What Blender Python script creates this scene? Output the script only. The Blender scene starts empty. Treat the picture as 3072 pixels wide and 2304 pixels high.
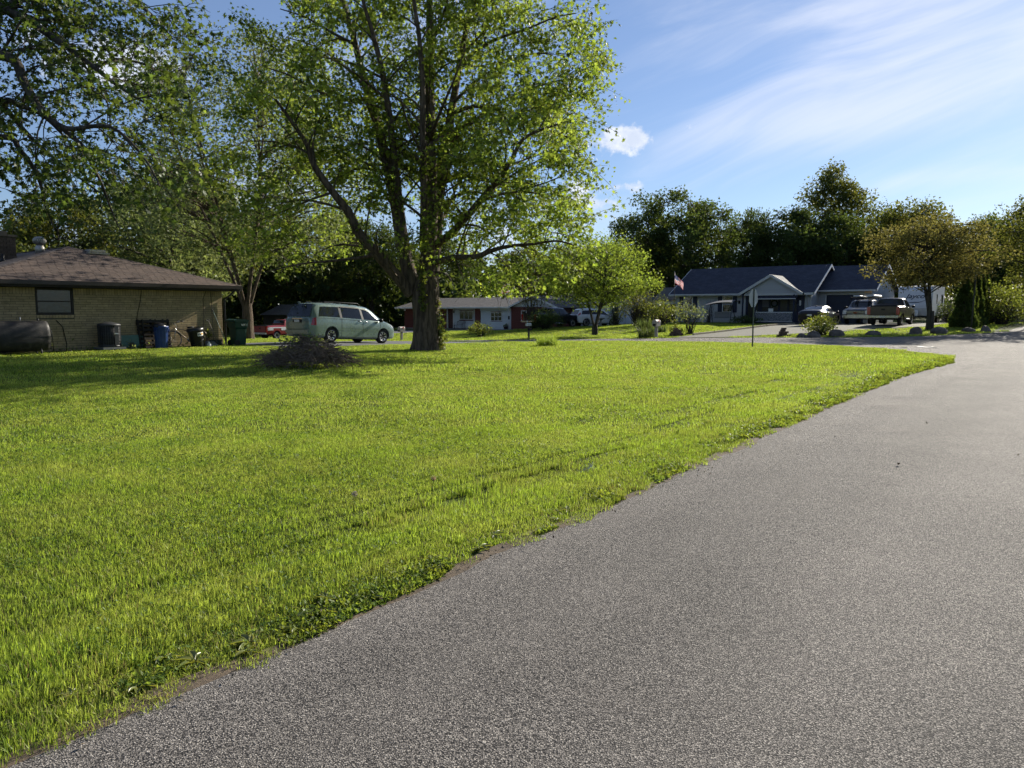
import bpy, bmesh, math, random
import numpy as np
from mathutils import Vector, Matrix, Euler
R = math.radians
random.seed(7); rng = np.random.default_rng(7)
scene = bpy.context.scene
COL = scene.collection

# ---------------------------------------------------------------- camera
cam = bpy.data.cameras.new('camera'); camo = bpy.data.objects.new('camera', cam); COL.objects.link(camo)
camo.location = (0, 0, 1.6); camo.rotation_euler = (R(90 - 5.76), 0, 0)
cam.sensor_width = 36; cam.lens = 36 * 2200 / 3072; cam.clip_end = 4000; cam.clip_start = .05
scene.camera = camo

# ---------------------------------------------------------------- light, sky, exposure
SUN_AZ, SUN_EL = 43, 26            # azimuth clockwise from +Y, elevation
scene.view_settings.view_transform = 'Standard'; scene.view_settings.look = 'None'
scene.view_settings.exposure = 0.90; scene.view_settings.gamma = 1
scene.cycles.use_denoising = True
scene.cycles.use_adaptive_sampling = True; scene.cycles.adaptive_threshold = .03
scene.cycles.max_bounces = 7; scene.cycles.transparent_max_bounces = 8
scene.cycles.diffuse_bounces = 3; scene.cycles.glossy_bounces = 3; scene.cycles.transmission_bounces = 4
scene.cycles.sample_clamp_indirect = 6
sun = bpy.data.lights.new('sun', 'SUN'); suno = bpy.data.objects.new('sun', sun); COL.objects.link(suno)
sun.energy = 5.0; sun.angle = R(.55); sun.color = (1, .93, .80)
sd = Vector((math.sin(R(SUN_AZ)) * math.cos(R(SUN_EL)), math.cos(R(SUN_AZ)) * math.cos(R(SUN_EL)), math.sin(R(SUN_EL))))
suno.rotation_euler = sd.to_track_quat('Z', 'Y').to_euler(); suno.location = (30, 30, 40)

# small node helpers
class NT:
    def __init__(s, tree): s.t = tree; s.n = tree.nodes; s.l = tree.links
    def add(s, typ, **kw):
        n = s.n.new(typ)
        ins = kw.pop('i', {})
        for k, v in kw.items(): setattr(n, k, v)
        for k, v in ins.items(): s.set(n, k, v)
        return n
    def set(s, n, k, v):
        sock = n.inputs[k]
        if isinstance(v, bpy.types.NodeSocket): s.l.new(v, sock)
        else: sock.default_value = v
    def m(s, op, a, b=None, c=None, clamp=False):
        n = s.n.new('ShaderNodeMath'); n.operation = op; n.use_clamp = clamp
        for k, v in enumerate((a, b, c)):
            if v is not None: s.set(n, k, v)
        return n.outputs[0]
    def vm(s, op, a, b=None, out=0):
        n = s.n.new('ShaderNodeVectorMath'); n.operation = op
        s.set(n, 0, a)
        if b is not None: s.set(n, 1, b)
        return n.outputs[out]
    def noise(s, vec, scale, detail=4, rough=.5, dist=0, out=0):
        n = s.add('ShaderNodeTexNoise', i={'Scale': scale, 'Detail': detail, 'Roughness': rough, 'Distortion': dist})
        if vec is not None: s.l.new(vec, n.inputs['Vector'])
        return n.outputs[out]
    def ramp(s, fac, stops, interp='LINEAR'):
        n = s.n.new('ShaderNodeValToRGB'); n.color_ramp.interpolation = interp
        cr = n.color_ramp
        while len(cr.elements) < len(stops): cr.elements.new(.5)
        for e, (p, c) in zip(cr.elements, stops):
            e.position = p; e.color = (c, c, c, 1) if isinstance(c, (int, float)) else (*c, 1)
        s.l.new(fac, n.inputs[0]); return n.outputs[0]
    def mix(s, fac, a, b, mode='MIX'):
        n = s.n.new('ShaderNodeMix'); n.data_type = 'RGBA'; n.blend_type = mode
        s.set(n, 0, fac)
        for k, v in ((6, a), (7, b)):
            s.set(n, k, v if isinstance(v, bpy.types.NodeSocket) else (*v, 1) if len(v) == 3 else v)
        return n.outputs[2]
    def maprange(s, v, a, b, c=0, d=1, smooth=True):
        n = s.n.new('ShaderNodeMapRange'); n.interpolation_type = 'SMOOTHSTEP' if smooth else 'LINEAR'
        for k, x in enumerate((v, a, b, c, d)): s.set(n, k, x)
        return n.outputs[0]

def px_dir(x, y):                  # direction in the sky that a spot of the photograph shows
    cx = (x - 1536) / 2200; cy = (1152 - y) / 2200; p = R(5.76)
    v = Vector((cx, math.cos(p) + cy * math.sin(p), -math.sin(p) + cy * math.cos(p))); return v.normalized()

world = bpy.data.worlds.new('World'); scene.world = world; world.use_nodes = True; world.cycles.sampling_method = 'MANUAL'; world.cycles.sample_map_resolution = 512
w = NT(world.node_tree); w.n.clear()
sky = w.add('ShaderNodeTexSky', sky_type='NISHITA', sun_disc=False, sun_elevation=R(SUN_EL), sun_rotation=R(SUN_AZ), altitude=200,
            air_density=1.0, dust_density=.25, ozone_density=2.2)
tc = w.add('ShaderNodeTexCoord').outputs['Generated']
sep = w.add('ShaderNodeSeparateXYZ', i={0: tc})
zc = w.m('ADD', w.m('MAXIMUM', sep.outputs[2], 0), .06)
plane = w.add('ShaderNodeCombineXYZ', i={0: w.m('DIVIDE', sep.outputs[0], zc), 1: w.m('DIVIDE', sep.outputs[1], zc), 2: 0.0}).outputs[0]
# cirrus: long combed streaks on a high plane, thicker towards the right
dirv = w.add('ShaderNodeCombineXYZ', i={0: sep.outputs[0], 1: w.m('SUBTRACT', sep.outputs[2], w.m('MULTIPLY', sep.outputs[0], .26)), 2: w.m('MULTIPLY', sep.outputs[1], .4)}).outputs[0]
rotp = w.vm('MULTIPLY', dirv, (1.7, 8.0, 1.0))
wv = w.m('MULTIPLY', w.m('SUBTRACT', w.noise(w.vm('MULTIPLY', dirv, (1.0, 2.2, 1.0)), 2.2, 2, .5), .5), 1.5)
warp = w.vm('ADD', rotp, w.add('ShaderNodeCombineXYZ', i={0: wv, 1: wv, 2: 0.0}).outputs[0])
fib = w.noise(warp, 1.5, 6, .56)
def blob(x, y, rx, ry, amp):
    d = px_dir(x, y)
    rgt = Vector((d.y, -d.x, 0)).normalized(); up = rgt.cross(d)
    bx = w.m('DIVIDE', w.vm('DOT_PRODUCT', tc, tuple(rgt), 1), rx / 2200); by = w.m('DIVIDE', w.vm('DOT_PRODUCT', tc, tuple(up), 1), ry / 2200)
    r2 = w.m('ADD', w.m('MULTIPLY', bx, bx), w.m('MULTIPLY', by, by))
    fwd = w.m('GREATER_THAN', w.vm('DOT_PRODUCT', tc, tuple(d), 1), 0)
    return w.m('MULTIPLY', w.m('MULTIPLY', w.m('EXPONENT', w.m('MULTIPLY', r2, -1.0)), amp), fwd)
def addall(xs):
    o = xs[0]
    for k in xs[1:]: o = w.m('ADD', o, k)
    return o
cir_bias = addall([blob(2900, 210, 480, 150, .30), blob(2450, 350, 380, 70, .12), blob(2350, 30, 900, 110, .12), blob(2460, 400, 300, 70, .12), blob(2950, 520, 260, 26, .20), blob(2650, 560, 110, 60, .12)])
cirrus = w.m('ADD', w.m('MULTIPLY', w.m('SUBTRACT', fib, .5), 1.5), cir_bias)
cirrus = w.m('MULTIPLY', w.maprange(cirrus, .0, .60), .60)
# cumulus: small ragged heaps low in the sky
cn = w.noise(tc, 38, 6, .66)
cumb = addall([blob(1895, 415, 75, 42, .42), blob(1730, 430, 170, 60, .32), blob(1885, 560, 75, 26, .42), blob(1800, 612, 75, 24, .40), blob(1730, 560, 60, 45, .40),
               blob(2085, 376, 90, 14, .25), blob(2990, 695, 80, 26, .46), blob(430, 205, 110, 45, .38), blob(240, 160, 280, 110, .34), blob(180, 735, 130, 40, .40), blob(1500, 700, 180, 60, .34)])
cum = w.maprange(w.m('ADD', w.m('MULTIPLY', cn, .9), cumb), .70, .92)
skyc = sky.outputs[0]
skyb = w.mix(.15, w.mix(1.0, skyc, (.86, .95, 1.13), 'MULTIPLY'), (5.0, 6.2, 8.6))
circ = w.mix(1.0, w.mix(.35, skyb, (3.4, 3.6, 4.1)), (1.75, 1.72, 1.66), 'MULTIPLY')
c1 = w.mix(cirrus, skyb, (9.5, 9.8, 10.8))
cumcol = w.mix(w.maprange(cn, .45, .75), (8.0, 8.5, 9.6), (11, 11.1, 11.6))
c2 = w.mix(w.m('MULTIPLY', cum, .75), c1, cumcol)
bg = w.add('ShaderNodeBackground', i={'Color': c2, 'Strength': .056})
w.add('ShaderNodeOutputWorld', i={0: bg.outputs[0]})

# ---------------------------------------------------------------- the street grid: a runs along the near road, b across it
TH = R(52); U = (math.cos(TH), math.sin(TH)); V = (-math.sin(TH), math.cos(TH))
def XY(a, b): return a * U[0] + b * V[0], a * U[1] + b * V[1]
CTRL = np.array([(-8,0,0),(-8,20,0),(0,0,0),(0,8,0),(0,25,.02),(8,3,0),(8,0,0),(9,15,.02),(9,29,.12),(9,40,.2),(17,29,.12),(17,40,.1),(20.5,26.2,.13),(23.6,26.2,0),(20.7,20.6,0),(16,3,0),(16,10,.01),
 (31.3,11.3,0),(26,19,0),(26,3,0),(26,0,0),(33,6.8,0),(35.7,11,-.01),(38,11,0),(36,21,-.15),(36,31,-.45),(36,44,-.88),(36,62,-1.3),(40,21,-.15),(40,31,-.46),(40,44,-.9),(40,62,-1.3),(28,31,-.12),(28,44,-.4),
 (42,3,.03),(46,8,.10),(44,11.3,.06),(50,5.3,.26),(54,3,.32),(54,0,.32),(53.6,5.6,.32),(52.5,7.7,.34),(55,11,.50),(56.5,16,.42),(60,13.8,.50),(62,6,.56),(64.5,30.7,.38),(64.5,18,.40),(67,14,.5),(76,12,.45),(76,25,.45),(50,20,.12),(48,30,-.28),
 (52,27.6,.1),(44.4,19,0),(46,41,-.66),(58,46.4,-.47),(62,52,-.5),(62,60,-.55),(58,48,-.45),(58,43,-.2),(62,38,0),(62,65,-.6),(47,55,-1.0),(75,50,-.4),(100,30,.3),(100,80,-.5),(30,80,-1.2),(10,80,0),(140,10,.6),
 (-40,0,0),(-40,80,0),(0,-60,0),(60,-60,.3),(160,-40,.4),(160,160,0),(0,160,0)], float)
def _phi(r2): return .5 * r2 * np.log(r2 + 1e-9)
def _tps():
    P = CTRL[:, :2] / 40; n = len(P)
    K = _phi(((P[:, None] - P[None]) ** 2).sum(-1)) + np.eye(n) * 2e-4
    Q = np.c_[np.ones(n), P]; A = np.block([[K, Q], [Q.T, np.zeros((3, 3))]])
    return P, np.linalg.solve(A, np.r_[CTRL[:, 2], 0, 0, 0])
_P, _C = _tps()
def base_h(a, b):
    a, b = np.broadcast_arrays(np.asarray(a, float), np.asarray(b, float)); sh = a.shape
    q = np.c_[a.ravel(), b.ravel()] / 40; out = np.empty(len(q))
    for s in range(0, len(q), 20000):
        k = q[s:s + 20000]
        out[s:s + 20000] = _phi(((k[:, None] - _P[None]) ** 2).sum(-1)) @ _C[:-3] + _C[-3] + k @ _C[-2:]
    far = np.clip((np.hypot(q[:, 0] * 40 - 40, q[:, 1] * 40 - 30) - 110) / 60, 0, 1)
    return (np.clip(out, -1.6, 1.0) * (1 - far)).reshape(sh)
def wob(x, s): return np.sin(x * s) * .5 + np.sin(x * s * 2.3 + 1.7) * .3 + np.sin(x * s * 5.1 + .6) * .2
def edge_b(a):                      # left edge of the near road
    return np.interp(a, [-8, 1, 3, 5, 8.4, 14.7, 20, 25.6, 27], [2.85, 2.88, 2.93, 2.98, 3.10, 3.30, 3.40, 3.12, 3.3]) + .03 * wob(np.asarray(a), 2.1)
NEARX = ([3.3, 3.45, 4.3, 6.8, 9, 11.2, 15, 20, 200], [27.3, 28.3, 30.6, 33.5, 34.9, 35.4, 35.6, 35.7, 35.7])
FARX = ([3.3, 3.8, 5.0, 7.0, 9.4, 11.0, 13.3, 16.5, 21, 26, 200], [62, 54, 49.6, 47.0, 45.2, 44.0, 42.7, 41.5, 40.9, 40.7, 40.7])
def near_a(b): return np.interp(b, *NEARX) + .04 * wob(np.asarray(b), 1.7)
def far_a(b): return np.interp(b, *FARX) + .05 * wob(np.asarray(b) + 9, 1.3)
def lawn_micro(a, b):               # berm and shallow ditch beside the road, gentle bumps
    a, b = np.broadcast_arrays(np.asarray(a, float), np.asarray(b, float))
    fade = np.clip((24 - a) / 8, 0, 1)
    bd = 4.02 + np.maximum(0, a - 7) * .125
    d = -(.045 + .04 * np.exp(-((a - 5.5) / 2.2) ** 2)) * np.exp(-((b - bd) / .40) ** 2) + .04 * np.exp(-((b - (bd + 3.25) / 2) / .28) ** 2)
    return d * fade + (.012 * wob(a + .6 * b, .9) + .012 * wob(b - .4 * a, 1.1)) * np.clip((b - 3.3) / 1.2, 0, 1) * (a < 34)
def gz(a, b): return base_h(a, b) + np.where(np.asarray(b) > 3.0, lawn_micro(a, b), 0)
def h(a, b): return float(gz(a, b))
def W(a, b, dz=0): x, y = XY(a, b); return Vector((x, y, h(a, b) + dz))

# ---------------------------------------------------------------- mesh helpers
def mesh_np(name, verts, faces, smooth=False, mats=None, mi=None):
    """faces: list of (n,k) integer arrays"""
    me = bpy.data.meshes.new(name); verts = np.asarray(verts, np.float32)
    me.vertices.add(len(verts)); me.vertices.foreach_set('co', verts.ravel())
    faces = [np.asarray(f, np.int32) for f in faces if len(f)]
    nl = sum(f.size for f in faces); npoly = sum(len(f) for f in faces)
    me.loops.add(nl); me.polygons.add(npoly)
    me.loops.foreach_set('vertex_index', np.concatenate([f.ravel() for f in faces]))
    tot = np.concatenate([np.full(len(f), f.shape[1], np.int32) for f in faces])
    me.polygons.foreach_set('loop_start', np.r_[0, np.cumsum(tot)[:-1]].astype(np.int32))
    me.polygons.foreach_set('use_smooth', np.full(npoly, bool(smooth)))
    for m in (mats or []): me.materials.append(m)
    if mi is not None: me.polygons.foreach_set('material_index', np.asarray(mi, np.int32))
    me.update(calc_edges=True); me.validate(); return me
class MB:
    """collects shapes into one mesh"""
    def __init__(s): s.v = []; s.f = []; s.sm = []
    def quad(s, *p): n = len(s.v); s.v += [tuple(q) for q in p]; s.f.append(tuple(range(n, n + len(p)))); s.sm.append(False); return s
    def box(s, lo, hi, m=None):
        n = len(s.v); c = [(x, y, z) for z in (lo[2], hi[2]) for y in (lo[1], hi[1]) for x in (lo[0], hi[0])]
        if m is not None: c = [tuple(m @ Vector(q)) for q in c]
        s.v += c
        for f in ((0, 2, 3, 1), (4, 5, 7, 6), (0, 1, 5, 4), (2, 6, 7, 3), (0, 4, 6, 2), (1, 3, 7, 5)): s.f.append(tuple(n + k for k in f)); s.sm.append(False)
        return s
    def beam(s, p, q, wx, wy, up=(0, 0, 1)):
        p, q = Vector(p), Vector(q); d = (q - p); L = d.length; d.normalize(); upv = Vector(up)
        if abs(d.dot(upv)) > .99: upv = Vector((1, 0, 0))
        x = d.cross(upv).normalized(); y = x.cross(d)
        m = Matrix((x, y, d)).transposed().to_4x4(); m.translation = p
        return s.box((-wx / 2, -wy / 2, 0), (wx / 2, wy / 2, L), m)
    def tube(s, pts, rad, n=8, cap=True, smooth=True):
        pts = [Vector(p) for p in pts]; k = len(pts)
        if isinstance(rad, (int, float)): rad = [rad] * k
        base = len(s.v); t0 = (pts[1] - pts[0]).normalized()
        nrm = t0.orthogonal().normalized()
        for j, p in enumerate(pts):
            t = (pts[min(j + 1, k - 1)] - pts[max(j - 1, 0)])
            t = t.normalized() if t.length > 1e-9 else t0
            nrm = (nrm - t * nrm.dot(t)); nrm = nrm.normalized() if nrm.length > 1e-6 else t.orthogonal().normalized()
            bi = t.cross(nrm)
            for q in range(n):
                a = 2 * math.pi * q / n; s.v.append(tuple(p + (nrm * math.cos(a) + bi * math.sin(a)) * rad[j]))
        for j in range(k - 1):
            for q in range(n):
                a, b2 = base + j * n + q, base + j * n + (q + 1) % n
                s.f.append((a, b2, b2 + n, a + n)); s.sm.append(smooth)
        if cap:
            s.f.append(tuple(base + q for q in reversed(range(n)))); s.sm.append(False)
            s.f.append(tuple(base + (k - 1) * n + q for q in range(n))); s.sm.append(False)
        return s
    def lathe(s, prof, n=20, m=None, smooth=True, cap=True):
        """prof: list of (radius, z)"""
        base = len(s.v); m = m or Matrix()
        for r, z in prof:
            for q in range(n):
                a = 2 * math.pi * q / n; s.v.append(tuple(m @ Vector((r * math.cos(a), r * math.sin(a), z))))
        for j in range(len(prof) - 1):
            for q in range(n):
                a, b2 = base + j * n + q, base + j * n + (q + 1) % n
                s.f.append((a, b2, b2 + n, a + n)); s.sm.append(smooth)
        if cap:
            s.f.append(tuple(base + q for q in reversed(range(n)))); s.sm.append(False)
            s.f.append(tuple(base + (len(prof) - 1) * n + q for q in range(n))); s.sm.append(False)
        return s
    def prism(s, poly, y0, y1, m=None):
        """poly: (x,z) outline extruded along y"""
        n = len(s.v); k = len(poly); m = m or Matrix()
        s.v += [tuple(m @ Vector((x, y0, z))) for x, z in poly] + [tuple(m @ Vector((x, y1, z))) for x, z in poly]
        s.f.append(tuple(range(n, n + k))); s.f.append(tuple(reversed(range(n + k, n + 2 * k)))); s.sm += [False, False]
        for j in range(k): s.f.append((n + j, n + k + j, n + k + (j + 1) % k, n + (j + 1) % k)); s.sm.append(False)
        return s
    def mesh(s, name, mat, bevel=0):
        me = bpy.data.meshes.new(name); me.from_pydata(s.v, [], s.f)
        me.polygons.foreach_set('use_smooth', s.sm); me.materials.append(mat)
        bm = bmesh.new(); bm.from_mesh(me)
        bmesh.ops.recalc_face_normals(bm, faces=bm.faces)
        if bevel: bmesh.ops.bevel(bm, geom=[e for e in bm.edges if e.calc_face_angle(0) > .6], offset=bevel, segments=2, affect='EDGES', clamp_overlap=True)
        bm.to_mesh(me); bm.free(); me.update(); return me
    def build(s, name, mat, parent=None, bevel=0, **kw): return link(name, s.mesh(name, mat, bevel), parent, **kw)
def link(name, data, parent=None, loc=None, rot=None, scl=None, **props):
    o = bpy.data.objects.new(name, data); COL.objects.link(o)
    if parent is not None: o.parent = parent
    if loc is not None: o.location = loc
    if rot is not None: o.rotation_euler = rot
    if scl is not None: o.scale = scl
    for k, v in props.items(): o[k] = v
    return o
def thing(name, label, category, loc=(0, 0, 0), rz=None, group=None, data=None):
    o = link(name, data, None, loc, (0, 0, TH if rz is None else rz)); o['label'] = label; o['category'] = category
    if group: o['group'] = group
    return o
def tag(o, label, category, group=None):
    o['label'] = label; o['category'] = category
    if group: o['group'] = group
    return o
def dup(root, loc, rz, label=None):
    r = root.copy(); COL.objects.link(r); r.location = loc; r.rotation_euler = (0, 0, rz)
    if label: r['label'] = label
    for ch in list(root.children):
        c = ch.copy(); COL.objects.link(c); c.parent = r
        for g in list(ch.children): d = g.copy(); COL.objects.link(d); d.parent = c
    return r

# ---------------------------------------------------------------- materials
MATS = {}
def mat(name, col, rough=.7, metal=0, var=.12, scale=6, bump=0, bscale=40, spec=.4, coat=0, island=0, hue=None, coord='Object', detail=5, emit=None, dirt=None):
    """procedural surface: colour broken up by noise, fine relief by bump"""
    if name in MATS: return MATS[name]
    m = bpy.data.materials.new(name); m.use_nodes = True; MATS[name] = m
    t = NT(m.node_tree); b = t.n['Principled BSDF']
    tcn = t.add('ShaderNodeTexCoord'); vec = tcn.outputs[coord] if coord != 'World' else t.add('ShaderNodeNewGeometry').outputs['Position']
    n = t.noise(vec, scale, detail, .6)
    f = t.maprange(n, .3, .7, 1 - var, 1 + var, False)
    c = t.mix(1.0, col, t.add('ShaderNodeCombineColor', i={0: f, 1: f, 2: f}).outputs[0], 'MULTIPLY')
    if hue: c = t.mix(t.maprange(t.noise(vec, scale * .4, 3), .42, .68), c, hue)
    if dirt: c = t.mix(t.m('MULTIPLY', t.maprange(t.noise(vec, dirt[1], 7, .7), .48, .75), dirt[2]), c, dirt[0])
    if island:
        g = t.add('ShaderNodeNewGeometry').outputs['Random Per Island']; oi = t.add('ShaderNodeObjectInfo').outputs['Random']
        rr = t.m('FRACT', t.m('ADD', g, t.m('MULTIPLY', oi, 7.31)))
        k = t.maprange(rr, 0, 1, 1 - island, 1 + island, False)
        c = t.mix(1.0, c, t.add('ShaderNodeCombineColor', i={0: k, 1: k, 2: k}).outputs[0], 'MULTIPLY')
    t.l.new(c, b.inputs['Base Color'])
    t.l.new(t.maprange(n, .3, .7, max(0, rough - .06), min(1, rough + .06), False), b.inputs['Roughness'])
    b.inputs['Metallic'].default_value = metal; b.inputs['Specular IOR Level'].default_value = spec
    if coat: b.inputs['Coat Weight'].default_value = coat; b.inputs['Coat Roughness'].default_value = .06
    if bump:
        bn = t.add('ShaderNodeBump', i={'Strength': min(1, bump), 'Distance': .01 * max(1, bump), 'Height': t.noise(vec, bscale, 6, .65)})
        t.l.new(bn.outputs[0], b.inputs['Normal'])
    if emit: b.inputs['Emission Color'].default_value = (*emit[0], 1); b.inputs['Emission Strength'].default_value = emit[1]
    return m
def leafmat(name, col, trans, mixf=.5, var=.35, rough=.5, vscale=.5, hue=None, gloss=.16):
    """thin leaf: diffuse on the lit side, glowing when lit from behind"""
    if name in MATS: return MATS[name]
    m = bpy.data.materials.new(name); m.use_nodes = True; MATS[name] = m
    t = NT(m.node_tree); b = t.n['Principled BSDF']; out = t.n['Material Output']
    ge = t.add('ShaderNodeNewGeometry'); pos = ge.outputs['Position']
    rr = t.m('ADD', t.m('MULTIPLY', ge.outputs['Random Per Island'], .6), t.m('MULTIPLY', t.noise(pos, vscale, 3, .6), .4))
    k = t.maprange(rr, .2, .8, 1 - var, 1 + var, False); kk = t.add('ShaderNodeCombineColor', i={0: k, 1: k, 2: k}).outputs[0]
    hcol = hue or (col[0] * 1.35, col[1] * 1.05, col[2] * .8); htr = hue or (trans[0] * 1.25, trans[1], trans[2] * .8)
    hf = t.maprange(t.noise(pos, vscale * 3, 4, .7), .35, .7)
    c = t.mix(1.0, t.mix(hf, col, hcol), kk, 'MULTIPLY'); c2 = t.mix(1.0, t.mix(hf, trans, htr), kk, 'MULTIPLY')
    t.l.new(c, b.inputs['Base Color']); b.inputs['Roughness'].default_value = rough; b.inputs['Specular IOR Level'].default_value = gloss
    tr = t.add('ShaderNodeBsdfTranslucent', i={'Color': c2})
    mx = t.add('ShaderNodeMixShader', i={0: mixf, 1: b.outputs[0], 2: tr.outputs[0]})
    t.l.new(mx.outputs[0], out.inputs['Surface']); return m

# ---------------------------------------------------------------- ground, roads
def ground_material():
    m = bpy.data.materials.new('turf_soil'); m.use_nodes = True; t = NT(m.node_tree); b = t.n['Principled BSDF']
    pos = t.add('ShaderNodeNewGeometry').outputs['Position']
    c = t.mix(t.maprange(t.noise(pos, 1.3, 6, .65), .35, .65), (.040, .062, .012), (.065, .082, .018))
    c = t.mix(t.maprange(t.noise(pos, .09, 4, .6), .4, .7), c, (.075, .088, .022))
    c = t.mix(t.m('MULTIPLY', t.maprange(t.noise(pos, 14, 4, .7), .5, .75), .7), c, (.045, .034, .018))
    t.l.new(c, b.inputs['Base Color']); b.inputs['Roughness'].default_value = .95; b.inputs['Specular IOR Level'].default_value = .1
    bn = t.add('ShaderNodeBump', i={'Strength': .8, 'Distance': .03, 'Height': t.noise(pos, 25, 6, .7)}); t.l.new(bn.outputs[0], b.inputs['Normal'])
    return m
def asphalt_material():
    m = bpy.data.materials.new('asphalt'); m.use_nodes = True; t = NT(m.node_tree); b = t.n['Principled BSDF']
    pos = t.add('ShaderNodeNewGeometry').outputs['Position']
    v = t.add('ShaderNodeTexVoronoi', i={'Vector': pos, 'Scale': 160.0}); 
    st = t.add('ShaderNodeSeparateColor', i={0: v.outputs['Color']}).outputs[0]
    col = t.ramp(st, [(0, (.068, .062, .056)), (.3, (.142, .129, .117)), (.62, (.232, .21, .188)), (.88, (.325, .295, .258)), (1, (.52, .475, .415))])
    tar = t.maprange(v.outputs['Distance'], .35, .75)
    col = t.mix(tar, col, (.022, .021, .021))
    big = t.maprange(t.noise(pos, .7, 6, .65), .3, .7, .84, 1.14, False)
    col = t.mix(1.0, col, t.add('ShaderNodeCombineColor', i={0: big, 1: big, 2: big}).outputs[0], 'MULTIPLY')
    col = t.mix(t.m('MULTIPLY', t.maprange(t.noise(pos, .25, 5, .7), .52, .75), .35), col, (.22, .19, .165))
    tr = t.vm('DOT_PRODUCT', pos, (V[0], V[1], 0), out=1)       # faint worn wheel tracks along the road
    trk = t.maprange(t.m('ADD', t.m('SINE', t.m('MULTIPLY', tr, 2.6)), t.m('MULTIPLY', t.noise(pos, .5, 3), 1.2)), .2, 1.6, .94, 1.07)
    col = t.mix(1.0, col, t.add('ShaderNodeCombineColor', i={0: trk, 1: trk, 2: trk}).outputs[0], 'MULTIPLY')
    t.l.new(col, b.inputs['Base Color']); b.inputs['Roughness'].default_value = .85; b.inputs['Specular IOR Level'].default_value = .18
    hgt = t.m('ADD', t.m('MULTIPLY', v.outputs['Distance'], -1.0), t.m('MULTIPLY', st, .8))
    bn = t.add('ShaderNodeBump', i={'Strength': .75, 'Distance': .004, 'Height': hgt}); t.l.new(bn.outputs[0], b.inputs['Normal'])
    return m
ASPH = asphalt_material(); SOIL = ground_material()
def grid_faces(na, nb, off=0):
    i = np.arange(na - 1)[:, None] * nb + np.arange(nb - 1)[None] + off
    return np.stack([i, i + nb, i + nb + 1, i + 1], -1).reshape(-1, 4)
def build_ground():
    ac = np.r_[-600, -300, -120, -60, -30, -16, np.arange(-8, 36, .25), np.arange(36, 80, .8), np.arange(80, 130, 4), 150, 200, 300, 450, 700]
    bc = np.r_[-600, -300, -120, -60, -30, -15, -8, -4, np.arange(2.4, 6.2, .07), np.arange(6.2, 34, .45), np.arange(34, 76, 1.2), np.arange(76, 130, 5), 150, 200, 300, 450, 700]
    A, B = np.meshgrid(ac, bc, indexing='ij'); Z = gz(A, B)
    road = ((B < edge_b(np.clip(A, -8, 27)) - .02) & (B > -3.5)) | ((B > 3.2) & (A > near_a(B) + .05) & (A < far_a(B) - .05))
    Z = Z - np.where(road, .06, 0)
    X, Y = A * U[0] + B * V[0], A * U[1] + B * V[1]
    o = link('ground', mesh_np('ground', np.stack([X, Y, Z], -1).reshape(-1, 3), [grid_faces(len(ac), len(bc))], True, [SOIL])); o['kind'] = 'structure'
build_ground()
def build_road():
    a1 = np.r_[np.arange(-8, 62, .2), np.arange(62, 200, 6)]; c = np.linspace(0, 1, 13)
    eb = np.where(a1 < 27.3, edge_b(np.minimum(a1, 27.3)), 3.3)
    A = np.repeat(a1[:, None], 13, 1); B = -3.4 + (eb[:, None] + 3.4) * c[None]
    Z = base_h(A, B) + .004 + .02 * (1 - ((B + .1) / 3.4) ** 2) * (A < 26)
    b2 = np.r_[3.3, np.arange(3.4, 30, .15), np.arange(30, 150, 3)]
    n_, f_ = near_a(b2), far_a(b2); n_[0], f_[0] = 27.3, 62
    A2 = n_[:, None] + (f_ - n_)[:, None] * np.linspace(0, 1, 15)[None]; B2 = np.repeat(b2[:, None], 15, 1)
    Z2 = base_h(A2, B2) + .004
    vs = [np.stack([a * U[0] + b * V[0], a * U[1] + b * V[1], z], -1).reshape(-1, 3) for a, b, z in ((A, B, Z), (A2, B2, Z2))]
    f1 = grid_faces(len(a1), 13)[:, ::-1]; f2 = grid_faces(len(b2), 15, len(vs[0]))
    me = mesh_np('road', np.concatenate(vs), [f1, f2], True, [ASPH])
    bm = bmesh.new(); bm.from_mesh(me)
    for f in bm.faces:
        f.normal_update()
        if f.normal.z < 0: f.normal_flip()
    bm.to_mesh(me); bm.free()
    link('road', me)['kind'] = 'structure'
build_road()
def sheet(name, outline, mt, dz, kind='structure', step=.5):
    """flat sheet over the ground; outline: rows of (b, a0, a1)"""
    n = 12; rows = np.array(outline, float); bs = np.unique(np.r_[np.arange(rows[0, 0], rows[-1, 0], step), rows[-1, 0]])
    a0 = np.interp(bs, rows[:, 0], rows[:, 1]); a1 = np.interp(bs, rows[:, 0], rows[:, 2])
    A = a0[:, None] + (a1 - a0)[:, None] * np.linspace(0, 1, n)[None]; B = np.repeat(bs[:, None], n, 1)
    A = A + .12 * wob(B, 2.9) * np.abs(np.linspace(-1, 1, n))[None] ** 4
    Z = gz(A, B) + dz
    me = mesh_np(name, np.stack([A * U[0] + B * V[0], A * U[1] + B * V[1], Z], -1).reshape(-1, 3), [grid_faces(len(bs), n)], True, [mt])
    o = link(name, me); o['kind'] = kind; return o
GRAVEL = mat('gravel', (.105, .10, .092), .9, var=.6, scale=14, bump=1, bscale=30, coord='World', hue=(.135, .13, .055))
sheet('gravel_drive', [(8.6, 56, 82), (10, 53.5, 82), (12, 50, 76), (13.2, 48.3, 66.6), (15, 45.5, 66.6), (17.0, 42, 66.6), (18.2, 41.6, 63.4), (19.2, 41.3, 62), (20.0, 41.3, 46)], GRAVEL, .02)
DRIVE = mat('driveway_asphalt', (.10, .10, .105), .85, var=.2, scale=3, bump=.6, bscale=90, coord='World')
sheet('van_driveway', [(24.4, 17.5, 35.9), (29.4, 17.5, 35.9)], DRIVE, .02)
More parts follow.
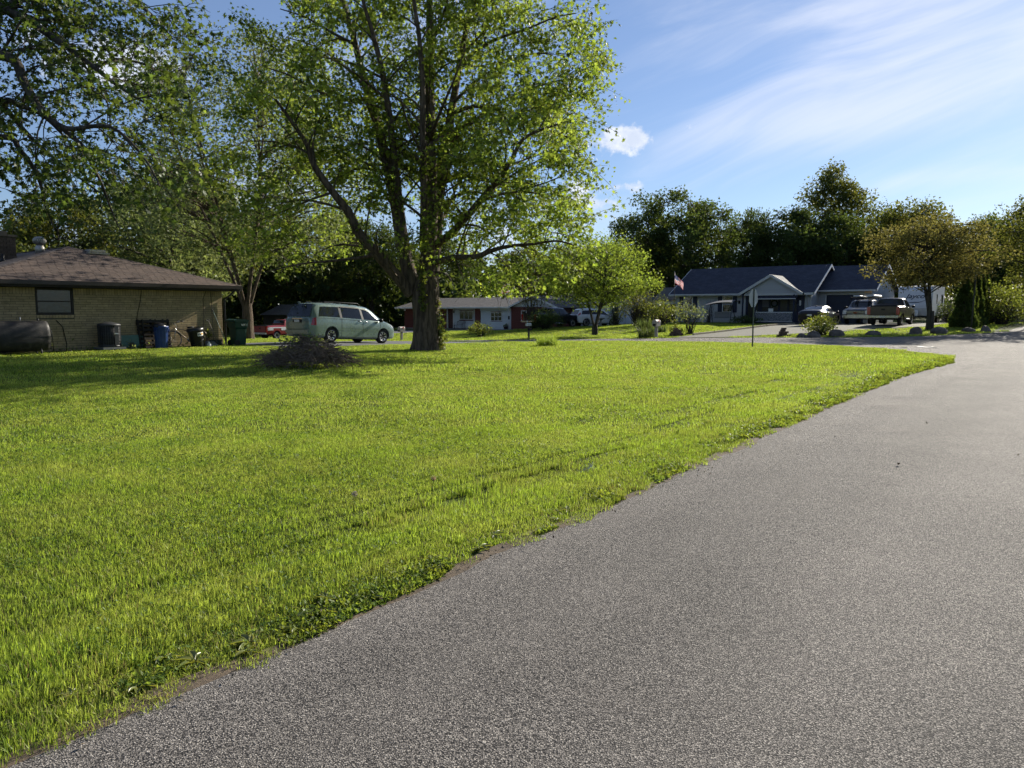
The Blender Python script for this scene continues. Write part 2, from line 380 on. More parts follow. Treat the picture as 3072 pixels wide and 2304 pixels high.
sheet('neighbour_driveway', [(41.6, 57, 62), (43.5, 56, 62), (46.5, 57.5, 62.0), (50, 57.6, 60.6), (54, 56, 59), (58, 48, 58.5), (60.5, 40.9, 58), (63.5, 40.9, 50)], DRIVE, .02)

# ---------------------------------------------------------------- trees
def bark(name, col, hue):
    m = bpy.data.materials.new(name); m.use_nodes = True; t = NT(m.node_tree); b = t.n['Principled BSDF']
    pos = t.add('ShaderNodeNewGeometry').outputs['Position']
    st = t.add('ShaderNodeMapping', i={0: pos, 'Scale': (9, 9, 1.1)}).outputs[0]
    rid = t.noise(st, 1.0, 7, .65, .6); c = t.mix(t.maprange(rid, .38, .62), (col[0] * .35, col[1] * .35, col[2] * .35), col)
    c = t.mix(t.m('MULTIPLY', t.maprange(t.noise(pos, 1.7, 5, .6), .5, .72), .6), c, hue)
    t.l.new(c, b.inputs['Base Color']); b.inputs['Roughness'].default_value = .9; b.inputs['Specular IOR Level'].default_value = .2
    bn = t.add('ShaderNodeBump', i={'Strength': 1.0, 'Distance': .05, 'Height': rid}); t.l.new(bn.outputs[0], b.inputs['Normal']); return m
BARK = bark('maple_bark', (.135, .100, .070), (.11, .095, .058)); BARKD = bark('dark_bark', (.085, .072, .058), (.07, .075, .05))
LEAF_MAPLE = leafmat('maple_leaf', (.055, .088, .020), (.235, .335, .034), .45, .6, .5, .35, hue=(.37, .43, .055), gloss=.18)
LEAF_SHADE = leafmat('shade_leaf', (.036, .066, .018), (.12, .185, .026), .40, .5, .5, .3, gloss=.25)
LEAF_PALE = leafmat('pale_leaf', (.080, .108, .040), (.23, .29, .060), .43, .5, .45, .3, hue=(.26, .28, .10))
LEAF_DARK = leafmat('dark_leaf', (.036, .064, .020), (.105, .155, .025), .36, .5, .55, .2)
LEAF_OLIVE = leafmat('olive_leaf', (.050, .075, .022), (.17, .20, .03), .40, .5, .5, .2)
LEAF_RUST = leafmat('bronze_leaf', (.052, .056, .022), (.19, .18, .040), .40, .6, .55, .6, hue=(.26, .22, .05), gloss=.15)
LEAF_SHRUB = leafmat('shrub_leaf', (.075, .110, .030), (.24, .30, .04), .42, .5, .45, 1.2)
# leaf outlines in the xy-plane, stem at the origin, unit length along x
def _star(lobes):
    return np.array([(x, y, z) for x, y, z in lobes])
MAPLE_T = _star([(0, 0, 0), (.18, -.13, .0), (.10, -.50, -.10), (.38, -.24, .02), (.62, -.52, -.12), (.62, -.16, .02), (1.0, 0, -.12), (.62, .16, .02), (.62, .52, -.12), (.38, .24, .02), (.10, .50, -.10), (.18, .13, 0)])
MAPLE_F = [np.array([[0, 1, 3, 5], [0, 5, 7, 9]]), np.array([[1, 2, 3], [3, 4, 5], [5, 6, 7], [7, 8, 9], [9, 10, 11], [0, 9, 11]])]
OVAL_T = _star([(0, 0, 0), (.45, -.30, .03), (1, 0, -.1), (.45, .30, .03)]); OVAL_F = [np.array([[0, 1, 2, 3]])]
CLUMP_T = _star([(0, 0, 0), (.5, -.36, .05), (1, -.1, -.1), (.55, .05, .06), (.9, .45, -.1), (.35, .42, .04)]); CLUMP_F = [np.array([[0, 1, 2, 3], [0, 3, 4, 5]])]
def leaf_mesh(pos, size, mt, tmpl=OVAL_T, faces=OVAL_F, droop=.4, seed=0, up=.55, outdir=None, name='crown', extra=None):
    r = np.random.default_rng(seed); n = len(pos); pos = np.asarray(pos)
    d = r.normal(size=(n, 3)); d /= np.linalg.norm(d, axis=1)[:, None]
    if outdir is not None: d = d * .8 + outdir * .7
    d[:, 2] -= droop; d /= np.linalg.norm(d, axis=1)[:, None]
    nr = r.normal(size=(n, 3)) * (1 - up); nr[:, 2] += up
    s = np.cross(nr, d); s /= np.linalg.norm(s, axis=1)[:, None] + 1e-9; k = np.cross(d, s)
    L = (size * (.6 + .8 * r.random(n)))[:, None, None]
    T = tmpl[None]
    V_ = pos[:, None] + L * (T[..., 0:1] * d[:, None] + T[..., 1:2] * s[:, None] + T[..., 2:3] * k[:, None])
    m = len(tmpl); off = np.arange(n)[:, None, None] * m
    fs = [(f[None] + off).reshape(-1, f.shape[1]) for f in faces]
    me = mesh_np(name, V_.reshape(-1, 3), fs, False, [mt] if not isinstance(mt, (list, tuple)) else list(mt))
    return me
class Wood:
    """many tapered tubes gathered fast into one mesh"""
    def __init__(s, n=6): s.mb = MB(); s.n = n
    def add(s, pts, r0, r1, n=None):
        k = len(pts); s.mb.tube(pts, [r0 + (r1 - r0) * j / (k - 1) for j in range(k)], n or (9 if r0 > .12 else 6 if r0 > .04 else 4 if r0 > .015 else 3), cap=False)
def curve_pts(p, q, sag=0.0, wig=0.0, n=6, r=random):
    p, q = Vector(p), Vector(q); L = (q - p).length; out = []
    o = Vector((r.uniform(-1, 1), r.uniform(-1, 1), r.uniform(-.5, .5))) * wig * L
    for k in range(n + 1):
        t = k / n; out.append(p.lerp(q, t) + o * math.sin(math.pi * t) + Vector((0, 0, sag * L)) * math.sin(math.pi * t))
    return out
def smooth_path(pts, n=4):
    P = [Vector(p) for p in pts]; out = []
    for i in range(len(P) - 1):
        p0, p1, p2, p3 = P[max(i - 1, 0)], P[i], P[i + 1], P[min(i + 2, len(P) - 1)]
        for k in range(n):
            t = k / n; out.append(.5 * ((2 * p1) + (p2 - p0) * t + (2 * p0 - 5 * p1 + 4 * p2 - p3) * t * t + (3 * p1 - p0 - 3 * p2 + p3) * t ** 3))
    out.append(P[-1]); return out
def grow(limbs, seed, twig_len=(.9, 1.7), side_len=(1.6, 3.6), leaves_per=26, side_step=.55, droop=.25, leaf_spread=.17, start=.18, twigs=5, env=None, upness=.25):
    """secondary branches and twigs along given limbs; returns wood and leaf positions (local)"""
    r = random.Random(seed); wd = Wood(); leaf = []
    def twig(p, d, L, rad):
        q = p + d * L; q.z -= droop * L * r.uniform(.3, 1.2)
        pts = curve_pts(p, q, .06, .08, 3, r); wd.add(pts, rad, .004, 3)
        for _ in range(int(leaves_per * r.uniform(.6, 1.4))):
            t = r.random() ** .7; k = p.lerp(q, t)
            leaf.append((k.x + r.gauss(0, leaf_spread), k.y + r.gauss(0, leaf_spread), k.z + r.gauss(0, leaf_spread * .7) - .04))
    for pts, r0, r1 in limbs:
        pts = smooth_path(pts); wd.add(pts, r0, r1)
        seg = [(pts[i + 1] - pts[i]).length for i in range(len(pts) - 1)]; tot = sum(seg); s = tot * start; acc = 0; i = 0
        while s < tot:
            while i < len(seg) - 1 and acc + seg[i] < s: acc += seg[i]; i += 1
            t = (s - acc) / max(seg[i], 1e-6); p = pts[i].lerp(pts[i + 1], min(t, 1)); ax = (pts[i + 1] - pts[i]).normalized(); fr = s / tot
            rad = r0 + (r1 - r0) * fr
            d = Vector((r.gauss(0, 1), r.gauss(0, 1), r.gauss(upness, .55))); d = (d - ax * d.dot(ax)); d = (d.normalized() + ax * r.uniform(.3, .9)).normalized()
            L = r.uniform(*side_len) * (1.12 - .5 * fr)
            if env is None or env(p + d * L):
                q = p + d * L; q.z -= droop * L * r.uniform(-.2, .6)
                bp = curve_pts(p, q, .1, .10, 5, r); wd.add(bp, min(rad * .5, .016 * L + .012), .008)
                for j in range(twigs):
                    t = .3 + .7 * (j + r.random()) / twigs; k = min(int(t * 5), 4); bpnt = bp[k].lerp(bp[k + 1], t * 5 - k)
                    td = (q - p).normalized() * .7 + Vector((r.gauss(0, .8), r.gauss(0, .8), r.gauss(.05, .5))); td.normalize()
                    if env is None or env(bpnt + td): twig(bpnt, td, r.uniform(*twig_len), .012)
                twig(q, (q - p).normalized(), r.uniform(*twig_len) * .7, .01)
            s += side_step * r.uniform(.6, 1.5)
    return wd, np.array(leaf)
def px3(x, y, depth):               # a spot of the photograph at a distance in front of the camera -> place
    d = px_dir(x, y); return Vector((0, 0, 1.6)) + d * (depth / d.y)

def trunk_mesh(mb, prof, flare=.35, lobes=7, seed=3, n=28):
    """trunk with a buttressed foot: prof = [(x, y, z, r)]"""
    r = random.Random(seed); ph = [r.uniform(0, 6.28) for _ in range(3)]; base = len(mb.v)
    for (x, y, z, rad) in prof:
        k = math.exp(-max(0, z) / .55) * flare
        for q in range(n):
            a = 2 * math.pi * q / n
            w_ = 1 + k * (.7 + .5 * math.sin(lobes * a + ph[0])) + .035 * math.sin(3 * a + ph[1] + z * .4) + .028 * math.sin(11 * a + ph[2])
            mb.v.append((x + rad * w_ * math.cos(a), y + rad * w_ * math.sin(a), z))
    for j in range(len(prof) - 1):
        for q in range(n):
            a, b2 = base + j * n + q, base + j * n + (q + 1) % n; mb.f.append((a, b2, b2 + n, a + n)); mb.sm.append(True)

def big_maple():
    base = W(20.9, 20.6); D0 = base.y
    t = thing('maple_tree', 'tall multi-stemmed maple with ridged trunk standing alone on the corner lawn', 'tree', base, 0)
    def c8(x, y, dy=0): return px3(800 + x * .663, y * .663, D0 + dy) - base
    S = [ # (points of the photograph with depth offset, start radius, end radius)
     ([(655,1330,0),(600,1262,-.2),(500,1150,-.6),(420,1060,-1.0),(370,960,-1.2),(300,870,-1.5),(215,750,-1.8),(185,660,-2.0),(120,560,-2.3),(40,450,-2.6)], .29, .05),
     ([(668,1330,.1),(622,1140,.3),(592,960,.5),(560,800,.7),(530,680,.9),(500,560,1.1),(450,400,1.4),(400,200,1.8),(355,40,2.1),(310,-160,2.5),(280,-380,2.8)], .36, .05),
     ([(612,1010,.4),(580,760,-.2),(560,560,-.8),(525,340,-1.4),(480,150,-1.9),(435,0,-2.3),(400,-200,-2.8)], .20, .04),
     ([(722,1340,0),(735,1080,.1),(742,860,.1),(737,650,.2),(736,400,.4),(740,200,.6),(737,0,.8),(745,-220,1.0),(760,-460,1.2)], .42, .05),
     ([(708,1130,-.2),(712,900,-.7),(706,650,-1.2),(705,400,-1.6),(690,170,-2.0),(662,-20,-2.4),(640,-240,-2.8)], .20, .04),
     ([(745,1300,.1),(768,1040,.4),(785,820,.8),(812,650,1.1),(840,480,1.4),(872,300,1.8),(902,130,2.2),(925,-60,2.5),(950,-300,2.9)], .32, .05),
     ([(765,1110,.1),(850,1042,-.4),(920,962,-1.0),(990,880,-1.5),(1060,800,-2.0),(1112,715,-2.3),(1160,630,-2.6),(1260,580,-2.9),(1390,545,-3.2)], .19, .03),
     ([(765,1185,-.1),(850,1165,-.7),(950,1160,-1.2),(1030,1130,-1.6),(1110,1112,-1.9),(1200,1105,-2.3),(1310,1090,-2.6),(1390,1110,-2.8)], .145, .025),
     ([(780,945,.6),(850,890,1.0),(920,868,1.6),(1000,880,2.2),(1100,905,2.8),(1230,950,3.2)], .10, .02),
     ([(788,840,.8),(850,805,.4),(920,800,-.3),(1040,830,-1.0),(1180,850,-1.6),(1330,800,-2.0)], .085, .02),
     ([(832,525,1.3),(900,490,1.0),(980,485,.6),(1100,520,.2),(1280,590,-.2),(1420,640,-.4)], .10, .02),
     ([(820,610,1.2),(920,560,2.0),(1050,470,2.8),(1200,400,3.4),(1360,360,3.8),(1470,380,4.0)], .11, .02),
     ([(875,285,1.8),(960,220,1.4),(1060,170,1.0),(1180,130,.6),(1300,80,.2),(1400,60,0)], .09, .02),
     ([(905,120,2.2),(980,40,2.4),(1090,-60,2.6),(1220,-160,2.8)], .09, .02),
     ([(842,470,1.4),(930,380,.4),(1040,310,-.6),(1160,250,-1.4),(1290,240,-2.0)], .09, .02),
     ([(1010,860,-1.6),(1100,800,-1.2),(1200,740,-.9),(1320,700,-.6)], .06, .02),
     ([(470,440,1.3),(380,455,1.0),(250,420,.6),(100,340,.2),(-20,300,0)], .10, .02),
     ([(500,1150,-.6),(430,1165,-.9),(300,1180,-1.2),(150,1195,-1.4),(0,1230,-1.6)], .085, .02),
     ([(300,870,-1.5),(210,900,-1.6),(90,950,-1.6),(-40,1000,-1.7)], .06, .02),
     ([(560,800,.7),(440,760,1.3),(320,800,2.0),(220,880,2.6)], .08, .02),
     ([(400,200,1.8),(300,150,1.5),(180,80,1.1),(60,40,.8)], .08, .02),
     ([(450,400,1.4),(340,290,2.2),(220,210,2.8),(90,170,3.2)], .08, .02),
     ([(740,850,.1),(700,700,-1.4),(640,560,-2.6),(600,420,-3.4)], .09, .02),
     ([(770,1040,.4),(830,920,1.8),(880,780,3.2),(930,640,4.2)], .10, .02),
     ([(592,960,.5),(520,850,1.8),(460,700,3.0),(400,560,3.8)], .09, .02),
     ([(735,650,.2),(780,520,-1.6),(840,380,-2.8),(900,220,-3.6)], .09, .02),
     ([(740,200,.6),(800,60,-.6),(850,-120,-1.6)], .08, .02),
     ([(950,1160,-1.2),(1010,1225,-1.3),(1060,1300,-1.4),(1090,1365,-1.5)], .04, .012), ([(1110,1112,-1.9),(1180,1180,-2.0),(1240,1260,-2.1)], .04, .012), ([(850,1165,-.7),(885,1250,-.9),(900,1330,-1.0)], .04, .012), ([(760,1230,-.2),(810,1240,-.9),(850,1290,-1.4)], .05, .012), ([(790,1085,.3),(880,1060,1.4),(980,1080,2.4),(1080,1160,3.0)], .06, .012), ([(600,1262,-.2),(560,1210,-1.2),(540,1130,-2.0)], .05, .012),
     ([(200,700,-1.8),(120,660,-1.2),(20,640,-.6),(-80,640,-.2)], .06, .02)]
    limbs = [([c8(*p) for p in pts], r0 * .86, r1 * .9) for pts, r0, r1 in S]
    def env(p):
        k = p.y; z = p.z + base.z
        x = p.x + base.x
        zz = [0, 2.6, 4.0, 5.5, 7.0, 9.0, 11, 13, 17, 24]
        xr = [1.0, 2.4, 3.9, 5.0, 5.6, 6.0, 5.0, 4.2, 3.6, 1.2]; xl = [-4.6, -9, -11.5, -12.5, -13, -13, -13, -12.5, -11.5, -6]
        return np.interp(z, zz, xl) < x < np.interp(z, zz, xr) and z > (2.15 if x > -2.2 else 2.8) and abs(k) < 6.5 and not (k < -2.4 and -3.5 < x + 3.0 < 1.6 and z < 14)
    wd, lv = grow(limbs, 11, leaves_per=34, side_step=.40, droop=.22, env=env, leaf_spread=.19)
    r = random.Random(5)
    mb = wd.mb
    trunk_mesh(mb, [(0, 0, -.1, .52), (0, 0, .12, .51), (.0, 0, .35, .495), (0, 0, .7, .49), (-.01, 0, 1.1, .485), (-.02, 0, 1.5, .49), (-.03, .02, 1.9, .53), (-.03, .04, 2.3, .53), (.0, .06, 2.7, .45), (.05, .08, 3.1, .30)], .42)
    mb.build('trunk', BARK, t)
    keep = np.array([env(Vector(p)) for p in lv])
    lv = lv[keep]
    link('crown', leaf_mesh(lv, .142, LEAF_MAPLE, MAPLE_T, MAPLE_F, .35, 2), t)
    iv = [(.52 * math.cos(a), .52 * math.sin(a), z) for a, z in [(r.gauss(-.25, .22), abs(r.gauss(0, .8)) + .05) for _ in range(260)]] + [(r.gauss(-.1, .07), -.6 + r.gauss(0, .04), r.uniform(1.6, 3.4)) for _ in range(220)]
    iv += [(.55 + abs(r.gauss(0, .12)), r.gauss(-.2, .2), r.uniform(.1, 1.7) * r.random() ** .4) for _ in range(220)]
    link('ivy', leaf_mesh(np.array(iv), .11, LEAF_SHRUB, MAPLE_T, MAPLE_F, .6, 9, name='ivy'), t)
    print('maple leaves', len(lv))
big_maple()

def crown_tree(name, label, base, hgt, rad, mt, nclump=110, per=70, leaf=.22, seed=0, zlow=.28, trunk_r=.2, stems=1, tmpl=CLUMP_T, faces=CLUMP_F, group=None, barkm=None, lean=(0, 0), ry=None, squash=.75, top=1.0, clump_r=None, droop=.3, cat='tree', gap=.0, forks=0.22, spread=.3):
    """tree from clumps of leaves carried by limbs that leave the trunk"""
    r = random.Random(seed); ry = ry or rad; t = thing(name, label, cat, base, 0, group); wd = Wood()
    zc = hgt * (zlow + 1) / 2; hz = hgt * (1 - zlow) / 2; cs = []
    while len(cs) < nclump:
        p = Vector((r.uniform(-1, 1), r.uniform(-1, 1), r.uniform(-1, 1))); L = p.length
        if L > 1 or r.random() > .25 + .75 * L ** 2: continue
        if p.z < 0: p = Vector((p.x, p.y, p.z * .95))
        wob_ = 1 + .18 * math.sin(5 * math.atan2(p.y, p.x) + seed) + .12 * math.sin(7 * p.z + 3 * p.x + seed)
        tap = 1 - (1 - top) * max(0, p.z)
        cs.append(Vector((p.x * rad * wob_ * tap + lean[0] * (p.z + 1) / 2, p.y * ry * wob_ * tap + lean[1] * (p.z + 1) / 2, zc + p.z * hz)))
    st = []
    for k in range(stems):
        a = 6.28 * (k + r.random() * .6) / max(stems, 1); sp = 0 if stems == 1 else spread
        b0 = Vector((math.cos(a), math.sin(a), 0)) * (trunk_r * .5 if stems > 1 else 0)
        tp = Vector((math.cos(a) * rad * sp + lean[0] * .8, math.sin(a) * ry * sp + lean[1] * .8, hgt * .82))
        pts = smooth_path([b0 + Vector((0, 0, -.1)), b0 * 1.3 + Vector((0, 0, hgt * forks)), b0 + (tp - b0) * .6 + Vector((r.gauss(0, .2), r.gauss(0, .2), 0)), tp], 4)
        wd.add(pts, trunk_r / (1 if stems == 1 else stems ** .5 * .85), .03, 9); st.append(pts)
    if stems > 1: trunk_mesh(wd.mb, [(0, 0, -.1, trunk_r * 1.05), (0, 0, .3, trunk_r), (0, 0, hgt * forks * .7, trunk_r), (0, 0, hgt * forks * 1.05, trunk_r * .9)], .25, 5, seed, 14)
    else: trunk_mesh(wd.mb, [(0, 0, -.1, trunk_r * 1.04), (0, 0, .3, trunk_r * 1.02), (0, 0, hgt * .12, trunk_r * .99), (0, 0, hgt * .2, trunk_r * .9)], .25, 5, seed, 14)
    lv = []; cr = clump_r or rad * .2
    for c in cs:
        best = min(((c - p).length + max(0, p.z - c.z + .25 * (c - p).length) * 1.5, k, j) for k, s in enumerate(st) for j, p in enumerate(s) if j > 2)
        p = st[best[1]][best[2]]; L = (c - p).length
        wd.add(curve_pts(p, c, .10, .08, 5, r), min(trunk_r * .4, .012 + .011 * L), .01)
        n = int(per * r.uniform(.5, 1.5)); s = cr * r.uniform(.75, 1.4)
        for _ in range(n):
            v = Vector((r.gauss(0, 1), r.gauss(0, 1), r.gauss(0, squash)))
            if v.length > 1.5: v *= 1.5 * r.random() ** .4 / v.length
            lv.append(tuple(c + v * s * .62))
    wd.mb.build('trunk', barkm or BARKD, t)
    link('crown', leaf_mesh(np.array(lv), leaf, mt, tmpl, faces, droop, seed), t)
    return t
def retree(src, base, rz, s, label, group=None):
    o = dup(src, base, rz, label); o.scale = s if isinstance(s, tuple) else (s, s, s)
    if group: o['group'] = group
    return o

# ---------------------------------------------------------------- building helpers (front of a building: local y = 0, x to the right, y away)
RF = TH - math.pi / 2               # rotation of the houses that face the street from across it
CAMV = Vector((0, 0, 1.6))
def unit_box(bev=0):
    return MB().box((-.5, -.5, -.5), (.5, .5, .5))
def pieces(parent, name, mt, mats_, limit=300, mb=None, bevel=.0):
    """alike pieces as parts of a thing: the ones that show largest are objects of their own, the rest one joined part"""
    mb = mb or unit_box(); me = mb.mesh(name, mt, bevel)
    pm = parent.matrix_basis if parent.parent is None else parent.parent.matrix_basis @ parent.matrix_basis
    key = sorted(range(len(mats_)), key=lambda k: (pm @ mats_[k].translation - CAMV).length / max(mats_[k].to_scale()))
    for k in key[:limit]:
        o = bpy.data.objects.new(name, me); COL.objects.link(o); o.parent = parent; o.matrix_basis = mats_[k]
    rest = key[limit:]
    if rest:
        vv = np.array([v.co for v in me.vertices]); ff = [tuple(p.vertices) for p in me.polygons]; vs = []; fs = {}
        for j, k in enumerate(rest):
            M = np.array(mats_[k]); vs.append(vv @ M[:3, :3].T + M[:3, 3])
            for f in ff: fs.setdefault(len(f), []).append([x + j * len(vv) for x in f])
        o = link(name, mesh_np(name + '_field', np.concatenate(vs), [np.array(x) for x in fs.values()], False, [mt]), parent); o['kind'] = 'stuff'
def TRS(loc, scl, rot=None):
    m = Matrix.Translation(loc)
    if rot is not None: m = m @ rot
    return m @ Matrix.Diagonal((*scl, 1))
def cut(x0, x1, z0, z1, openings):
    segs = [(x0, x1)]
    for ox0, ox1, oz0, oz1 in openings:
        if oz1 <= z0 + 1e-3 or oz0 >= z1 - 1e-3: continue
        new = []
        for s, e in segs:
            if ox1 <= s or ox0 >= e: new.append((s, e)); continue
            if ox0 > s: new.append((s, ox0))
            if ox1 < e: new.append((ox1, e))
        segs = new
    return [(s, e) for s, e in segs if e - s > .03]
def siding(parent, mt, z0, z1, rng_, openings=(), lap=.115, frame=None, name='siding_board'):
    """lapped boards; rng_(z) gives the x-extent of a row"""
    fr = frame or Matrix(); mb = MB()
    mb.v = [(-.5, -.018, -.5), (.5, -.018, -.5), (.5, -.005, .5), (-.5, -.005, .5), (-.5, .01, -.5), (.5, .01, -.5), (.5, .01, .5), (-.5, .01, .5)]
    mb.f = [(0, 1, 2, 3), (4, 7, 6, 5), (0, 4, 5, 1), (3, 2, 6, 7), (0, 3, 7, 4), (1, 5, 6, 2)]; mb.sm = [False] * 6
    T = []; z = z0
    while z < z1 - .02:
        t = min(z + lap, z1); a, b = rng_((z + t) / 2)
        for s, e in cut(a, b, z, t, openings): T.append(fr @ TRS(((s + e) / 2, 0, (z + t) / 2), (e - s, 1, (t - z) * .985)))
        z = t
    pieces(parent, name, mt, T, 300, mb)
def window(parent, x0, x1, z0, z1, fmat, y=0, cols=1, rows=2, glass=None, frame=None, fw=.06, curtain=None, name='window'):
    fr = frame or Matrix(); w = link(name, MB().box((x0, y - .035, z0), (x1, y + .03, z0 + fw), fr).box((x0, y - .035, z1 - fw), (x1, y + .03, z1), fr).box((x0, y - .035, z0 + fw), (x0 + fw, y + .03, z1 - fw), fr).box((x1 - fw, y - .035, z0 + fw), (x1, y + .03, z1 - fw), fr).mesh(name, fmat), parent)
    iw, ih = (x1 - x0 - 2 * fw) / cols, (z1 - z0 - 2 * fw) / rows
    for c in range(cols):
        for r_ in range(rows):
            a, b = x0 + fw + c * iw, z0 + fw + r_ * ih
            MB().box((a + .012, y - .004, b + .012), (a + iw - .012, y + .004, b + ih - .012), fr).build('pane', glass or GLASS, w)
    m = MB()
    for c in range(1, cols): m.box((x0 + fw + c * iw - .022, y - .03, z0 + fw), (x0 + fw + c * iw + .022, y + .02, z1 - fw), fr)
    for r_ in range(1, rows): m.box((x0 + fw, y - .028, z0 + fw + r_ * ih - .02), (x1 - fw, y + .018, z0 + fw + r_ * ih + .02), fr)
    if m.v: m.build('sash_bar', fmat, w)
    if curtain:
        cm = MB(); n = 14
        for (ca, cb, cz) in curtain:
            for k in range(n):
                p, q = ca + (cb - ca) * k / n, ca + (cb - ca) * (k + 1) / n
                cm.quad(*[fr @ Vector(v) for v in ((p, y + .10 + .02 * (k % 2), cz), (q, y + .10 + .02 * ((k + 1) % 2), cz), (q, y + .10 + .02 * ((k + 1) % 2), z1 - fw), (p, y + .10 + .02 * (k % 2), z1 - fw))])
        cm.build('curtain', CURT, w)
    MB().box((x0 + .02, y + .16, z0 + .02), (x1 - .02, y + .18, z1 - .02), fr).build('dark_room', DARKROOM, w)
    return w
GLASS = mat('window_glass', (.012, .014, .016), .04, var=.1, spec=.9); CURT = mat('curtain_cloth', (.35, .37, .36), .9, var=.15, scale=9)
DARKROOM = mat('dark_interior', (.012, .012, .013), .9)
WHITE = mat('white_trim', (.62, .63, .63), .55, var=.06, dirt=((.30, .29, .26), 3, .35)); GALV = mat('galvanised', (.42, .43, .43), .4, .8, var=.15, scale=12)
BLACK = mat('black_plastic', (.012, .012, .013), .5, var=.3, scale=8, spec=.2); RUBBER = mat('tyre_rubber', (.018, .018, .018), .85, var=.25)
def slab(pts, th, mt, name, parent):
    """roof plane: quad or triangle with thickness"""
    P = [Vector(p) for p in pts]; n = (P[1] - P[0]).cross(P[2] - P[0]).normalized()
    if n.z < 0: n = -n
    mb = MB(); k = len(P); mb.v = [tuple(p) for p in P] + [tuple(p - n * th) for p in P]
    mb.f = [tuple(range(k)), tuple(reversed(range(k, 2 * k)))] + [(j, (j + 1) % k, k + (j + 1) % k, k + j) for j in range(k)]; mb.sm = [False] * len(mb.f)
    return mb.build(name, mt, parent)
def shingle_mat(name, col, col2, sx=3.0, sz=7.0, fr_axis='x'):
    """asphalt shingles too far away to tell apart: courses by brick pattern, with tone and granules"""
    m = bpy.data.materials.new(name); m.use_nodes = True; t = NT(m.node_tree); b = t.n['Principled BSDF']
    ob = t.add('ShaderNodeTexCoord').outputs['Object']; s = t.add('ShaderNodeSeparateXYZ', i={0: ob})
    v = t.add('ShaderNodeCombineXYZ', i={0: s.outputs[0 if fr_axis == 'x' else 1], 1: t.m('MULTIPLY', s.outputs[1 if fr_axis == 'x' else 0], 1.0), 2: 0.0})
    br = t.add('ShaderNodeTexBrick', i={'Vector': v.outputs[0], 'Color1': (*col, 1), 'Color2': (*col2, 1), 'Mortar': (col[0] * .4, col[1] * .4, col[2] * .4, 1), 'Scale': 1.0, 'Mortar Size': .008, 'Brick Width': .30, 'Row Height': .14})
    n = t.maprange(t.noise(ob, 1.2, 6, .7), .3, .7, .75, 1.25, False)
    c = t.mix(1.0, br.outputs[0], t.add('ShaderNodeCombineColor', i={0: n, 1: n, 2: n}).outputs[0], 'MULTIPLY')
    t.l.new(c, b.inputs['Base Color']); b.inputs['Roughness'].default_value = .82; b.inputs['Specular IOR Level'].default_value = .35
    bn = t.add('ShaderNodeBump', i={'Strength': .6, 'Distance': .015, 'Height': t.m('ADD', br.outputs['Fac'], t.m('MULTIPLY', t.noise(ob, 60, 4), -.4))}); bn.invert = True
    t.l.new(bn.outputs[0], b.inputs['Normal']); return m

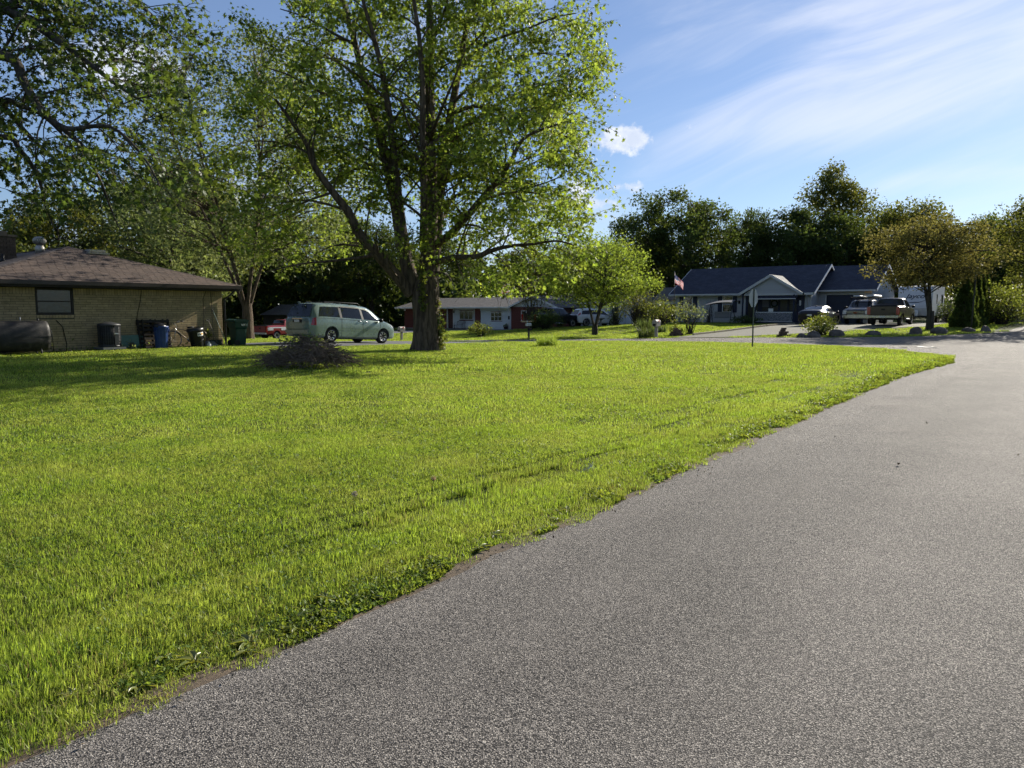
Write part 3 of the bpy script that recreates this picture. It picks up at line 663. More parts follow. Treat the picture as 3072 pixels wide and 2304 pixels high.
# ---------------------------------------------------------------- tan brick house
BRICK = mat('tan_brick', (.36, .275, .150), .9, var=.18, scale=7, bump=.2, bscale=50, island=.14, coord='World', dirt=((.13, .10, .06), 1.6, .45)); MORTAR = mat('mortar', (.10, .085, .062), .95, var=.2)
BROWN = mat('brown_paint', (.020, .015, .012), .6, var=.2); SHING = mat('brown_shingle', (.078, .054, .042), .9, var=.25, scale=12, bump=.4, bscale=90, island=.22, coord='World', dirt=((.035, .028, .024), 1.3, .5))
def brick_house():
    base = W(17.0, 28.8); base.z = .10
    t = thing('brick_house', 'low tan brick house with brown hip roof beside the parked van', 'house', base)
    L = 8.75; Hw = 2.28; wx0, wx1, wz0, wz1 = -7.0, -5.78, 1.33, 2.28
    wall = MB().box((-L, .0075, -.3), (wx0, .25, Hw)).box((wx1, .0075, -.3), (-.012, .25, Hw)).box((wx0, .0075, -.3), (wx1, .25, wz0)).box((-.24, .26, -.3), (-.012, 14, Hw)).box((-L, .26, -.3), (-L + .24, 14, Hw)).box((-L, 14.0, -.3), (-.012, 14.2, Hw)).build('wall', MORTAR, t)
    T = []; r = random.Random(4); row = .0875; z = -.05; k = 0
    ops = [(wx0, wx1, wz0 - .11, 9)]
    while z + row < Hw - .19:
        off = (k % 2) * .2 + .03 * (k % 3); x = -L - off
        while x < 0:
            for s, e in cut(max(x, -L), min(x + .40, 0), z, z + row, ops): T.append(TRS(((s + e) / 2, .05 + r.gauss(0, .0006), z + row / 2), (e - s - .012, .09, row - .012)))
            x += .40
        z += row; k += 1
    ztop = z
    x = -L
    while x < -.05:
        for s, e in cut(x, x + .098, ztop, Hw, ops): T.append(TRS(((s + e) / 2, .05 + r.gauss(0, .0005), (ztop + Hw) / 2), (e - s - .012, .09, Hw - ztop - .01)))
        x += .098
    x = wx0
    while x < wx1 - .04: T.append(TRS((x + .05, .035, wz0 - .055), (.088, .10, .10))); x += .1
    pieces(wall, 'brick', BRICK, T)
    window(t, wx0, wx1, wz0, wz1, BROWN, .06, 1, 2, glass=mat('old_glass', (.05, .06, .062), .12, var=.2, spec=.6), curtain=[(wx0 + .08, wx1 - .08, wz0 + .35)], fw=.07)
    e0, e1, ey = -9.25, .55, -.6; ez = 2.50; ax, ay, az = -4.4, 3.75, 4.03; hy = 10.6
    MB().box((e0, ey, ez - .20), (e1, ey + .04, ez)).box((e1 - .04, ey + .04, ez - .2), (e1, 14.6, ez)).box((e0, ey + .04, ez - .2), (e0 + .04, 14.6, ez)).box((e0, 14.56, ez - .2), (e1, 14.6, ez)).build('fascia', BROWN, t)
    MB().box((e0 + .05, ey + .05, ez - .215), (e1 - .05, 14.5, ez - .19)).build('soffit', BROWN, t)
    GUT = mat('brown_gutter', (.035, .028, .024), .35, .3)
    g = MB().prism([(0, 0), (-.11, .02), (-.13, .13), (-.118, .13), (-.1, .03), (0, .012)], 0, e1 - e0, Matrix.Translation((e0, ey, ez - .13)) @ Matrix.Rotation(-math.pi / 2, 4, 'Z') @ Matrix.Scale(-1, 4, (1, 0, 0)))
    g = MB().box((e0, ey - .12, ez - .13), (e1, ey - .002, ez - .115)).box((e0, ey - .13, ez - .13), (e1, ey - .118, ez + .005)); g.build('gutter', GUT, t, .004)
    MB().tube([(.25, ey - .06, ez - .14), (.22, -.3, ez - .36), (.07, -.06, ez - .55), (.07, -.06, .05)], .04, 8).build('downspout', mat('downspout', (.05, .05, .055), .4, .3), t)
    fl = slab([(e0, ey, ez), (e1, ey, ez), (ax, ay, az)], .05, SHING, 'roof', t)
    slab([(e0, 14.6, ez), (e0, ey, ez), (ax, ay, az), (ax, hy, az)], .05, SHING, 'roof', t); slab([(e1, ey, ez), (e1, 14.6, ez), (ax, hy, az), (ax, ay, az)], .05, SHING, 'roof', t); slab([(e1, 14.6, ez), (e0, 14.6, ez), (ax, hy, az)], .05, SHING, 'roof', t)
    # shingle tabs on the end slope: thin wedges, each course lying over the one below
    T = []; n = 27; d = Vector((0, ay - ey, az - ez)); sl = d.length; d.normalize(); rot = Matrix.Rotation(math.atan2(d.z, d.y) - .03, 4, 'X'); nv = Vector((0, -d.z, d.y))
    for k in range(n):
        f = (k + .5) / n; f2 = (k + 1.1) / n; xa, xb = e0 + (ax - e0) * f2, e1 + (ax - e1) * f2; x = xa - .14 * (k % 2) - r.random() * .08
        while x < xb:
            s, e = max(x, xa), min(x + .285, xb)
            if e - s > .06:
                c = Vector((0, ey, ez)) + d * (sl * f) + nv * (.009 + r.random() * .003); c.x = (s + e) / 2
                T.append(TRS(c, (e - s - .012, sl / n * 1.16, .011), rot))
            x += .285
    pieces(fl, 'shingle', SHING, T)
    rid = MB()
    for p, q in (((e0, ey, ez), (ax, ay, az)), ((e1, ey, ez), (ax, ay, az)), ((ax, ay, az), (ax, hy, az))):
        p, q = Vector(p), Vector(q); m = max(6, int((q - p).length / .3))
        sd_ = Vector((q.y - p.y, p.x - q.x, 0)).normalized() * .10; dn = Vector((0, 0, .10 * (.26 if p.z < q.z else .36)))
        for k in range(m):
            a, b = p.lerp(q, k / m) + Vector((0, 0, .026)), p.lerp(q, (k + 1.1) / m) + Vector((0, 0, .018)); rid.quad(a - sd_ - dn, b - sd_ - dn, b, a).quad(a, b, b + sd_ - dn, a + sd_ - dn)
    rid.build('ridge_caps', mat('ridge_cap', (.055, .041, .035), .9, var=.2, scale=10, coord='World'), t)
    sl_z = lambda x: ez + (az - ez) * (x - e0) / (ax - e0)
    # roof fittings
    METAL = mat('vent_metal', (.40, .38, .34), .45, .6, var=.2, dirt=((.2, .12, .07), 6, .6))
    tv = MB().lathe([(.17, -.15), (.17, .12), (.13, .16), (.13, .2)], 18, Matrix.Translation((-4.98, 5.0, sl_z(-4.98) + .08)))
    v = tv.build('turbine_vent', METAL, t); fin = MB()
    for k in range(20):
        a0 = 2 * math.pi * k / 20; pts = []
        for j in range(7):
            ph = -1.1 + 2.3 * j / 6; rr = .22 * math.cos(ph); pts.append((-4.98 + rr * math.cos(a0 + .1 * j), 5.0 + rr * math.sin(a0 + .1 * j), sl_z(-4.98) + .45 + .16 * math.sin(ph)))
        fin.tube(pts, [.026] * 7, 4)
    fin.build('fin', METAL, v)
    cb = MB().box((-6.85, 6.0, 2.6), (-6.0, 6.8, 4.55)); c = cb.build('chimney', MORTAR, t); c.location = (.32, -.5, -.12); T = []
    for k in range(16):
        z = 3.15 + k * .087; o = .11 * (k % 2)
        for j in range(5):
            s, e = max(-6.87, -6.87 + j * .22 - o), min(-5.98, -6.87 + (j + 1) * .22 - o)
            if e - s > .05: T.append(TRS(((s + e) / 2, 5.985, z), (e - s - .015, .05, .074)))
            s2, e2 = max(5.96, 5.96 + j * .22 - o), min(6.82, 5.96 + (j + 1) * .22 - o)
            if e2 - s2 > .05: T.append(TRS((-6.865, (s2 + e2) / 2, z), (.05, e2 - s2 - .015, .074)))
    pieces(c, 'chimney_brick', mat('chimney_brick', (.12, .085, .06), .9, var=.3, island=.25), T)
    MB().box((-6.92, 5.93, 4.55), (-5.93, 6.87, 4.63)).box((-6.65, 6.2, 4.63), (-6.2, 6.6, 4.78)).build('chimney_cap', mat('chimney_cap', (.17, .13, .09), .9), c)
    MB().lathe([(.05, -.2), (.05, .28)], 10, Matrix.Translation((-6.4, 4.7, sl_z(-6.4)))).lathe([(.14, -.04), (.06, .1)], 10, Matrix.Translation((-6.4, 4.7, sl_z(-6.4)))).build('vent_pipe', BLACK, t)
    MB().box((-3.95, 2.95, 3.82), (-3.3, 3.5, 3.93)).box((-4.05, 2.8, 3.74), (-3.2, 3.6, 3.80)).build('roof_vent', METAL, t, .02)
    # cables and outlet on the wall
    cab = mat('cable', (.03, .025, .02), .7)
    MB().tube([(-3.35, -.01, 2.25), (-3.4, -.012, 1.9), (-3.55, -.01, 1.3), (-3.62, -.01, .9)], .012, 5).tube([(-.72, -.01, 2.27), (-.85, -.012, 1.95), (-.84, -.01, 1.3), (-.9, -.01, .7), (-.9, -.01, .3)], .012, 5).tube([(-.5, -.01, 2.25), (-.48, -.01, 1.2), (-.46, -.01, .2)], .01, 5).tube([(-6.4, -.02, 1.15), (-6.2, -.03, .9), (-6.1, -.03, .3), (-6.12, -.03, .05)], .014, 5).build('cable', cab, t)
    MB().box((-7.45, -.03, .88), (-7.35, .0, 1.02)).build('outlet_box', BLACK, t)
brick_house()
def at_house(x, y, dz=0): return W(17.0 + x, 28.8 + y, dz)

# ---------------------------------------------------------------- things along the brick wall
def oil_tank():
    t = thing('oil_tank', 'black oval steel oil tank on legs under the brick house window', 'tank', at_house(-7.95, -.75))
    m = mat('tank_steel', (.022, .021, .020), .55, .1, var=.5, scale=5, bump=.4, bscale=30, dirt=((.10, .085, .07), 2.5, .6)); mb = MB(); n = 28; k0 = len(mb.v)
    prof = [(-.98, .02), (-.98, .86), (-.94, .97), (-.86, 1), (.86, 1), (.94, .97), (.98, .86), (.98, .02)]
    for x, s in prof:
        for q in range(n):
            a = 2 * math.pi * q / n; cy, cz = math.cos(a), math.sin(a); yy = .34 * abs(cy) ** .9 * (1 if cy > 0 else -1); zz = .52 * abs(cz) ** .75 * (1 if cz > 0 else -1)
            mb.v.append((x, yy * s, .62 + zz * s))
    for j in range(len(prof) - 1):
        for q in range(n): a, b = j * n + q, j * n + (q + 1) % n; mb.f.append((a, b, b + n, a + n)); mb.sm.append(True)
    mb.f += [tuple(range(n)), tuple(reversed(range((len(prof) - 1) * n, len(prof) * n)))]; mb.sm += [False] * 2
    mb.build('shell', m, t)
    MB().box((-.99, -.353, .60), (.99, -.335, .615)).build('seam', m, t)
    for x in (-.7, .7):
        for y in (-.22, .22): MB().tube([(x, y, .25), (x, y, -.15)], .03, 6).build('leg', m, t)
    MB().tube([(.2, 0, 1.1), (.2, 0, 1.26)], .014, 6).build('vent_pipe', GALV, t); MB().tube([(.72, 0, 1.1), (.72, 0, 1.2)], .03, 6).build('filler_cap', m, t)
    MB().tube([(.78, 0, 1.14), (.95, -.1, 1.1), (1.06, -.2, .7), (1.08, -.2, .1)], .012, 5).build('fuel_line', BLACK, t)
oil_tank()
def ac_unit():
    t = thing('air_conditioner', 'round grey outdoor air conditioner unit by the tan brick wall', 'air conditioner', at_house(-4.85, -.55))
    dk = mat('ac_grey', (.05, .052, .055), .5, .3, var=.2)
    MB().lathe([(.33, .20), (.34, .92)], 28).build('coil', mat('ac_coil', (.018, .018, .02), .6, .2), t)
    MB().lathe([(.37, .14), (.385, .16), (.385, .2), (.3, .2)], 28).build('base_pan', dk, t)
    MB().lathe([(.385, .90), (.385, .95), (.36, .97), (.2, 1.02), (.1, 1.05), (.02, 1.05)], 28).build('top_cap', dk, t)
    for k in range(30):
        a = 2 * math.pi * k / 30; MB().beam((.372 * math.cos(a), .372 * math.sin(a), .2), (.372 * math.cos(a), .372 * math.sin(a), .91), .012, .012).build('louver', dk, t)
    w = MB()
    for k in range(13): w.lathe([(.376, .23 + k * .055), (.381, .236 + k * .055), (.376, .242 + k * .055)], 28, cap=False)
    w.build('guard_wire', dk, t)
    MB().box((.02, -.40, .2), (.16, -.385, .9)).build('control_panel', dk, t); MB().box((.0, -.412, .60), (.14, -.402, .645)).build('name_plate', GALV, t)
    MB().box((-.4, -.4, .05), (.4, .4, .13)).build('pad', mat('pad_grey', (.18, .18, .17), .9), t)
    for x in (-.25, .0, .25): MB().box((x - .04, -.3, -.06), (x + .04, .3, .05)).build('foot', BLACK, t)
ac_unit()
def board_and_pallet():
    tag(MB().box((-.34, -.02, -.05), (.5, .01, .52), Matrix.Rotation(R(-10), 4, 'X')).build('sheet_board', mat('teal_board', (.10, .19, .165), .8, var=.15, dirt=((.2, .2, .16), 2, .4)), None, loc=at_house(-3.95, -.22), rot=(0, 0, TH)), 'pale teal board leaning on the brick wall beside the air conditioner', 'board')
    tag(MB().prism([(-.08, -.03), (.1, -.03), (.09, .22), (.05, .26), (-.06, .25)], -.02, .02, Matrix.Rotation(R(-12), 4, 'X')).build('paver_slab', mat('paver', (.07, .065, .05), .9), None, .006, loc=at_house(-3.95, -.36), rot=(0, 0, TH)), 'small dark slab leaning against the pale teal board', 'slab')
    for off, lab in ((0, 'dark wooden pallet standing against the wall behind the blue bin'), (.17, 'second dark pallet leaning close behind the front pallet')):
        t = thing('pallet', lab, 'pallet', at_house(-3.0 - off * .6, -.42 + off), None, 'pallets against the wall'); t.rotation_euler = (R(-9), 0, TH)
        wd = mat('old_wood', (.028, .023, .019), .9, var=.35, scale=14)
        for k in range(7):
            z = .05 + k * .165; MB().box((-.52, -.07, z - .045), (.52, -.05, z + (.06 if k == 6 else .045))).build('slat', wd, t, .003)
        for x in (-.49, 0, .49): MB().box((x - .022, -.048, -.05), (x + .022, .05, 1.13)).build('stringer', wd, t, .003)
        for k in range(4): MB().box((-.52, .052, .04 + k * .33), (.52, .07, .13 + k * .33)).build('back_slat', wd, t, .003)
board_and_pallet()
def text(body, size, mt, parent, m, name='lettering', ext=.002, shear=0, align='CENTER', sx=1):
    cu = bpy.data.curves.new(name, 'FONT'); cu.body = body; cu.size = size; cu.extrude = ext; cu.shear = shear; cu.align_x = align; cu.align_y = 'CENTER'; cu.materials.append(mt); cu.offset = size * .012
    o = link(name, cu, parent); o.matrix_basis = m @ Matrix.Diagonal((sx, 1, 1, 1)); return o
STAND = Matrix.Rotation(math.pi / 2, 4, 'X')     # text standing up, facing local -y
WMW = mat('logo_white', (.75, .76, .74), .6); WMG = mat('logo_gold', (.75, .42, .05), .6); WMK = mat('logo_dark', (.02, .025, .02), .6)
def blue_bin():
    t = thing('trash_can', 'dark blue plastic trash can standing in front of the pallet', 'trash can', at_house(-3.05, -.78))
    m = mat('blue_plastic', (.020, .050, .17), .42, var=.15, dirt=((.05, .07, .12), 5, .4))
    MB().lathe([(.20, 0), (.212, .02), (.255, .80), (.275, .82), (.275, .86), (.255, .865), (.25, .80)], 26).build('body', m, t)
    for k in range(14):
        a = 2 * math.pi * k / 14; MB().beam((.208 * math.cos(a), .208 * math.sin(a), .05), (.248 * math.cos(a), .248 * math.sin(a), .68), .016, .016).build('rib', m, t)
    for s in (0, 2.2, 4.3): MB().tube([(.262 * math.cos(s - .75 - .2), .262 * math.sin(s - .75 - .2), .79), (.30 * math.cos(s - .75 - .15), .30 * math.sin(s - .75 - .15), .66), (.30 * math.cos(s - .75 + .15), .30 * math.sin(s - .75 + .15), .66), (.262 * math.cos(s - .75 + .2), .262 * math.sin(s - .75 + .2), .79)], .018, 6).build('handle', m, t)
    b = MB(); r = random.Random(3); b.lathe([(.0, .98), (.12, .97), (.22, .92), (.27, .86), (.24, .80)], 16, cap=False); b.v = [(x * (1 + r.uniform(-.1, .1)) - .05, y * (1 + r.uniform(-.1, .1)), z + r.uniform(-.03, .03) - x * .12) for x, y, z in b.v]
    b.build('bin_bag', mat('bag_black', (.012, .012, .014), .3), t)
blue_bin()
def bicycle():
    t = thing('bicycle', 'old cruiser bicycle leaning against the brick wall behind the black bin', 'bicycle', at_house(-1.75, -.32)); t.rotation_euler = (R(-8), 0, TH)
    tan = mat('bike_paint', (.15, .13, .10), .4, .5, dirt=((.10, .05, .03), 9, .5)); ch = mat('bike_chrome', (.6, .6, .58), .2, .95)
    for x in (-.55, .53):
        w = MB(); w.lathe([(.315, -.02), (.335, 0), (.315, .02), (.30, 0), (.315, -.02)], 30, Matrix.Translation((x, 0, .335)) @ STAND, cap=False); ww = w.build('wheel', RUBBER, t)
        sp = MB()
        for k in range(18): a = 2 * math.pi * k / 18; sp.tube([(x + .02 * math.cos(a), 0, .335 + .02 * math.sin(a)), (x + .305 * math.cos(a), 0, .335 + .305 * math.sin(a))], .0022, 3)
        sp.build('spoke', ch, ww); MB().lathe([(.298, -.012), (.304, 0), (.298, .012), (.290, 0), (.298, -.012)], 30, Matrix.Translation((x, 0, .335)) @ STAND, cap=False).build('rim', ch, ww)
        f = MB(); k0 = 9
        f.tube([(x + .36 * math.cos(R(a)), 0, .335 + .36 * math.sin(R(a))) for a in range(20, 171, 15)] if x < 0 else [(x + .36 * math.cos(R(a)), 0, .335 + .36 * math.sin(R(a))) for a in range(-10, 161, 15)], .022, 6)
        f.build('mudguard', tan, t)
    MB().tube([(-.55, 0, .335), (-.45, 0, .62), (-.38, 0, .82)], .018, 6).build('fork', ch, t)
    MB().tube([(-.40, 0, .76), (-.1, 0, .70), (.2, 0, .58), (.22, 0, .30)], .019, 6).tube([(-.42, 0, .68), (-.15, 0, .45), (.06, 0, .28)], .02, 6).tube([(.06, 0, .28), (.17, 0, .74)], .018, 6).tube([(.06, 0, .28), (.53, 0, .335)], .012, 6).tube([(.15, 0, .62), (.53, 0, .335)], .012, 6).build('frame', tan, t)
    MB().tube([(-.38, 0, .82), (-.40, 0, .90), (-.46, 0, .95), (-.46, -.22, 1.0), (-.36, -.30, 1.02), (-.24, -.32, .99)], .013, 6).tube([(-.46, 0, .95), (-.46, .1, 1.0)], .013, 6).build('handlebar', ch, t); MB().tube([(-.36, -.30, 1.02), (-.24, -.32, .99)], .02, 6).build('grip', BLACK, t)
    MB().lathe([(.02, 0), (.12, .03), (.13, .06), (.06, .09), (.01, .09)], 14, Matrix.Translation((.2, 0, .74)) @ Matrix.Diagonal((1.2, .8, 1, 1))).build('saddle', BLACK, t)
    MB().lathe([(.08, -.006), (.08, .006)], 18, Matrix.Translation((.06, -.04, .28)) @ STAND).tube([(.06, -.05, .28), (.13, -.06, .14)], .01, 5).build('crank', ch, t)
bicycle()
def black_bin():
    t = thing('recycling_bin', 'tilted black round recycling bin with a white logo sticker', 'bin', at_house(-1.62, -.85)); t.rotation_euler = (0, R(-8), TH)
    m = mat('bin_black', (.012, .013, .014), .38, var=.2)
    MB().lathe([(.22, .02), (.24, .05), (.285, .62), (.30, .64), (.30, .70)], 26).build('body', m, t)
    MB().lathe([(.315, .66), (.325, .68), (.32, .76), (.27, .80), (.24, .80), (.22, .78), (.02, .78)], 26).build('lid', m, t)
    MB().tube([(.26 * math.cos(a), .26 * math.sin(a) * 1.02, .25 + .10 * math.cos(a)) for a in [R(k) for k in range(180, 361, 12)]], .014, 5).build('strap', m, t)
    mb = MB()
    for k in range(6):
        a0, a1 = R(255 + k * 10), R(265 + k * 10); f = lambda z: .24 + (z - .05) * .079 + .004
        mb.quad(*[(f(z) * math.cos(a), f(z) * math.sin(a), z) for a, z in ((a0, .47), (a1, .47), (a1, .61), (a0, .61))])
    s = mb.build('sticker', WMW, t)
    text('W', .12, WMK, t, Matrix.Translation((.0, -.298, .54)) @ STAND, ext=.004, sx=1.2); text('M', .12, WMG, t, Matrix.Translation((.11, -.282, .54)) @ Matrix.Rotation(R(20), 4, 'Z') @ STAND, ext=.004, sx=1.1)
black_bin()
def green_cart():
    t = thing('wheelie_bin', 'tall dark green wheeled bin with WM letters at the house corner', 'bin', at_house(.18, -.82)); t.rotation_euler = (0, 0, TH + R(-4)); m = mat('green_plastic', (.006, .040, .026), .40, var=.15)
    mb = MB(); S = [(.05, .20, .25), (.35, .22, .28), (.70, .235, .30), (.78, .27, .33), (.98, .29, .35), (1.0, .31, .37), (1.03, .31, .37)]; k = 8
    for z, hx, hy in S:
        for q in ((-1, -1), (-.7, -1.04), (.7, -1.04), (1, -1), (1, 1), (.7, 1.02), (-.7, 1.02), (-1, 1)): mb.v.append((q[0] * hx, q[1] * hy, z))
    for j in range(len(S) - 1):
        for q in range(k): a, b = j * k + q, j * k + (q + 1) % k; mb.f.append((a, b, b + k, a + k)); mb.sm.append(False)
    mb.f += [tuple(range(k)), tuple(range((len(S) - 1) * k, len(S) * k))]; mb.sm += [False, False]; mb.build('body', m, t, .012)
    lid = MB(); lid.prism([(-.36, 1.03), (.33, 1.03), (.33, 1.06), (.2, 1.10), (-.2, 1.12), (-.36, 1.08)], -.38, .38); lid.build('lid', m, t, .015)
    MB().tube([(-.33, -.3, 1.0), (-.42, -.3, 1.03), (-.42, .3, 1.03), (-.33, .3, 1.0)], .02, 6).build('handle', m, t)
    for y in (-.3, .26): MB().lathe([(.13, 0), (.13, .05)], 20, Matrix.Translation((-.2, y + .04, .13)) @ STAND).build('wheel', RUBBER, t)
    text('W', .13, WMW, t, Matrix.Translation((.04, -.375, .87)) @ STAND, ext=.003, sx=1.3); text('M', .13, mat('logo_grey', (.20, .24, .21), .6), t, Matrix.Translation((.19, -.375, .87)) @ STAND, ext=.003, sx=1.1)
green_cart()
def yard_tools():
    t = thing('snow_shovel', 'snow pusher with a dark ribbed blade and grip handle by the brick wall', 'shovel', at_house(-.62, -.5)); g = mat('shovel_dark', (.012, .03, .026), .5)
    mb = MB()
    for k in range(9): mb.prism([(.04 * math.sin(j * .35), .03 + .04 * j) for j in range(7)] + [(.04 * math.sin(j * .35) + .03, .03 + .04 * j) for j in reversed(range(7))], -.28 + k * .063, -.235 + k * .063, Matrix.Rotation(R(90), 4, 'Z'))
    mb.build('blade', g, t); MB().tube([(.02, .0, .2), (-.08, .12, .62), (-.17, .24, 1.02)], .016, 6).build('shaft', mat('wood_shaft', (.16, .13, .10), .7), t)
    MB().tube([(-.17, .24, 1.02), (-.25, .26, 1.06), (-.24, .28, 1.11), (-.13, .28, 1.1), (-.11, .26, 1.05), (-.17, .24, 1.02)], .014, 6).build('grip', BLACK, t)
    t = thing('garden_rake', 'long handled pole tool leaning by the green wheeled bin', 'tool', at_house(-.26, -.55))
    MB().tube([(.08, 0, .02), (-.12, .22, .85), (-.26, .38, 1.42)], .017, 6).build('pole', mat('green_pole', (.12, .17, .14), .5), t); MB().tube([(-.26, .38, 1.42), (-.285, .41, 1.52)], .022, 6).build('grip', BLACK, t); MB().box((-.12, -.03, -.01), (.2, .03, .035)).build('head', GALV, t)
    t = thing('junk_bag', 'crumpled grey bag of junk at the foot of the brick wall', 'bag', at_house(-.98, -.65)); b = MB().lathe([(.02, .0), (.16, .0), (.2, .08), (.15, .2), (.05, .22)], 12); r = random.Random(2); b.v = [(x * 1.4 * (1 + r.uniform(-.3, .3)), y * (1 + r.uniform(-.3, .3)), z * (1 + r.uniform(-.4, .3)) - .02) for x, y, z in b.v]; b.build('sack', mat('grey_sack', (.16, .17, .18), .6, var=.4, scale=20), t)
    t = thing('white_jug', 'small white jug beside the tilted black recycling bin', 'jug', at_house(-1.22, -.98)); MB().lathe([(.07, 0), (.08, .02), (.08, .13), (.03, .2), (.025, .23)], 12).build('bottle', WHITE, t)
yard_tools()

# ---------------------------------------------------------------- white house
SIDE = mat('grey_siding', (.36, .37, .38), .6, var=.08, scale=3, island=.05, dirt=((.24, .24, .23), 1.5, .35)); NAVY = mat('navy_paint', (.008, .014, .04), .5, var=.15)
ROOFB = shingle_mat('charcoal_shingle', (.024, .028, .044), (.040, .045, .064)); ROOFS = shingle_mat('charcoal_shingle_side', (.028, .031, .042), (.045, .048, .060), fr_axis='y')
TRIM = mat('grey_trim', (.44, .45, .45), .55, var=.08)
FOUND = mat('foundation', (.20, .19, .18), .95, var=.2)
def frame_m(o, xd, nd=None):        # local frame: x along xd, z up
    xd = Vector(xd).normalized(); yd = Vector((0, 0, 1)).cross(xd); m = Matrix((xd, yd, Vector((0, 0, 1)))).transposed().to_4x4(); m.translation = o; return m
def white_house():
    base = W(64.5, 30.7); base.z = .40
    t = thing('white_house', 'white sided house with dark blue-grey roof, porch gable and attached garage', 'house', base, RF); t.scale = (1.088, 1.088, 1.088)
    Lm, Lg, D_ = 11.3, 15.2, 8.0; ez, rz_ = 2.42, 4.80; gy = 1.95; gez, grz = 2.66, 4.72
    win = [(.70, 1.55, .93, 2.24), (4.17, 5.04, .93, 2.24)]
    core = MB().box((.02, .03, -.4), (Lm - .02, D_, 2.4)).box((Lm, gy + .03, -.4), (11.95, gy + .25, 2.64)).box((14.6, gy + .03, -.4), (Lg - .02, gy + .25, 2.64)).box((11.95, gy + .03, 2.25), (14.6, gy + .25, 2.64)).box((Lm, gy + 7.8, -.4), (Lg, gy + 8, 2.64)).box((Lg - .2, gy + .25, -.4), (Lg - .02, gy + 7.8, 2.64))
    wall = core.build('wall', SIDE, t)
    siding(wall, SIDE, .1, ez + .03, lambda z: (0, 6.2), [(.66, 1.59, .89, 2.28), (4.13, 5.08, .89, 2.28)])
    siding(wall, SIDE, .1, ez + .03, lambda z: (10.82, Lm), [])
    siding(wall, SIDE, .1, gez, lambda z: (Lm + .02, Lg), [(11.9, 14.65, -1, 2.30)], frame=Matrix.Translation((0, gy, 0)))
    MB().box((-.05, -.03, -.4), (Lm, .03, .1)).build('foundation', FOUND, t)
    for x0, x1, z0, z1 in win:
        window(t, x0, x1, z0, z1, WHITE, .0, 1, 2, fw=.05, curtain=[(x0 + .06, x0 + .22, z0 + .6), (x1 - .22, x1 - .06, z0 + .6)])
        for s in (x0 - .38, x1 + .02):
            sh = MB().box((s, -.05, z0 - .03), (s + .36, -.02, z1 + .03)); o = sh.build('shutter', NAVY, t)
            for k in range(14): MB().box((s + .04, -.062, z0 + .03 + k * .09), (s + .32, -.052, z0 + .09 + k * .09)).build('slat', NAVY, o)
    # main roof with gable ends
    slab([(-.45, -.5, ez), (Lm + .35, -.5, ez), (Lm + .35, 4.0, rz_), (-.45, 4.0, rz_)], .10, ROOFB, 'roof', t); slab([(-.45, 8.5, ez), (Lm + .35, 8.5, ez), (Lm + .35, 4.0, rz_), (-.45, 4.0, rz_)], .10, ROOFB, 'roof', t)
    MB().box((-.45, -.53, ez - .16), (5.8, -.505, ez + .02)).box((10.9, -.53, ez - .16), (Lm + .3, -.505, ez + .02)).build('fascia', TRIM, t)
    MB().box((-.4, -.5, ez - .17), (Lm + .3, .02, ez - .15)).build('soffit', TRIM, t)
    MB().box((-.45, -.63, ez - .10), (5.75, -.535, ez + .0)).build('gutter', TRIM, t, .01)
    rk = MB()
    for x in (-.47, Lm + .36):
        rk.beam((x, -.52, ez - .08), (x, 4.0, rz_ - .08), .035, .17, (0, 0, 1)); rk.beam((x, 8.5, ez - .08), (x, 4.0, rz_ - .08), .035, .17, (0, 0, 1))
    rk.build('rake_board', WHITE, t)
    fr = frame_m((Lm, 0, 0), (0, 1, 0)); gable = lambda z: ((z - ez) / (rz_ - ez) * 4.0 + .0 if z > ez else 0, 8.0 - (z - ez) / (rz_ - ez) * 4.0 if z > ez else 8)
    siding(wall, SIDE, .1, rz_ - .1, gable, [], frame=fr); mb = MB().prism([(0, 2.3), (8, 2.3), (4, rz_ - .08)], .02, .06, fr); mb.build('gable_backing', SIDE, t)
    fl = frame_m((0, 8, 0), (0, -1, 0)); siding(wall, SIDE, .1, rz_ - .1, gable, [], frame=fl); MB().prism([(0, 2.3), (8, 2.3), (4, rz_ - .08)], .02, .06, fl).build('gable_backing', SIDE, t)
    # garage, set back from the main front
    gm_ = gy + 3.5
    for ya in (gy - .45, gy + 8.45): slab([(Lm + .02, ya, gez), (Lg + .4, ya, gez), (Lg + .4, gm_, grz), (Lm + .02, gm_, grz)], .09, ROOFB, 'garage_roof', t)
    MB().box((Lm + .06, gy - .60, gez - .13), (Lg + .35, gy - .46, gez - .005)).build('gutter', TRIM, t, .01)
    fg = frame_m((Lg, gy, 0), (0, 1, 0)); gg = lambda z: ((z - gez) / (grz - gez) * 3.5 if z > gez else 0, 8 - (z - gez) / (grz - gez) * 4.5 if z > gez else 8)
    siding(wall, SIDE, .1, grz - .08, gg, [], frame=fg); MB().prism([(0, 2.5), (8, 2.5), (3.5, grz - .08)], .02, .06, fg).build('gable_backing', SIDE, t)
    rk = MB(); rk.beam((Lg + .41, gy - .47, gez - .08), (Lg + .41, gm_, grz - .08), .035, .16); rk.beam((Lg + .41, gy + 8.45, gez - .08), (Lg + .41, gm_, grz - .08), .035, .16); rk.build('rake_board', WHITE, t)
    gd = MB().box((11.9, gy + .02, -.3), (14.65, gy + .05, 2.28)).build('garage_door', NAVY, t)
    for k in range(4): MB().box((11.96, gy - .03, .0 + k * .56), (14.59, gy + .015, .545 + k * .56)).build('door_panel', NAVY, gd, .012)
    MB().box((11.8, gy - .05, -.3), (11.9, gy + .03, 2.4)).box((14.65, gy - .05, -.3), (14.75, gy + .03, 2.4)).box((11.9, gy - .05, 2.29), (14.65, gy + .03, 2.4)).build('door_trim', TRIM, t)
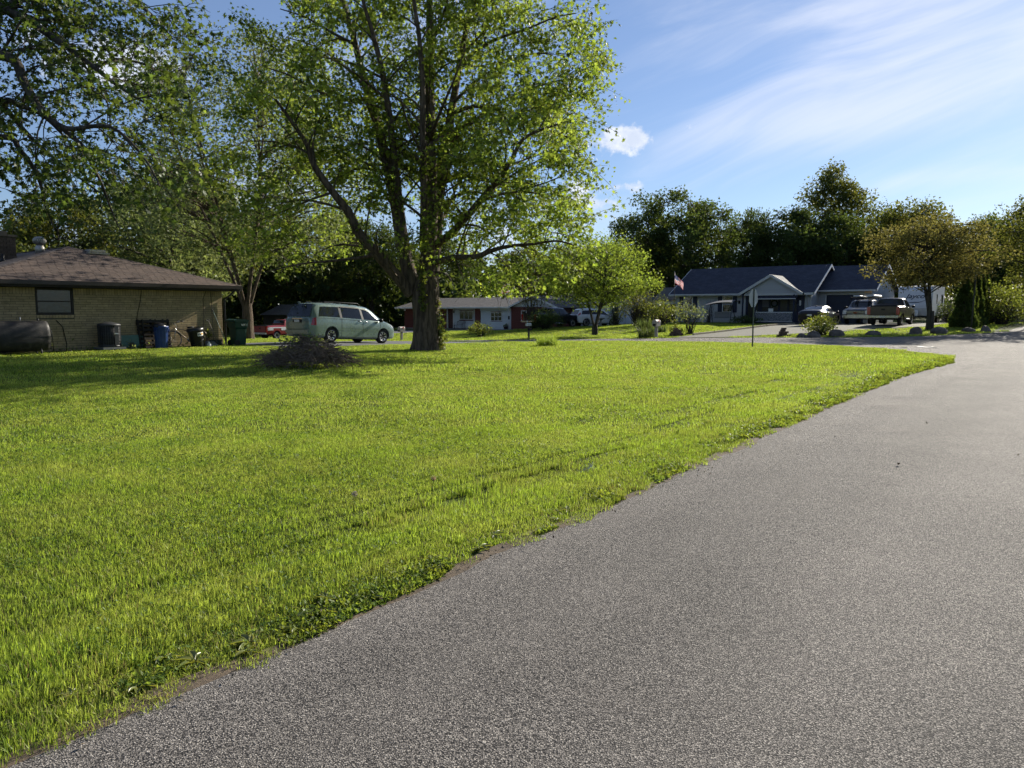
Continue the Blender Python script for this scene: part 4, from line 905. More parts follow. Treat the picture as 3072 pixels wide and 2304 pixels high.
    # porch gable
    pz, pa, px0, px1, py = 2.40, 3.88, 5.84, 10.83, -.55; pm = 8.35
    mb = MB().prism([(px0 + .35, pz), (px1 - .35, pz), (pm, pa - .1)], py + .04, py + .10); mb.build('porch_gable', SIDE, t)
    siding(t.children[-1], SIDE, pz, pa - .1, lambda z: (px0 + .32 + (z - pz) / (pa - pz) * (pm - px0), px1 - .32 - (z - pz) / (pa - pz) * (px1 - pm)), [], frame=Matrix.Translation((0, py + .03, 0)))
    run = (pa - ez) / (rz_ - ez) * 4.5 - .5
    slab([(px0, py - .2, pz), (pm, py - .2, pa), (pm, run, pa), (px0, -.45, pz)], .08, ROOFS, 'porch_roof', t); slab([(px1, py - .2, pz), (pm, py - .2, pa), (pm, run, pa), (px1, -.45, pz)], .08, ROOFS, 'porch_roof', t)
    rk = MB(); rk.beam((px0 - .02, py - .215, pz - .06), (pm, py - .215, pa - .06), .03, .20); rk.beam((px1 + .02, py - .215, pz - .06), (pm, py - .215, pa - .06), .03, .20); rk.build('rake_board', TRIM, t)
    MB().box((6.2, py + .02, pz - .14), (10.6, py + .12, pz - .0)).build('porch_beam', TRIM, t)
    MB().box((6.15, -.02, .0), (10.8, .03, 2.42)).build('porch_wall', NAVY, t)
    SCR = mat('screen_dark', (.008, .009, .013), .35, spec=.5)
    d = MB().box((6.35, -.05, .05), (7.15, -.025, 2.08)).build('front_door', SCR, t); MB().box((7.02, -.075, .95), (7.08, -.052, 1.08)).build('handle', GALV, d)
    MB().box((6.22, -.07, 0), (6.33, -.022, 2.2)).box((7.17, -.07, 0), (7.27, -.022, 2.2)).build('door_frame', NAVY, t)
    for k in range(4):
        x = 7.45 + k * .72; window(t, x, x + .68, .98, 1.98, NAVY, -.05, 1, 1, glass=SCR, fw=.05, name='porch_window')
        if k in (0, 1, 3): MB().box((x + .08, -.062, 1.35 if k < 2 else 1.6), (x + .6, -.056, 1.93)).build('blind', mat('blind', (.10, .105, .12), .8), t)
    aw = slab([(6.9, py - .5, 2.02), (10.45, py - .5, 2.02), (10.45, -.02, 2.34), (6.9, -.02, 2.34)], .05, ROOFB, 'awning', t); MB().box((6.9, py - .53, 1.95), (10.45, py - .505, 2.0)).build('awning_edge', WHITE, aw)
    for x in (7.2, 10.2): MB().beam((x, py - .45, 1.97), (x, -.04, 1.6), .03, .03).build('awning_strut', BLACK, t)
    # lattice rail, deck, post
    lx0, lx1, lz0, lz1, ly = 7.3, 10.25, .22, .90, -.95; lat = MB(); st = .098
    k = -int(.7 / st)
    while lx0 + k * st < lx1:
        for s in (1, -1):
            x0 = lx0 + k * st if s == 1 else lx0 + k * st + .68; pts = []
            za, zb = 0, .68; xa, xb = x0, x0 + s * .68
            if xa < lx0: za += (lx0 - xa) * (s == 1); xa = lx0 if s == 1 else xa
            if s == 1:
                if xb > lx1: zb -= xb - lx1; xb = lx1
            else:
                if xa > lx1: za += xa - lx1; xa = lx1
                if xb < lx0: zb -= lx0 - xb; xb = lx0
            if zb - za > .03: lat.beam((xa, ly + .004 * s, lz0 + za), (xb, ly + .004 * s, lz0 + zb), .007, .030, (0, 1, 0))
        k += 1
    lo = lat.build('lattice', WHITE, t); lo['kind'] = 'stuff'
    MB().box((lx0, ly - .02, lz1), (lx1, ly + .03, lz1 + .05)).box((lx0, ly - .02, lz0 - .04), (lx1, ly + .03, lz0)).build('lattice_rail', WHITE, t)
    for x in (6.25, 7.28, 10.28): MB().box((x - .05, ly - .05, -.4), (x + .05, ly + .05, 2.3)).build('porch_post', NAVY, t)
    MB().box((6.2, ly - .1, -.4), (10.8, -.03, .12)).build('porch_deck', mat('deck', (.06, .055, .05), .9), t)
    MB().box((8.35, ly - .03, .97), (8.72, ly - .02, 1.22)).build('notice_board', WHITE, t)
    MB().tube([(8.5 + .24 * math.cos(R(a)), -.10, 1.62 + .24 * math.sin(R(a))) for a in range(0, 361, 20)], .06, 6).build('wreath', mat('wreath', (.008, .02, .01), .9, bump=1), t)
    MB().tube([(11.0, -.55, ez - .05), (11.05, -.3, ez - .3), (11.1, -.06, ez - .45), (11.1, -.06, .1)], .04, 8).build('downspout', TRIM, t)
    MB().box((5.55, -.10, 1.62), (5.7, -.02, 1.88)).build('wall_lamp', BLACK, t)
    MB().box((10.42, -.06, 1.45), (10.55, -.03, 1.85)).build('thermometer', WHITE, t)
white_house()

# ---------------------------------------------------------------- red brick ranch house
RED = mat('red_brick', (.115, .036, .028), .9, var=.25, scale=8, bump=.4, bscale=40); ROOFG = shingle_mat('grey_shingle', (.075, .068, .062), (.10, .092, .085)); WSIDE = mat('white_siding', (.50, .54, .57), .6, var=.06, island=.05)
def ranch_house():
    base = W(62, 64.9); base.z = -.5
    t = thing('ranch_house', 'long low red brick ranch house with white siding panels and a flagpole in front', 'house', base, RF)
    ez, D_ = 2.42, 8.0; rzg = 3.55
    wall = MB().box((0, .0, -.4), (7.05, .2, ez)).box((7.95, .1, -.4), (11.7, .2, ez)).box((7.05, .1, 2.1), (7.95, .2, ez)).box((11.7, -.55, -.4), (12.45, .2, ez)).box((12.45, -.48, -.4), (17.05, -.3, ez)).box((17.05, -.9, -.4), (19.5, -.7, ez)).box((22.2, -.9, -.4), (22.6, -.7, ez)).box((19.5, -.9, 2.1), (22.2, -.7, ez)).box((0, .2, -.4), (.2, D_, ez)).box((22.4, -.7, -.4), (22.6, D_, ez)).box((0, D_, -.4), (22.6, D_ + .2, ez)).build('wall', RED, t)
    # brick courses near enough to read only as courses: thin proud courses
    siding(wall, WSIDE, .05, 2.2, lambda z: (7.98, 11.68), [(8.82, 10.93, .99, 2.06)], .12, Matrix.Translation((0, .095, 0)))
    siding(wall, WSIDE, -.1, 2.05, lambda z: (12.5, 17.02), [(13.87, 15.53, .88, 1.89)], .12, Matrix.Translation((0, -.485, 0)))
    MB().box((12.45, -.52, 2.05), (17.03, -.30, 2.4)).prism([(11.75, 2.4), (12.45, 2.05), (12.45, 2.4)], -.54, -.5).build('header_panel', WSIDE, t)
    wnd = window(t, 8.85, 10.90, 1.03, 2.02, WHITE, .08, 3, 1, fw=.06, curtain=[(9.5, 9.75, 1.1)])
    window(t, 13.90, 15.50, .92, 1.85, WHITE, -.49, 3, 2, fw=.06, curtain=[(14.0, 14.3, 1.3)])
    window(t, 5.2, 6.0, .9, 2.0, WHITE, -.02, 1, 2)
    window(t, 2.0, 3.4, 1.0, 2.0, WHITE, -.02, 2, 2)
    window(t, 18.4, 19.1, 1.0, 2.05, WHITE, -.91, 1, 2)
    MB().box((7.1, .11, .1), (7.85, .15, 2.08)).build('front_door', mat('dark_red_door', (.05, .012, .012), .5), t); MB().box((6.98, -.03, .05), (7.09, .1, 2.2)).box((7.86, .06, .05), (7.96, .12, 2.2)).build('door_trim', WHITE, t)
    MB().box((7.98, -.02, 1.75), (8.08, .06, 2.0)).build('wall_lamp', BLACK, t)
    MB().box((0, -.9, -.4), (12.4, .0, .0)).build('porch_step', FOUND, t)
    slab([(-.5, -1.05, ez), (17.3, -1.05, ez), (17.3, 4, rzg), (-.5, 4, rzg)], .09, ROOFG, 'roof', t); slab([(-.5, 9, ez), (17.3, 9, ez), (17.3, 4, rzg), (-.5, 4, rzg)], .09, ROOFG, 'roof', t)
    MB().box((-.5, -1.09, ez - .17), (16.9, -1.06, ez + .01)).build('fascia', WHITE, t); MB().box((-.5, -1.05, ez - .18), (17.0, .2, ez - .16)).build('soffit', WHITE, t); MB().box((-.5, -1.2, ez - .1), (16.95, -1.1, ez)).build('gutter', WHITE, t, .01)
    # gable over the garage
    gx0, gx1, gz_ = 16.8, 23.2, 3.55; gm = 20.0; mb = MB().prism([(gx0 + .3, ez), (gx1 - .3, ez), (gm, gz_)], -.85, -.75); g = mb.build('gable', WSIDE, t)
    siding(g, WSIDE, ez, gz_ - .05, lambda z: (gx0 + .3 + (z - ez) / (gz_ - ez) * (gm - gx0 - .3), gx1 - .3 - (z - ez) / (gz_ - ez) * (gx1 - gm - .3)), [], .12, Matrix.Translation((0, -.86, 0)))
    slab([(gx0, -1.3, ez - .05), (gm, -1.3, gz_ + .05), (gm, 6, gz_ + .05), (gx0, 6, ez - .05)], .09, ROOFG, 'garage_roof', t); slab([(gx1, -1.3, ez - .05), (gm, -1.3, gz_ + .05), (gm, 6, gz_ + .05), (gx1, 6, ez - .05)], .09, ROOFG, 'garage_roof', t)
    rk = MB(); rk.beam((gx0, -1.32, ez - .1), (gm, -1.32, gz_ - .0), .03, .18); rk.beam((gx1, -1.32, ez - .1), (gm, -1.32, gz_), .03, .18); rk.build('rake_board', WHITE, t)
    gd = MB().box((19.5, -.68, -.2), (22.2, -.64, 2.1)).build('garage_door', mat('bay_shade', (.02, .02, .02), .8), t)  # no door leaf: dark panel painted as the shade inside the open bay
    MB().tube([(16.75, -1.1, ez - .08), (16.9, -.8, ez - .25), (16.95, -.56, ez - .4), (16.95, -.56, -.1)], .045, 8).build('downspout', WHITE, t)
    MB().box((-.05, -.02, 2.0), (.2, .0, ez)).build('corner_trim', WHITE, t)
    # bench and pot on the porch
    b = thing('garden_bench', 'black metal garden bench on the ranch house porch', 'bench', base + Matrix.Rotation(RF, 3, 'Z') @ Vector((9.4, -.55, 0)), RF); bm_ = mat('bench_metal', (.02, .02, .02), .5, .5)
    for k in range(5): MB().box((-.6, -.22 + k * .1, .42), (.6, -.15 + k * .1, .445)).build('seat_slat', bm_, b)
    for k in range(9): MB().beam((-.56 + k * .14, .24, .45), (-.56 + k * .14, .32, .85), .02, .02).build('back_bar', bm_, b)
    MB().tube([(-.6, .24, .45), (-.6, .32, .8), (-.3, .33, .9), (.3, .33, .9), (.6, .32, .8), (.6, .24, .45)], .02, 6).build('back_frame', bm_, b)
    for s in (-.6, .6):
        MB().tube([(s, .28, .65), (s, -.2, .66), (s, -.24, 0)], .018, 6).build('armrest', bm_, b); MB().tube([(s, .22, .44), (s, .28, 0)], .018, 6).build('leg', bm_, b)
    sd_ = thing('side_table', 'low black metal table beside the porch bench', 'table', base + Matrix.Rotation(RF, 3, 'Z') @ Vector((8.35, -.5, 0)), RF); MB().box((-.3, -.2, .38), (.3, .2, .41)).build('top', bm_, sd_)
    for x in (-.26, .26): MB().tube([(x, 0, .38), (x, 0, 0)], .02, 6).build('leg', bm_, sd_)
    p = thing('plant_pot', 'brown flower pot by the ranch house downspout', 'pot', base + Matrix.Rotation(RF, 3, 'Z') @ Vector((16.3, -.85, -.12)), RF); MB().lathe([(.16, 0), (.24, .42), (.27, .43), (.27, .48), (.2, .47)], 16).build('pot', mat('pot_brown', (.06, .04, .03), .8), p)
    r = random.Random(1); link('leaves', leaf_mesh(np.array([(r.gauss(0, .12), r.gauss(0, .12), .55 + abs(r.gauss(0, .12))) for _ in range(90)]), .12, LEAF_SHRUB, seed=3, name='leaves'), p)
ranch_house()
def white_garage():
    base = W(66, 46.3); base.z = -.1
    t = thing('white_garage', 'white sided garage with a wide pale door behind the white car', 'garage', base, RF); L = 10.0
    wall = MB().box((0, .02, -.5), (.6, .2, 2.6)).box((.6, .02, 2.2), (8.6, .2, 2.6)).box((8.6, .02, -.5), (L, .2, 2.6)).box((L - .2, .2, -.5), (L, 7, 2.6)).box((0, .2, -.5), (.2, 7, 2.6)).build('wall', WSIDE, t)
    siding(wall, WSIDE, 0, 2.5, lambda z: (8.7, L), [], .12); siding(wall, WSIDE, 0, 2.5, lambda z: (0, 7), [], .12, frame_m((L, 0, 0), (0, 1, 0)))
    gd = MB().box((.6, .05, -.3), (8.6, .08, 2.2)).build('garage_door', WSIDE, t)
    for k in range(4): MB().box((.65, .02, -.1 + k * .56), (8.55, .045, .44 + k * .56)).build('door_panel', WSIDE, gd, .01)
    slab([(-.4, -.5, 2.5), (L + .4, -.5, 2.5), (L + .4, 3.5, 3.6), (-.4, 3.5, 3.6)], .1, ROOFG, 'roof', t); slab([(-.4, 7.5, 2.5), (L + .4, 7.5, 2.5), (L + .4, 3.5, 3.6), (-.4, 3.5, 3.6)], .1, ROOFG, 'roof', t)
    MB().prism([(0, 2.5), (7, 2.5), (3.5, 3.5)], 0, .1, frame_m((L, 0, 0), (0, 1, 0))).build('gable', WSIDE, t); MB().box((9.25, -.1, 1.1), (9.5, -.01, 1.55)).tube([(9.38, -.05, 1.55), (9.38, -.05, 2.4)], .02, 6).tube([(9.38, -.05, 1.1), (9.38, -.05, 0)], .02, 6).build('electric_meter', GALV, t)
    MB().box((-.4, -.53, 2.36), (L + .4, -.505, 2.52)).build('fascia', WHITE, t)
white_garage()
def small_house(name, label, a, b, w_, d_, hh, rise, wallm, roofm, z=0):
    base = W(a, b); base.z += z; t = thing(name, label, 'shed', base, RF)
    MB().box((0, 0, -.5), (w_, d_, hh)).build('wall', wallm, t)
    slab([(-.3, -.3, hh), (w_ + .3, -.3, hh), (w_ + .3, d_ / 2, hh + rise), (-.3, d_ / 2, hh + rise)], .08, roofm, 'roof', t); slab([(-.3, d_ + .3, hh), (w_ + .3, d_ + .3, hh), (w_ + .3, d_ / 2, hh + rise), (-.3, d_ / 2, hh + rise)], .08, roofm, 'roof', t)
    for s in (0, w_): MB().prism([(0, hh), (d_, hh), (d_ / 2, hh + rise - .05)], -.03, .03, frame_m((s, 0, 0), (0, 1, 0))).build('gable', wallm, t)
    MB().box((w_ * .4, -.04, -.3), (w_ * .4 + .9, -.005, 1.95)).build('door', mat('shed_door', (.07, .065, .06), .8), t)
    window(t, w_ * .7, w_ * .7 + .7, 1.0, 1.8, WHITE, -.03, 1, 2)
    return t
small_house('garden_shed', 'dark shed half hidden in the trees behind the red pickup', 50, 76, 6, 5, 2.2, 1.2, mat('shed_wood', (.05, .045, .04), .9, var=.3), ROOFG)
small_house('backyard_shed', 'grey roofed shed between the white house and the white garage', 68, 34.6, 5.0, 5, 2.4, 1.3, WSIDE, mat('shed_roof', (.10, .095, .088), .9, var=.25))

# ---------------------------------------------------------------- vehicles (local x forward, y to the left, z up)
CARGLASS = mat('car_glass', (.010, .012, .014), .04, var=.05, spec=.45); CHROME = mat('chrome', (.40, .40, .41), .22, 1.0, var=.05); ALLOY = mat('alloy', (.45, .45, .46), .3, .85, var=.1)
TAILRED = mat('tail_light', (.30, .006, .008), .15, coat=.8, var=.1); LAMP = mat('lamp_lens', (.55, .56, .58), .1, .2, coat=.9); PLATE = mat('licence_plate', (.60, .60, .56), .5); SEAM = mat('panel_gap', (.008, .008, .008), .8)
def paint(name, col, metal=.35, rough=.32, **kw): return mat(name, col, rough, metal, var=.05, scale=2, coat=.4, **kw)
BOOL = []
class Car:
    def __init__(s, name, label, cat, loc, rz, st, mt, wheels, pitch=0, n=70, smooth=2, well=True, group=None):
        s.t = thing(name, label, cat, loc, rz, group); s.t.rotation_euler = (0, pitch, rz); s.mt = mt
        st = np.array(st, float); s.x = np.linspace(st[0, 0], st[-1, 0], n); P = np.array([np.interp(s.x, st[:, 0], st[:, k]) for k in range(1, 7)])
        for _ in range(smooth): P[:, 1:-1] = (P[:, :-2] + 2 * P[:, 1:-1] + P[:, 2:]) / 4
        zb, zbe, zt, wb, wbe, wt = P; wm = np.maximum(wb, wbe) + .015; dz = np.minimum(.09, (zt - zbe) * .35 + .02)
        s.ring = np.stack([np.stack(q, -1) for q in [(0 * zb, zb), (wb * .9, zb), (wb, zb + .09), (wm, zb + .5 * (zbe - zb)), (wm, zb + .78 * (zbe - zb)), (wbe, zbe), (wt, zt - dz), (wt * .86, zt - dz * .25), (wt * .45, zt - .004), (0 * zt, zt)]], 1)  # n,10,2 (y,z)
        k = s.ring.shape[1]; full = np.concatenate([s.ring, s.ring[:, k - 2:0:-1] * np.array([-1, 1])], 1); m = full.shape[1]
        v = np.concatenate([np.repeat(s.x[:, None, None], m, 1), full], 2).reshape(-1, 3)
        i = np.arange(n - 1)[:, None] * m + np.arange(m)[None]; j = np.arange(n - 1)[:, None] * m + (np.arange(m)[None] + 1) % m
        f = np.stack([i, i + m, j + m, j], -1).reshape(-1, 4)
        me = mesh_np('body', v, [f, np.arange(m)[None], ((n - 1) * m + np.arange(m))[None, ::-1]], True, [mt])
        bm = bmesh.new(); bm.from_mesh(me); bmesh.ops.recalc_face_normals(bm, faces=bm.faces); bm.to_mesh(me); bm.free()
        s.body = link('body', me, s.t); xs, rw, tr = wheels
        c = MB()
        for x in xs:
            for sd in (-1, 1): c.lathe([(rw + .055, -.16), (rw + .055, .22)], 28, Matrix.Translation((x, sd * tr, rw + .01)) @ Matrix.Rotation(sd * math.pi / -2, 4, 'X'))
        if well: BOOL.append((s.body, c, s.t))
        for x in xs:
            for sd in (-1, 1): s.wheel(x, sd * tr, rw, sd)
    def pt(s, x, ring, t, sd=-1, off=.006):
        """point on the body at length x, between ring points"""
        r = np.array([np.interp(x, s.x, s.ring[:, ring, q]) * (1 - t) + np.interp(x, s.x, s.ring[:, ring + 1, q]) * t for q in (0, 1)]); r2 = [np.interp(x, s.x, s.ring[:, ring, q]) for q in (0, 1)]; r3 = [np.interp(x, s.x, s.ring[:, ring + 1, q]) for q in (0, 1)]
        ny, nz = r3[1] - r2[1], -(r3[0] - r2[0]); L = math.hypot(ny, nz) or 1
        return Vector((x, sd * (r[0] + off * ny / L), r[1] + off * nz / L))
    def side(s, corners, mt, name, ring=5, sides=(-1, 1), off=.007, nx=10, nz=4, parent=None):
        """patch on the body side: corners (x, t) in order rear-low, front-low, front-high, rear-high"""
        for sd in sides:
            mb = MB(); g = []
            for j in range(nz + 1):
                for i in range(nx + 1):
                    u_, w_ = i / nx, j / nz; (x0, t0), (x1, t1), (x2, t2), (x3, t3) = corners
                    x = (x0 * (1 - u_) + x1 * u_) * (1 - w_) + (x3 * (1 - u_) + x2 * u_) * w_; t = (t0 * (1 - u_) + t1 * u_) * (1 - w_) + (t3 * (1 - u_) + t2 * u_) * w_
                    g.append(tuple(s.pt(x, ring, t, sd, off)))
            mb.v = g; mb.f = [(j * (nx + 1) + i, j * (nx + 1) + i + 1, (j + 1) * (nx + 1) + i + 1, (j + 1) * (nx + 1) + i) for j in range(nz) for i in range(nx)]; mb.sm = [True] * len(mb.f)
            mb.build(name, mt, parent or s.t)
    def top(s, x0, x1, f0, f1, mt, name, off=.008, n=8, nx=8):
        """patch across the roof line (windscreen, rear glass): width share f0 at x0, f1 at x1"""
        mb = MB(); g = []
        for i in range(nx + 1):
            x = x0 + (x1 - x0) * i / nx; f = f0 + (f1 - f0) * i / nx
            ys = np.array([np.interp(x, s.x, s.ring[:, q, 0]) for q in (9, 8, 7, 6, 5)]); zs = np.array([np.interp(x, s.x, s.ring[:, q, 1]) for q in (9, 8, 7, 6, 5)])
            for j in range(-n, n + 1):
                y = abs(j) / n * ys[3] * f; g.append((x, y * (1 if j > 0 else -1), float(np.interp(y, ys, zs)) + off))
        m = 2 * n + 1; mb.v = g; mb.f = [(i * m + j, (i + 1) * m + j, (i + 1) * m + j + 1, i * m + j + 1) for i in range(nx) for j in range(m - 1)]; mb.sm = [True] * len(mb.f); sgn = 1 if x1 > x0 else -1
        return mb.build(name, mt, s.t)
    def wheel(s, x, y, rw, sd, spokes=7):
        M = Matrix.Translation((x, y, rw)) @ Matrix.Rotation(-sd * math.pi / 2, 4, 'X'); w = link('wheel', None, s.t); w.empty_display_size = .1
        MB().lathe([(rw * .62, -.10), (rw * .95, -.11), (rw, -.07), (rw, .07), (rw * .95, .105), (rw * .64, .10)], 28, M).build('tyre', RUBBER, w)
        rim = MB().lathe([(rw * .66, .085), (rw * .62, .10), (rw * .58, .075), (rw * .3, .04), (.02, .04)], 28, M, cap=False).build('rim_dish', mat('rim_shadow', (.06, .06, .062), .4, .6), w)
        sp = MB(); sp.lathe([(rw * .67, .09), (rw * .64, .112), (rw * .59, .10), (rw * .60, .08)], 28, M, cap=False); sp.lathe([(rw * .17, .05), (rw * .16, .095), (.01, .10)], 14, M)
        for k in range(spokes): a = 2 * math.pi * k / spokes; sp.beam(M @ Vector((rw * .12 * math.cos(a), rw * .12 * math.sin(a), .085)), M @ Vector((rw * .62 * math.cos(a), rw * .62 * math.sin(a), .098)), rw * .15, .02, M.to_3x3() @ Vector((0, 0, 1)))
        sp.build('rim', ALLOY, w)
    def box(s, lo, hi, mt, name, bev=.01, both=False, parent=None):
        for sg in ((1, -1) if both else (1,)):
            l, h_ = (lo[0], lo[1] * sg, lo[2]), (hi[0], hi[1] * sg, hi[2])
            MB().box((l[0], min(l[1], h_[1]), l[2]), (h_[0], max(l[1], h_[1]), h_[2])).build(name, mt, parent or s.t, bev)
    def seam(s, x0, t0, x1, t1, ring, w=.007, name='panel_gap'):
        """thin dark joint between panels"""
        for sd in (-1, 1):
            mb = MB(); n = 6
            for k in range(n):
                a, b = s.pt(x0 + (x1 - x0) * k / n, ring, t0 + (t1 - t0) * k / n, sd, .004), s.pt(x0 + (x1 - x0) * (k + 1) / n, ring, t0 + (t1 - t0) * (k + 1) / n, sd, .004)
                d = Vector((w, 0, 0)) if abs(x1 - x0) < abs(t1 - t0) else Vector((0, 0, w)); mb.quad(a - d, a + d, b + d, b - d)
            mb.build(name, SEAM, s.t)
    def doorline(s, x, z_rings=(2, 3, 4)):
        for r_ in z_rings: s.seam(x, 0, x, 1, r_)
    def mirror(s, x, z, y, mt=None):
        for sd in (-1, 1):
            mb = MB().lathe([(.03, -.10), (.085, -.08), (.10, 0), (.085, .08), (.02, .10)], 12, Matrix.Translation((x, sd * (y + .12), z)) @ Matrix.Rotation(math.pi / 2, 4, 'X') @ Matrix.Diagonal((.75, .9, 1.1, 1))); mb.beam((x, sd * y, z - .03), (x, sd * (y + .1), z - .03), .04, .04)
            mb.build('mirror', mt or BLACK, s.t)
    def handle(s, x, ring=4, t=.7):
        for sd in (-1, 1):
            p = s.pt(x, ring, t, sd, .0); MB().tube([p + Vector((-.09, 0, 0)), p + Vector((-.07, sd * .03, 0)), p + Vector((.07, sd * .03, 0)), p + Vector((.09, 0, 0))], .014, 6).build('handle', CHROME if s.chrome else s.mt, s.t)
    chrome = True
def minivan():
    st = [(-2.57,.50,.95,1.02,.70,.78,.70),(-2.55,.34,.98,1.12,.84,.88,.72),(-2.50,.27,1.03,1.20,.93,.95,.78),(-2.32,.24,1.07,1.55,.96,.965,.74),(-2.20,.24,1.08,1.70,.97,.97,.72),(-1.9,.22,1.09,1.745,.975,.975,.73),(-1.0,.20,1.075,1.765,.98,.98,.74),(0,.20,1.05,1.755,.98,.98,.74),(.7,.20,1.03,1.70,.98,.98,.72),(1.05,.20,1.02,1.58,.98,.975,.71),(1.45,.20,1.01,1.33,.98,.97,.72),(1.78,.21,1.0,1.10,.975,.95,.78),(2.05,.22,.93,1.03,.965,.93,.80),(2.30,.24,.82,.96,.93,.88,.78),(2.46,.27,.70,.86,.85,.80,.70),(2.55,.36,.62,.72,.66,.62,.52)]
    wf = W(23.57, 26.2); wr = W(20.5, 26.25); mid = W(22.05, 27.2); mid.z = (wf.z + wr.z) / 2 + .02; pit = math.atan2(wr.z - wf.z, 3.08)
    mt = paint('sage_paint', (.165, .225, .203), .3, .28, dirt=((.14, .17, .14), 3, .2)); c = Car('minivan', 'sage green minivan with tinted windows parked behind the brush pile', 'van', mid, TH + R(1.5), st, mt, ((1.62, -1.46), .335, .84), pit)
    c.side([(-2.18, .10), (-1.02, .10), (-1.02, .86), (-1.98, .86)], CARGLASS, 'window'); c.side([(-.86, .10), (.25, .10), (.22, .86), (-.86, .86)], CARGLASS, 'window'); c.side([(.40, .10), (1.52, .06), (.86, .80), (.38, .86)], CARGLASS, 'window')
    c.side([(-1.0, .05), (-.88, .05), (-.88, .9), (-1.0, .9)], BLACK, 'window_pillar', nx=2); c.side([(.27, .05), (.385, .05), (.37, .9), (.24, .9)], BLACK, 'window_pillar', nx=2)
    c.side([(-.88, .84), (.22, .84), (.22, .93), (-.88, .93)], BLACK, 'rain_visor', off=.03, nz=1); c.side([(.40, .84), (.90, .78), (.80, .88), (.40, .93)], BLACK, 'rain_visor', off=.03, nz=1)
    c.top(1.70, 1.02, .9, .93, CARGLASS, 'windscreen')
    # rear glass, lights, plate, bumper
    mb = MB(); g = [(-2.555, 1.12, .80), (-2.285, 1.68, .66)]
    for k in range(8):
        a, b = -1 + k / 4, -1 + (k + 1) / 4; f = lambda q, r_: (g[r_][0] - .012 + .022 * q * q, q * g[r_][2], g[r_][1]); mb.quad(f(a, 0), f(b, 0), f(b, 1), f(a, 1))
    mb.build('rear_window', CARGLASS, c.t)
    c.side([(-2.53, -.75), (-2.33, -.75), (-2.32, 1.15), (-2.48, 1.15)], TAILRED, 'tail_light', ring=4, off=.012)
    c.box((-2.60, -.30, .86), (-2.55, .30, .98), BLACK, 'plate_recess'); c.box((-2.615, -.17, .865), (-2.605, .17, .975), PLATE, 'licence_plate', 0); c.box((-2.59, -.36, 1.0), (-2.54, .36, 1.045), CHROME, 'hatch_trim')
    c.box((-2.62, -.82, .36), (-2.45, .82, .58), mt, 'rear_bumper', .05)
    c.side([(2.18, .35), (2.42, .3), (2.36, 1.0), (2.05, 1.0)], LAMP, 'headlight', ring=4, off=.01); c.box((2.50, -.45, .42), (2.57, .45, .60), BLACK, 'grille'); c.box((2.44, -.72, .26), (2.56, .72, .40), mt, 'front_bumper', .04)
    for x in (-.92, .33): c.doorline(x)
    c.doorline(1.40); c.seam(-2.2, .92, .3, .92, 4); c.handle(.12); c.handle(.52); c.mirror(1.32, 1.08, .98)
    c.side([(-.85, .30), (1.4, .30), (1.4, .40), (-.85, .40)], mt, 'side_moulding', ring=3, off=.012, nz=1); c.side([(-1.0, .92), (1.25, .92), (1.25, 1.0), (-1.0, 1.0)], mt, 'sill_moulding', ring=2, off=.012, nz=1)
    for s in (-1, 1): MB().tube([(-1.7, s * .6, 1.74), (-1.6, s * .6, 1.81), (.3, s * .6, 1.82), (.45, s * .6, 1.73)], .02, 6).build('roof_rail', BLACK, c.t)
    for x in (-1.3, -.1): MB().beam((x, -.6, 1.815), (x, .6, 1.815), .06, .025).build('roof_bar', BLACK, c.t)
    MB().box((-1.3, -.75, .17), (1.4, .75, .24)).build('underbody', BLACK, c.t)
    MB().lathe([(.05, 0), (.12, .03), (.02, .06)], 4, Matrix.Translation((-2.5, 0, 1.70))).build('rear_spoiler', mt, c.t)
minivan()
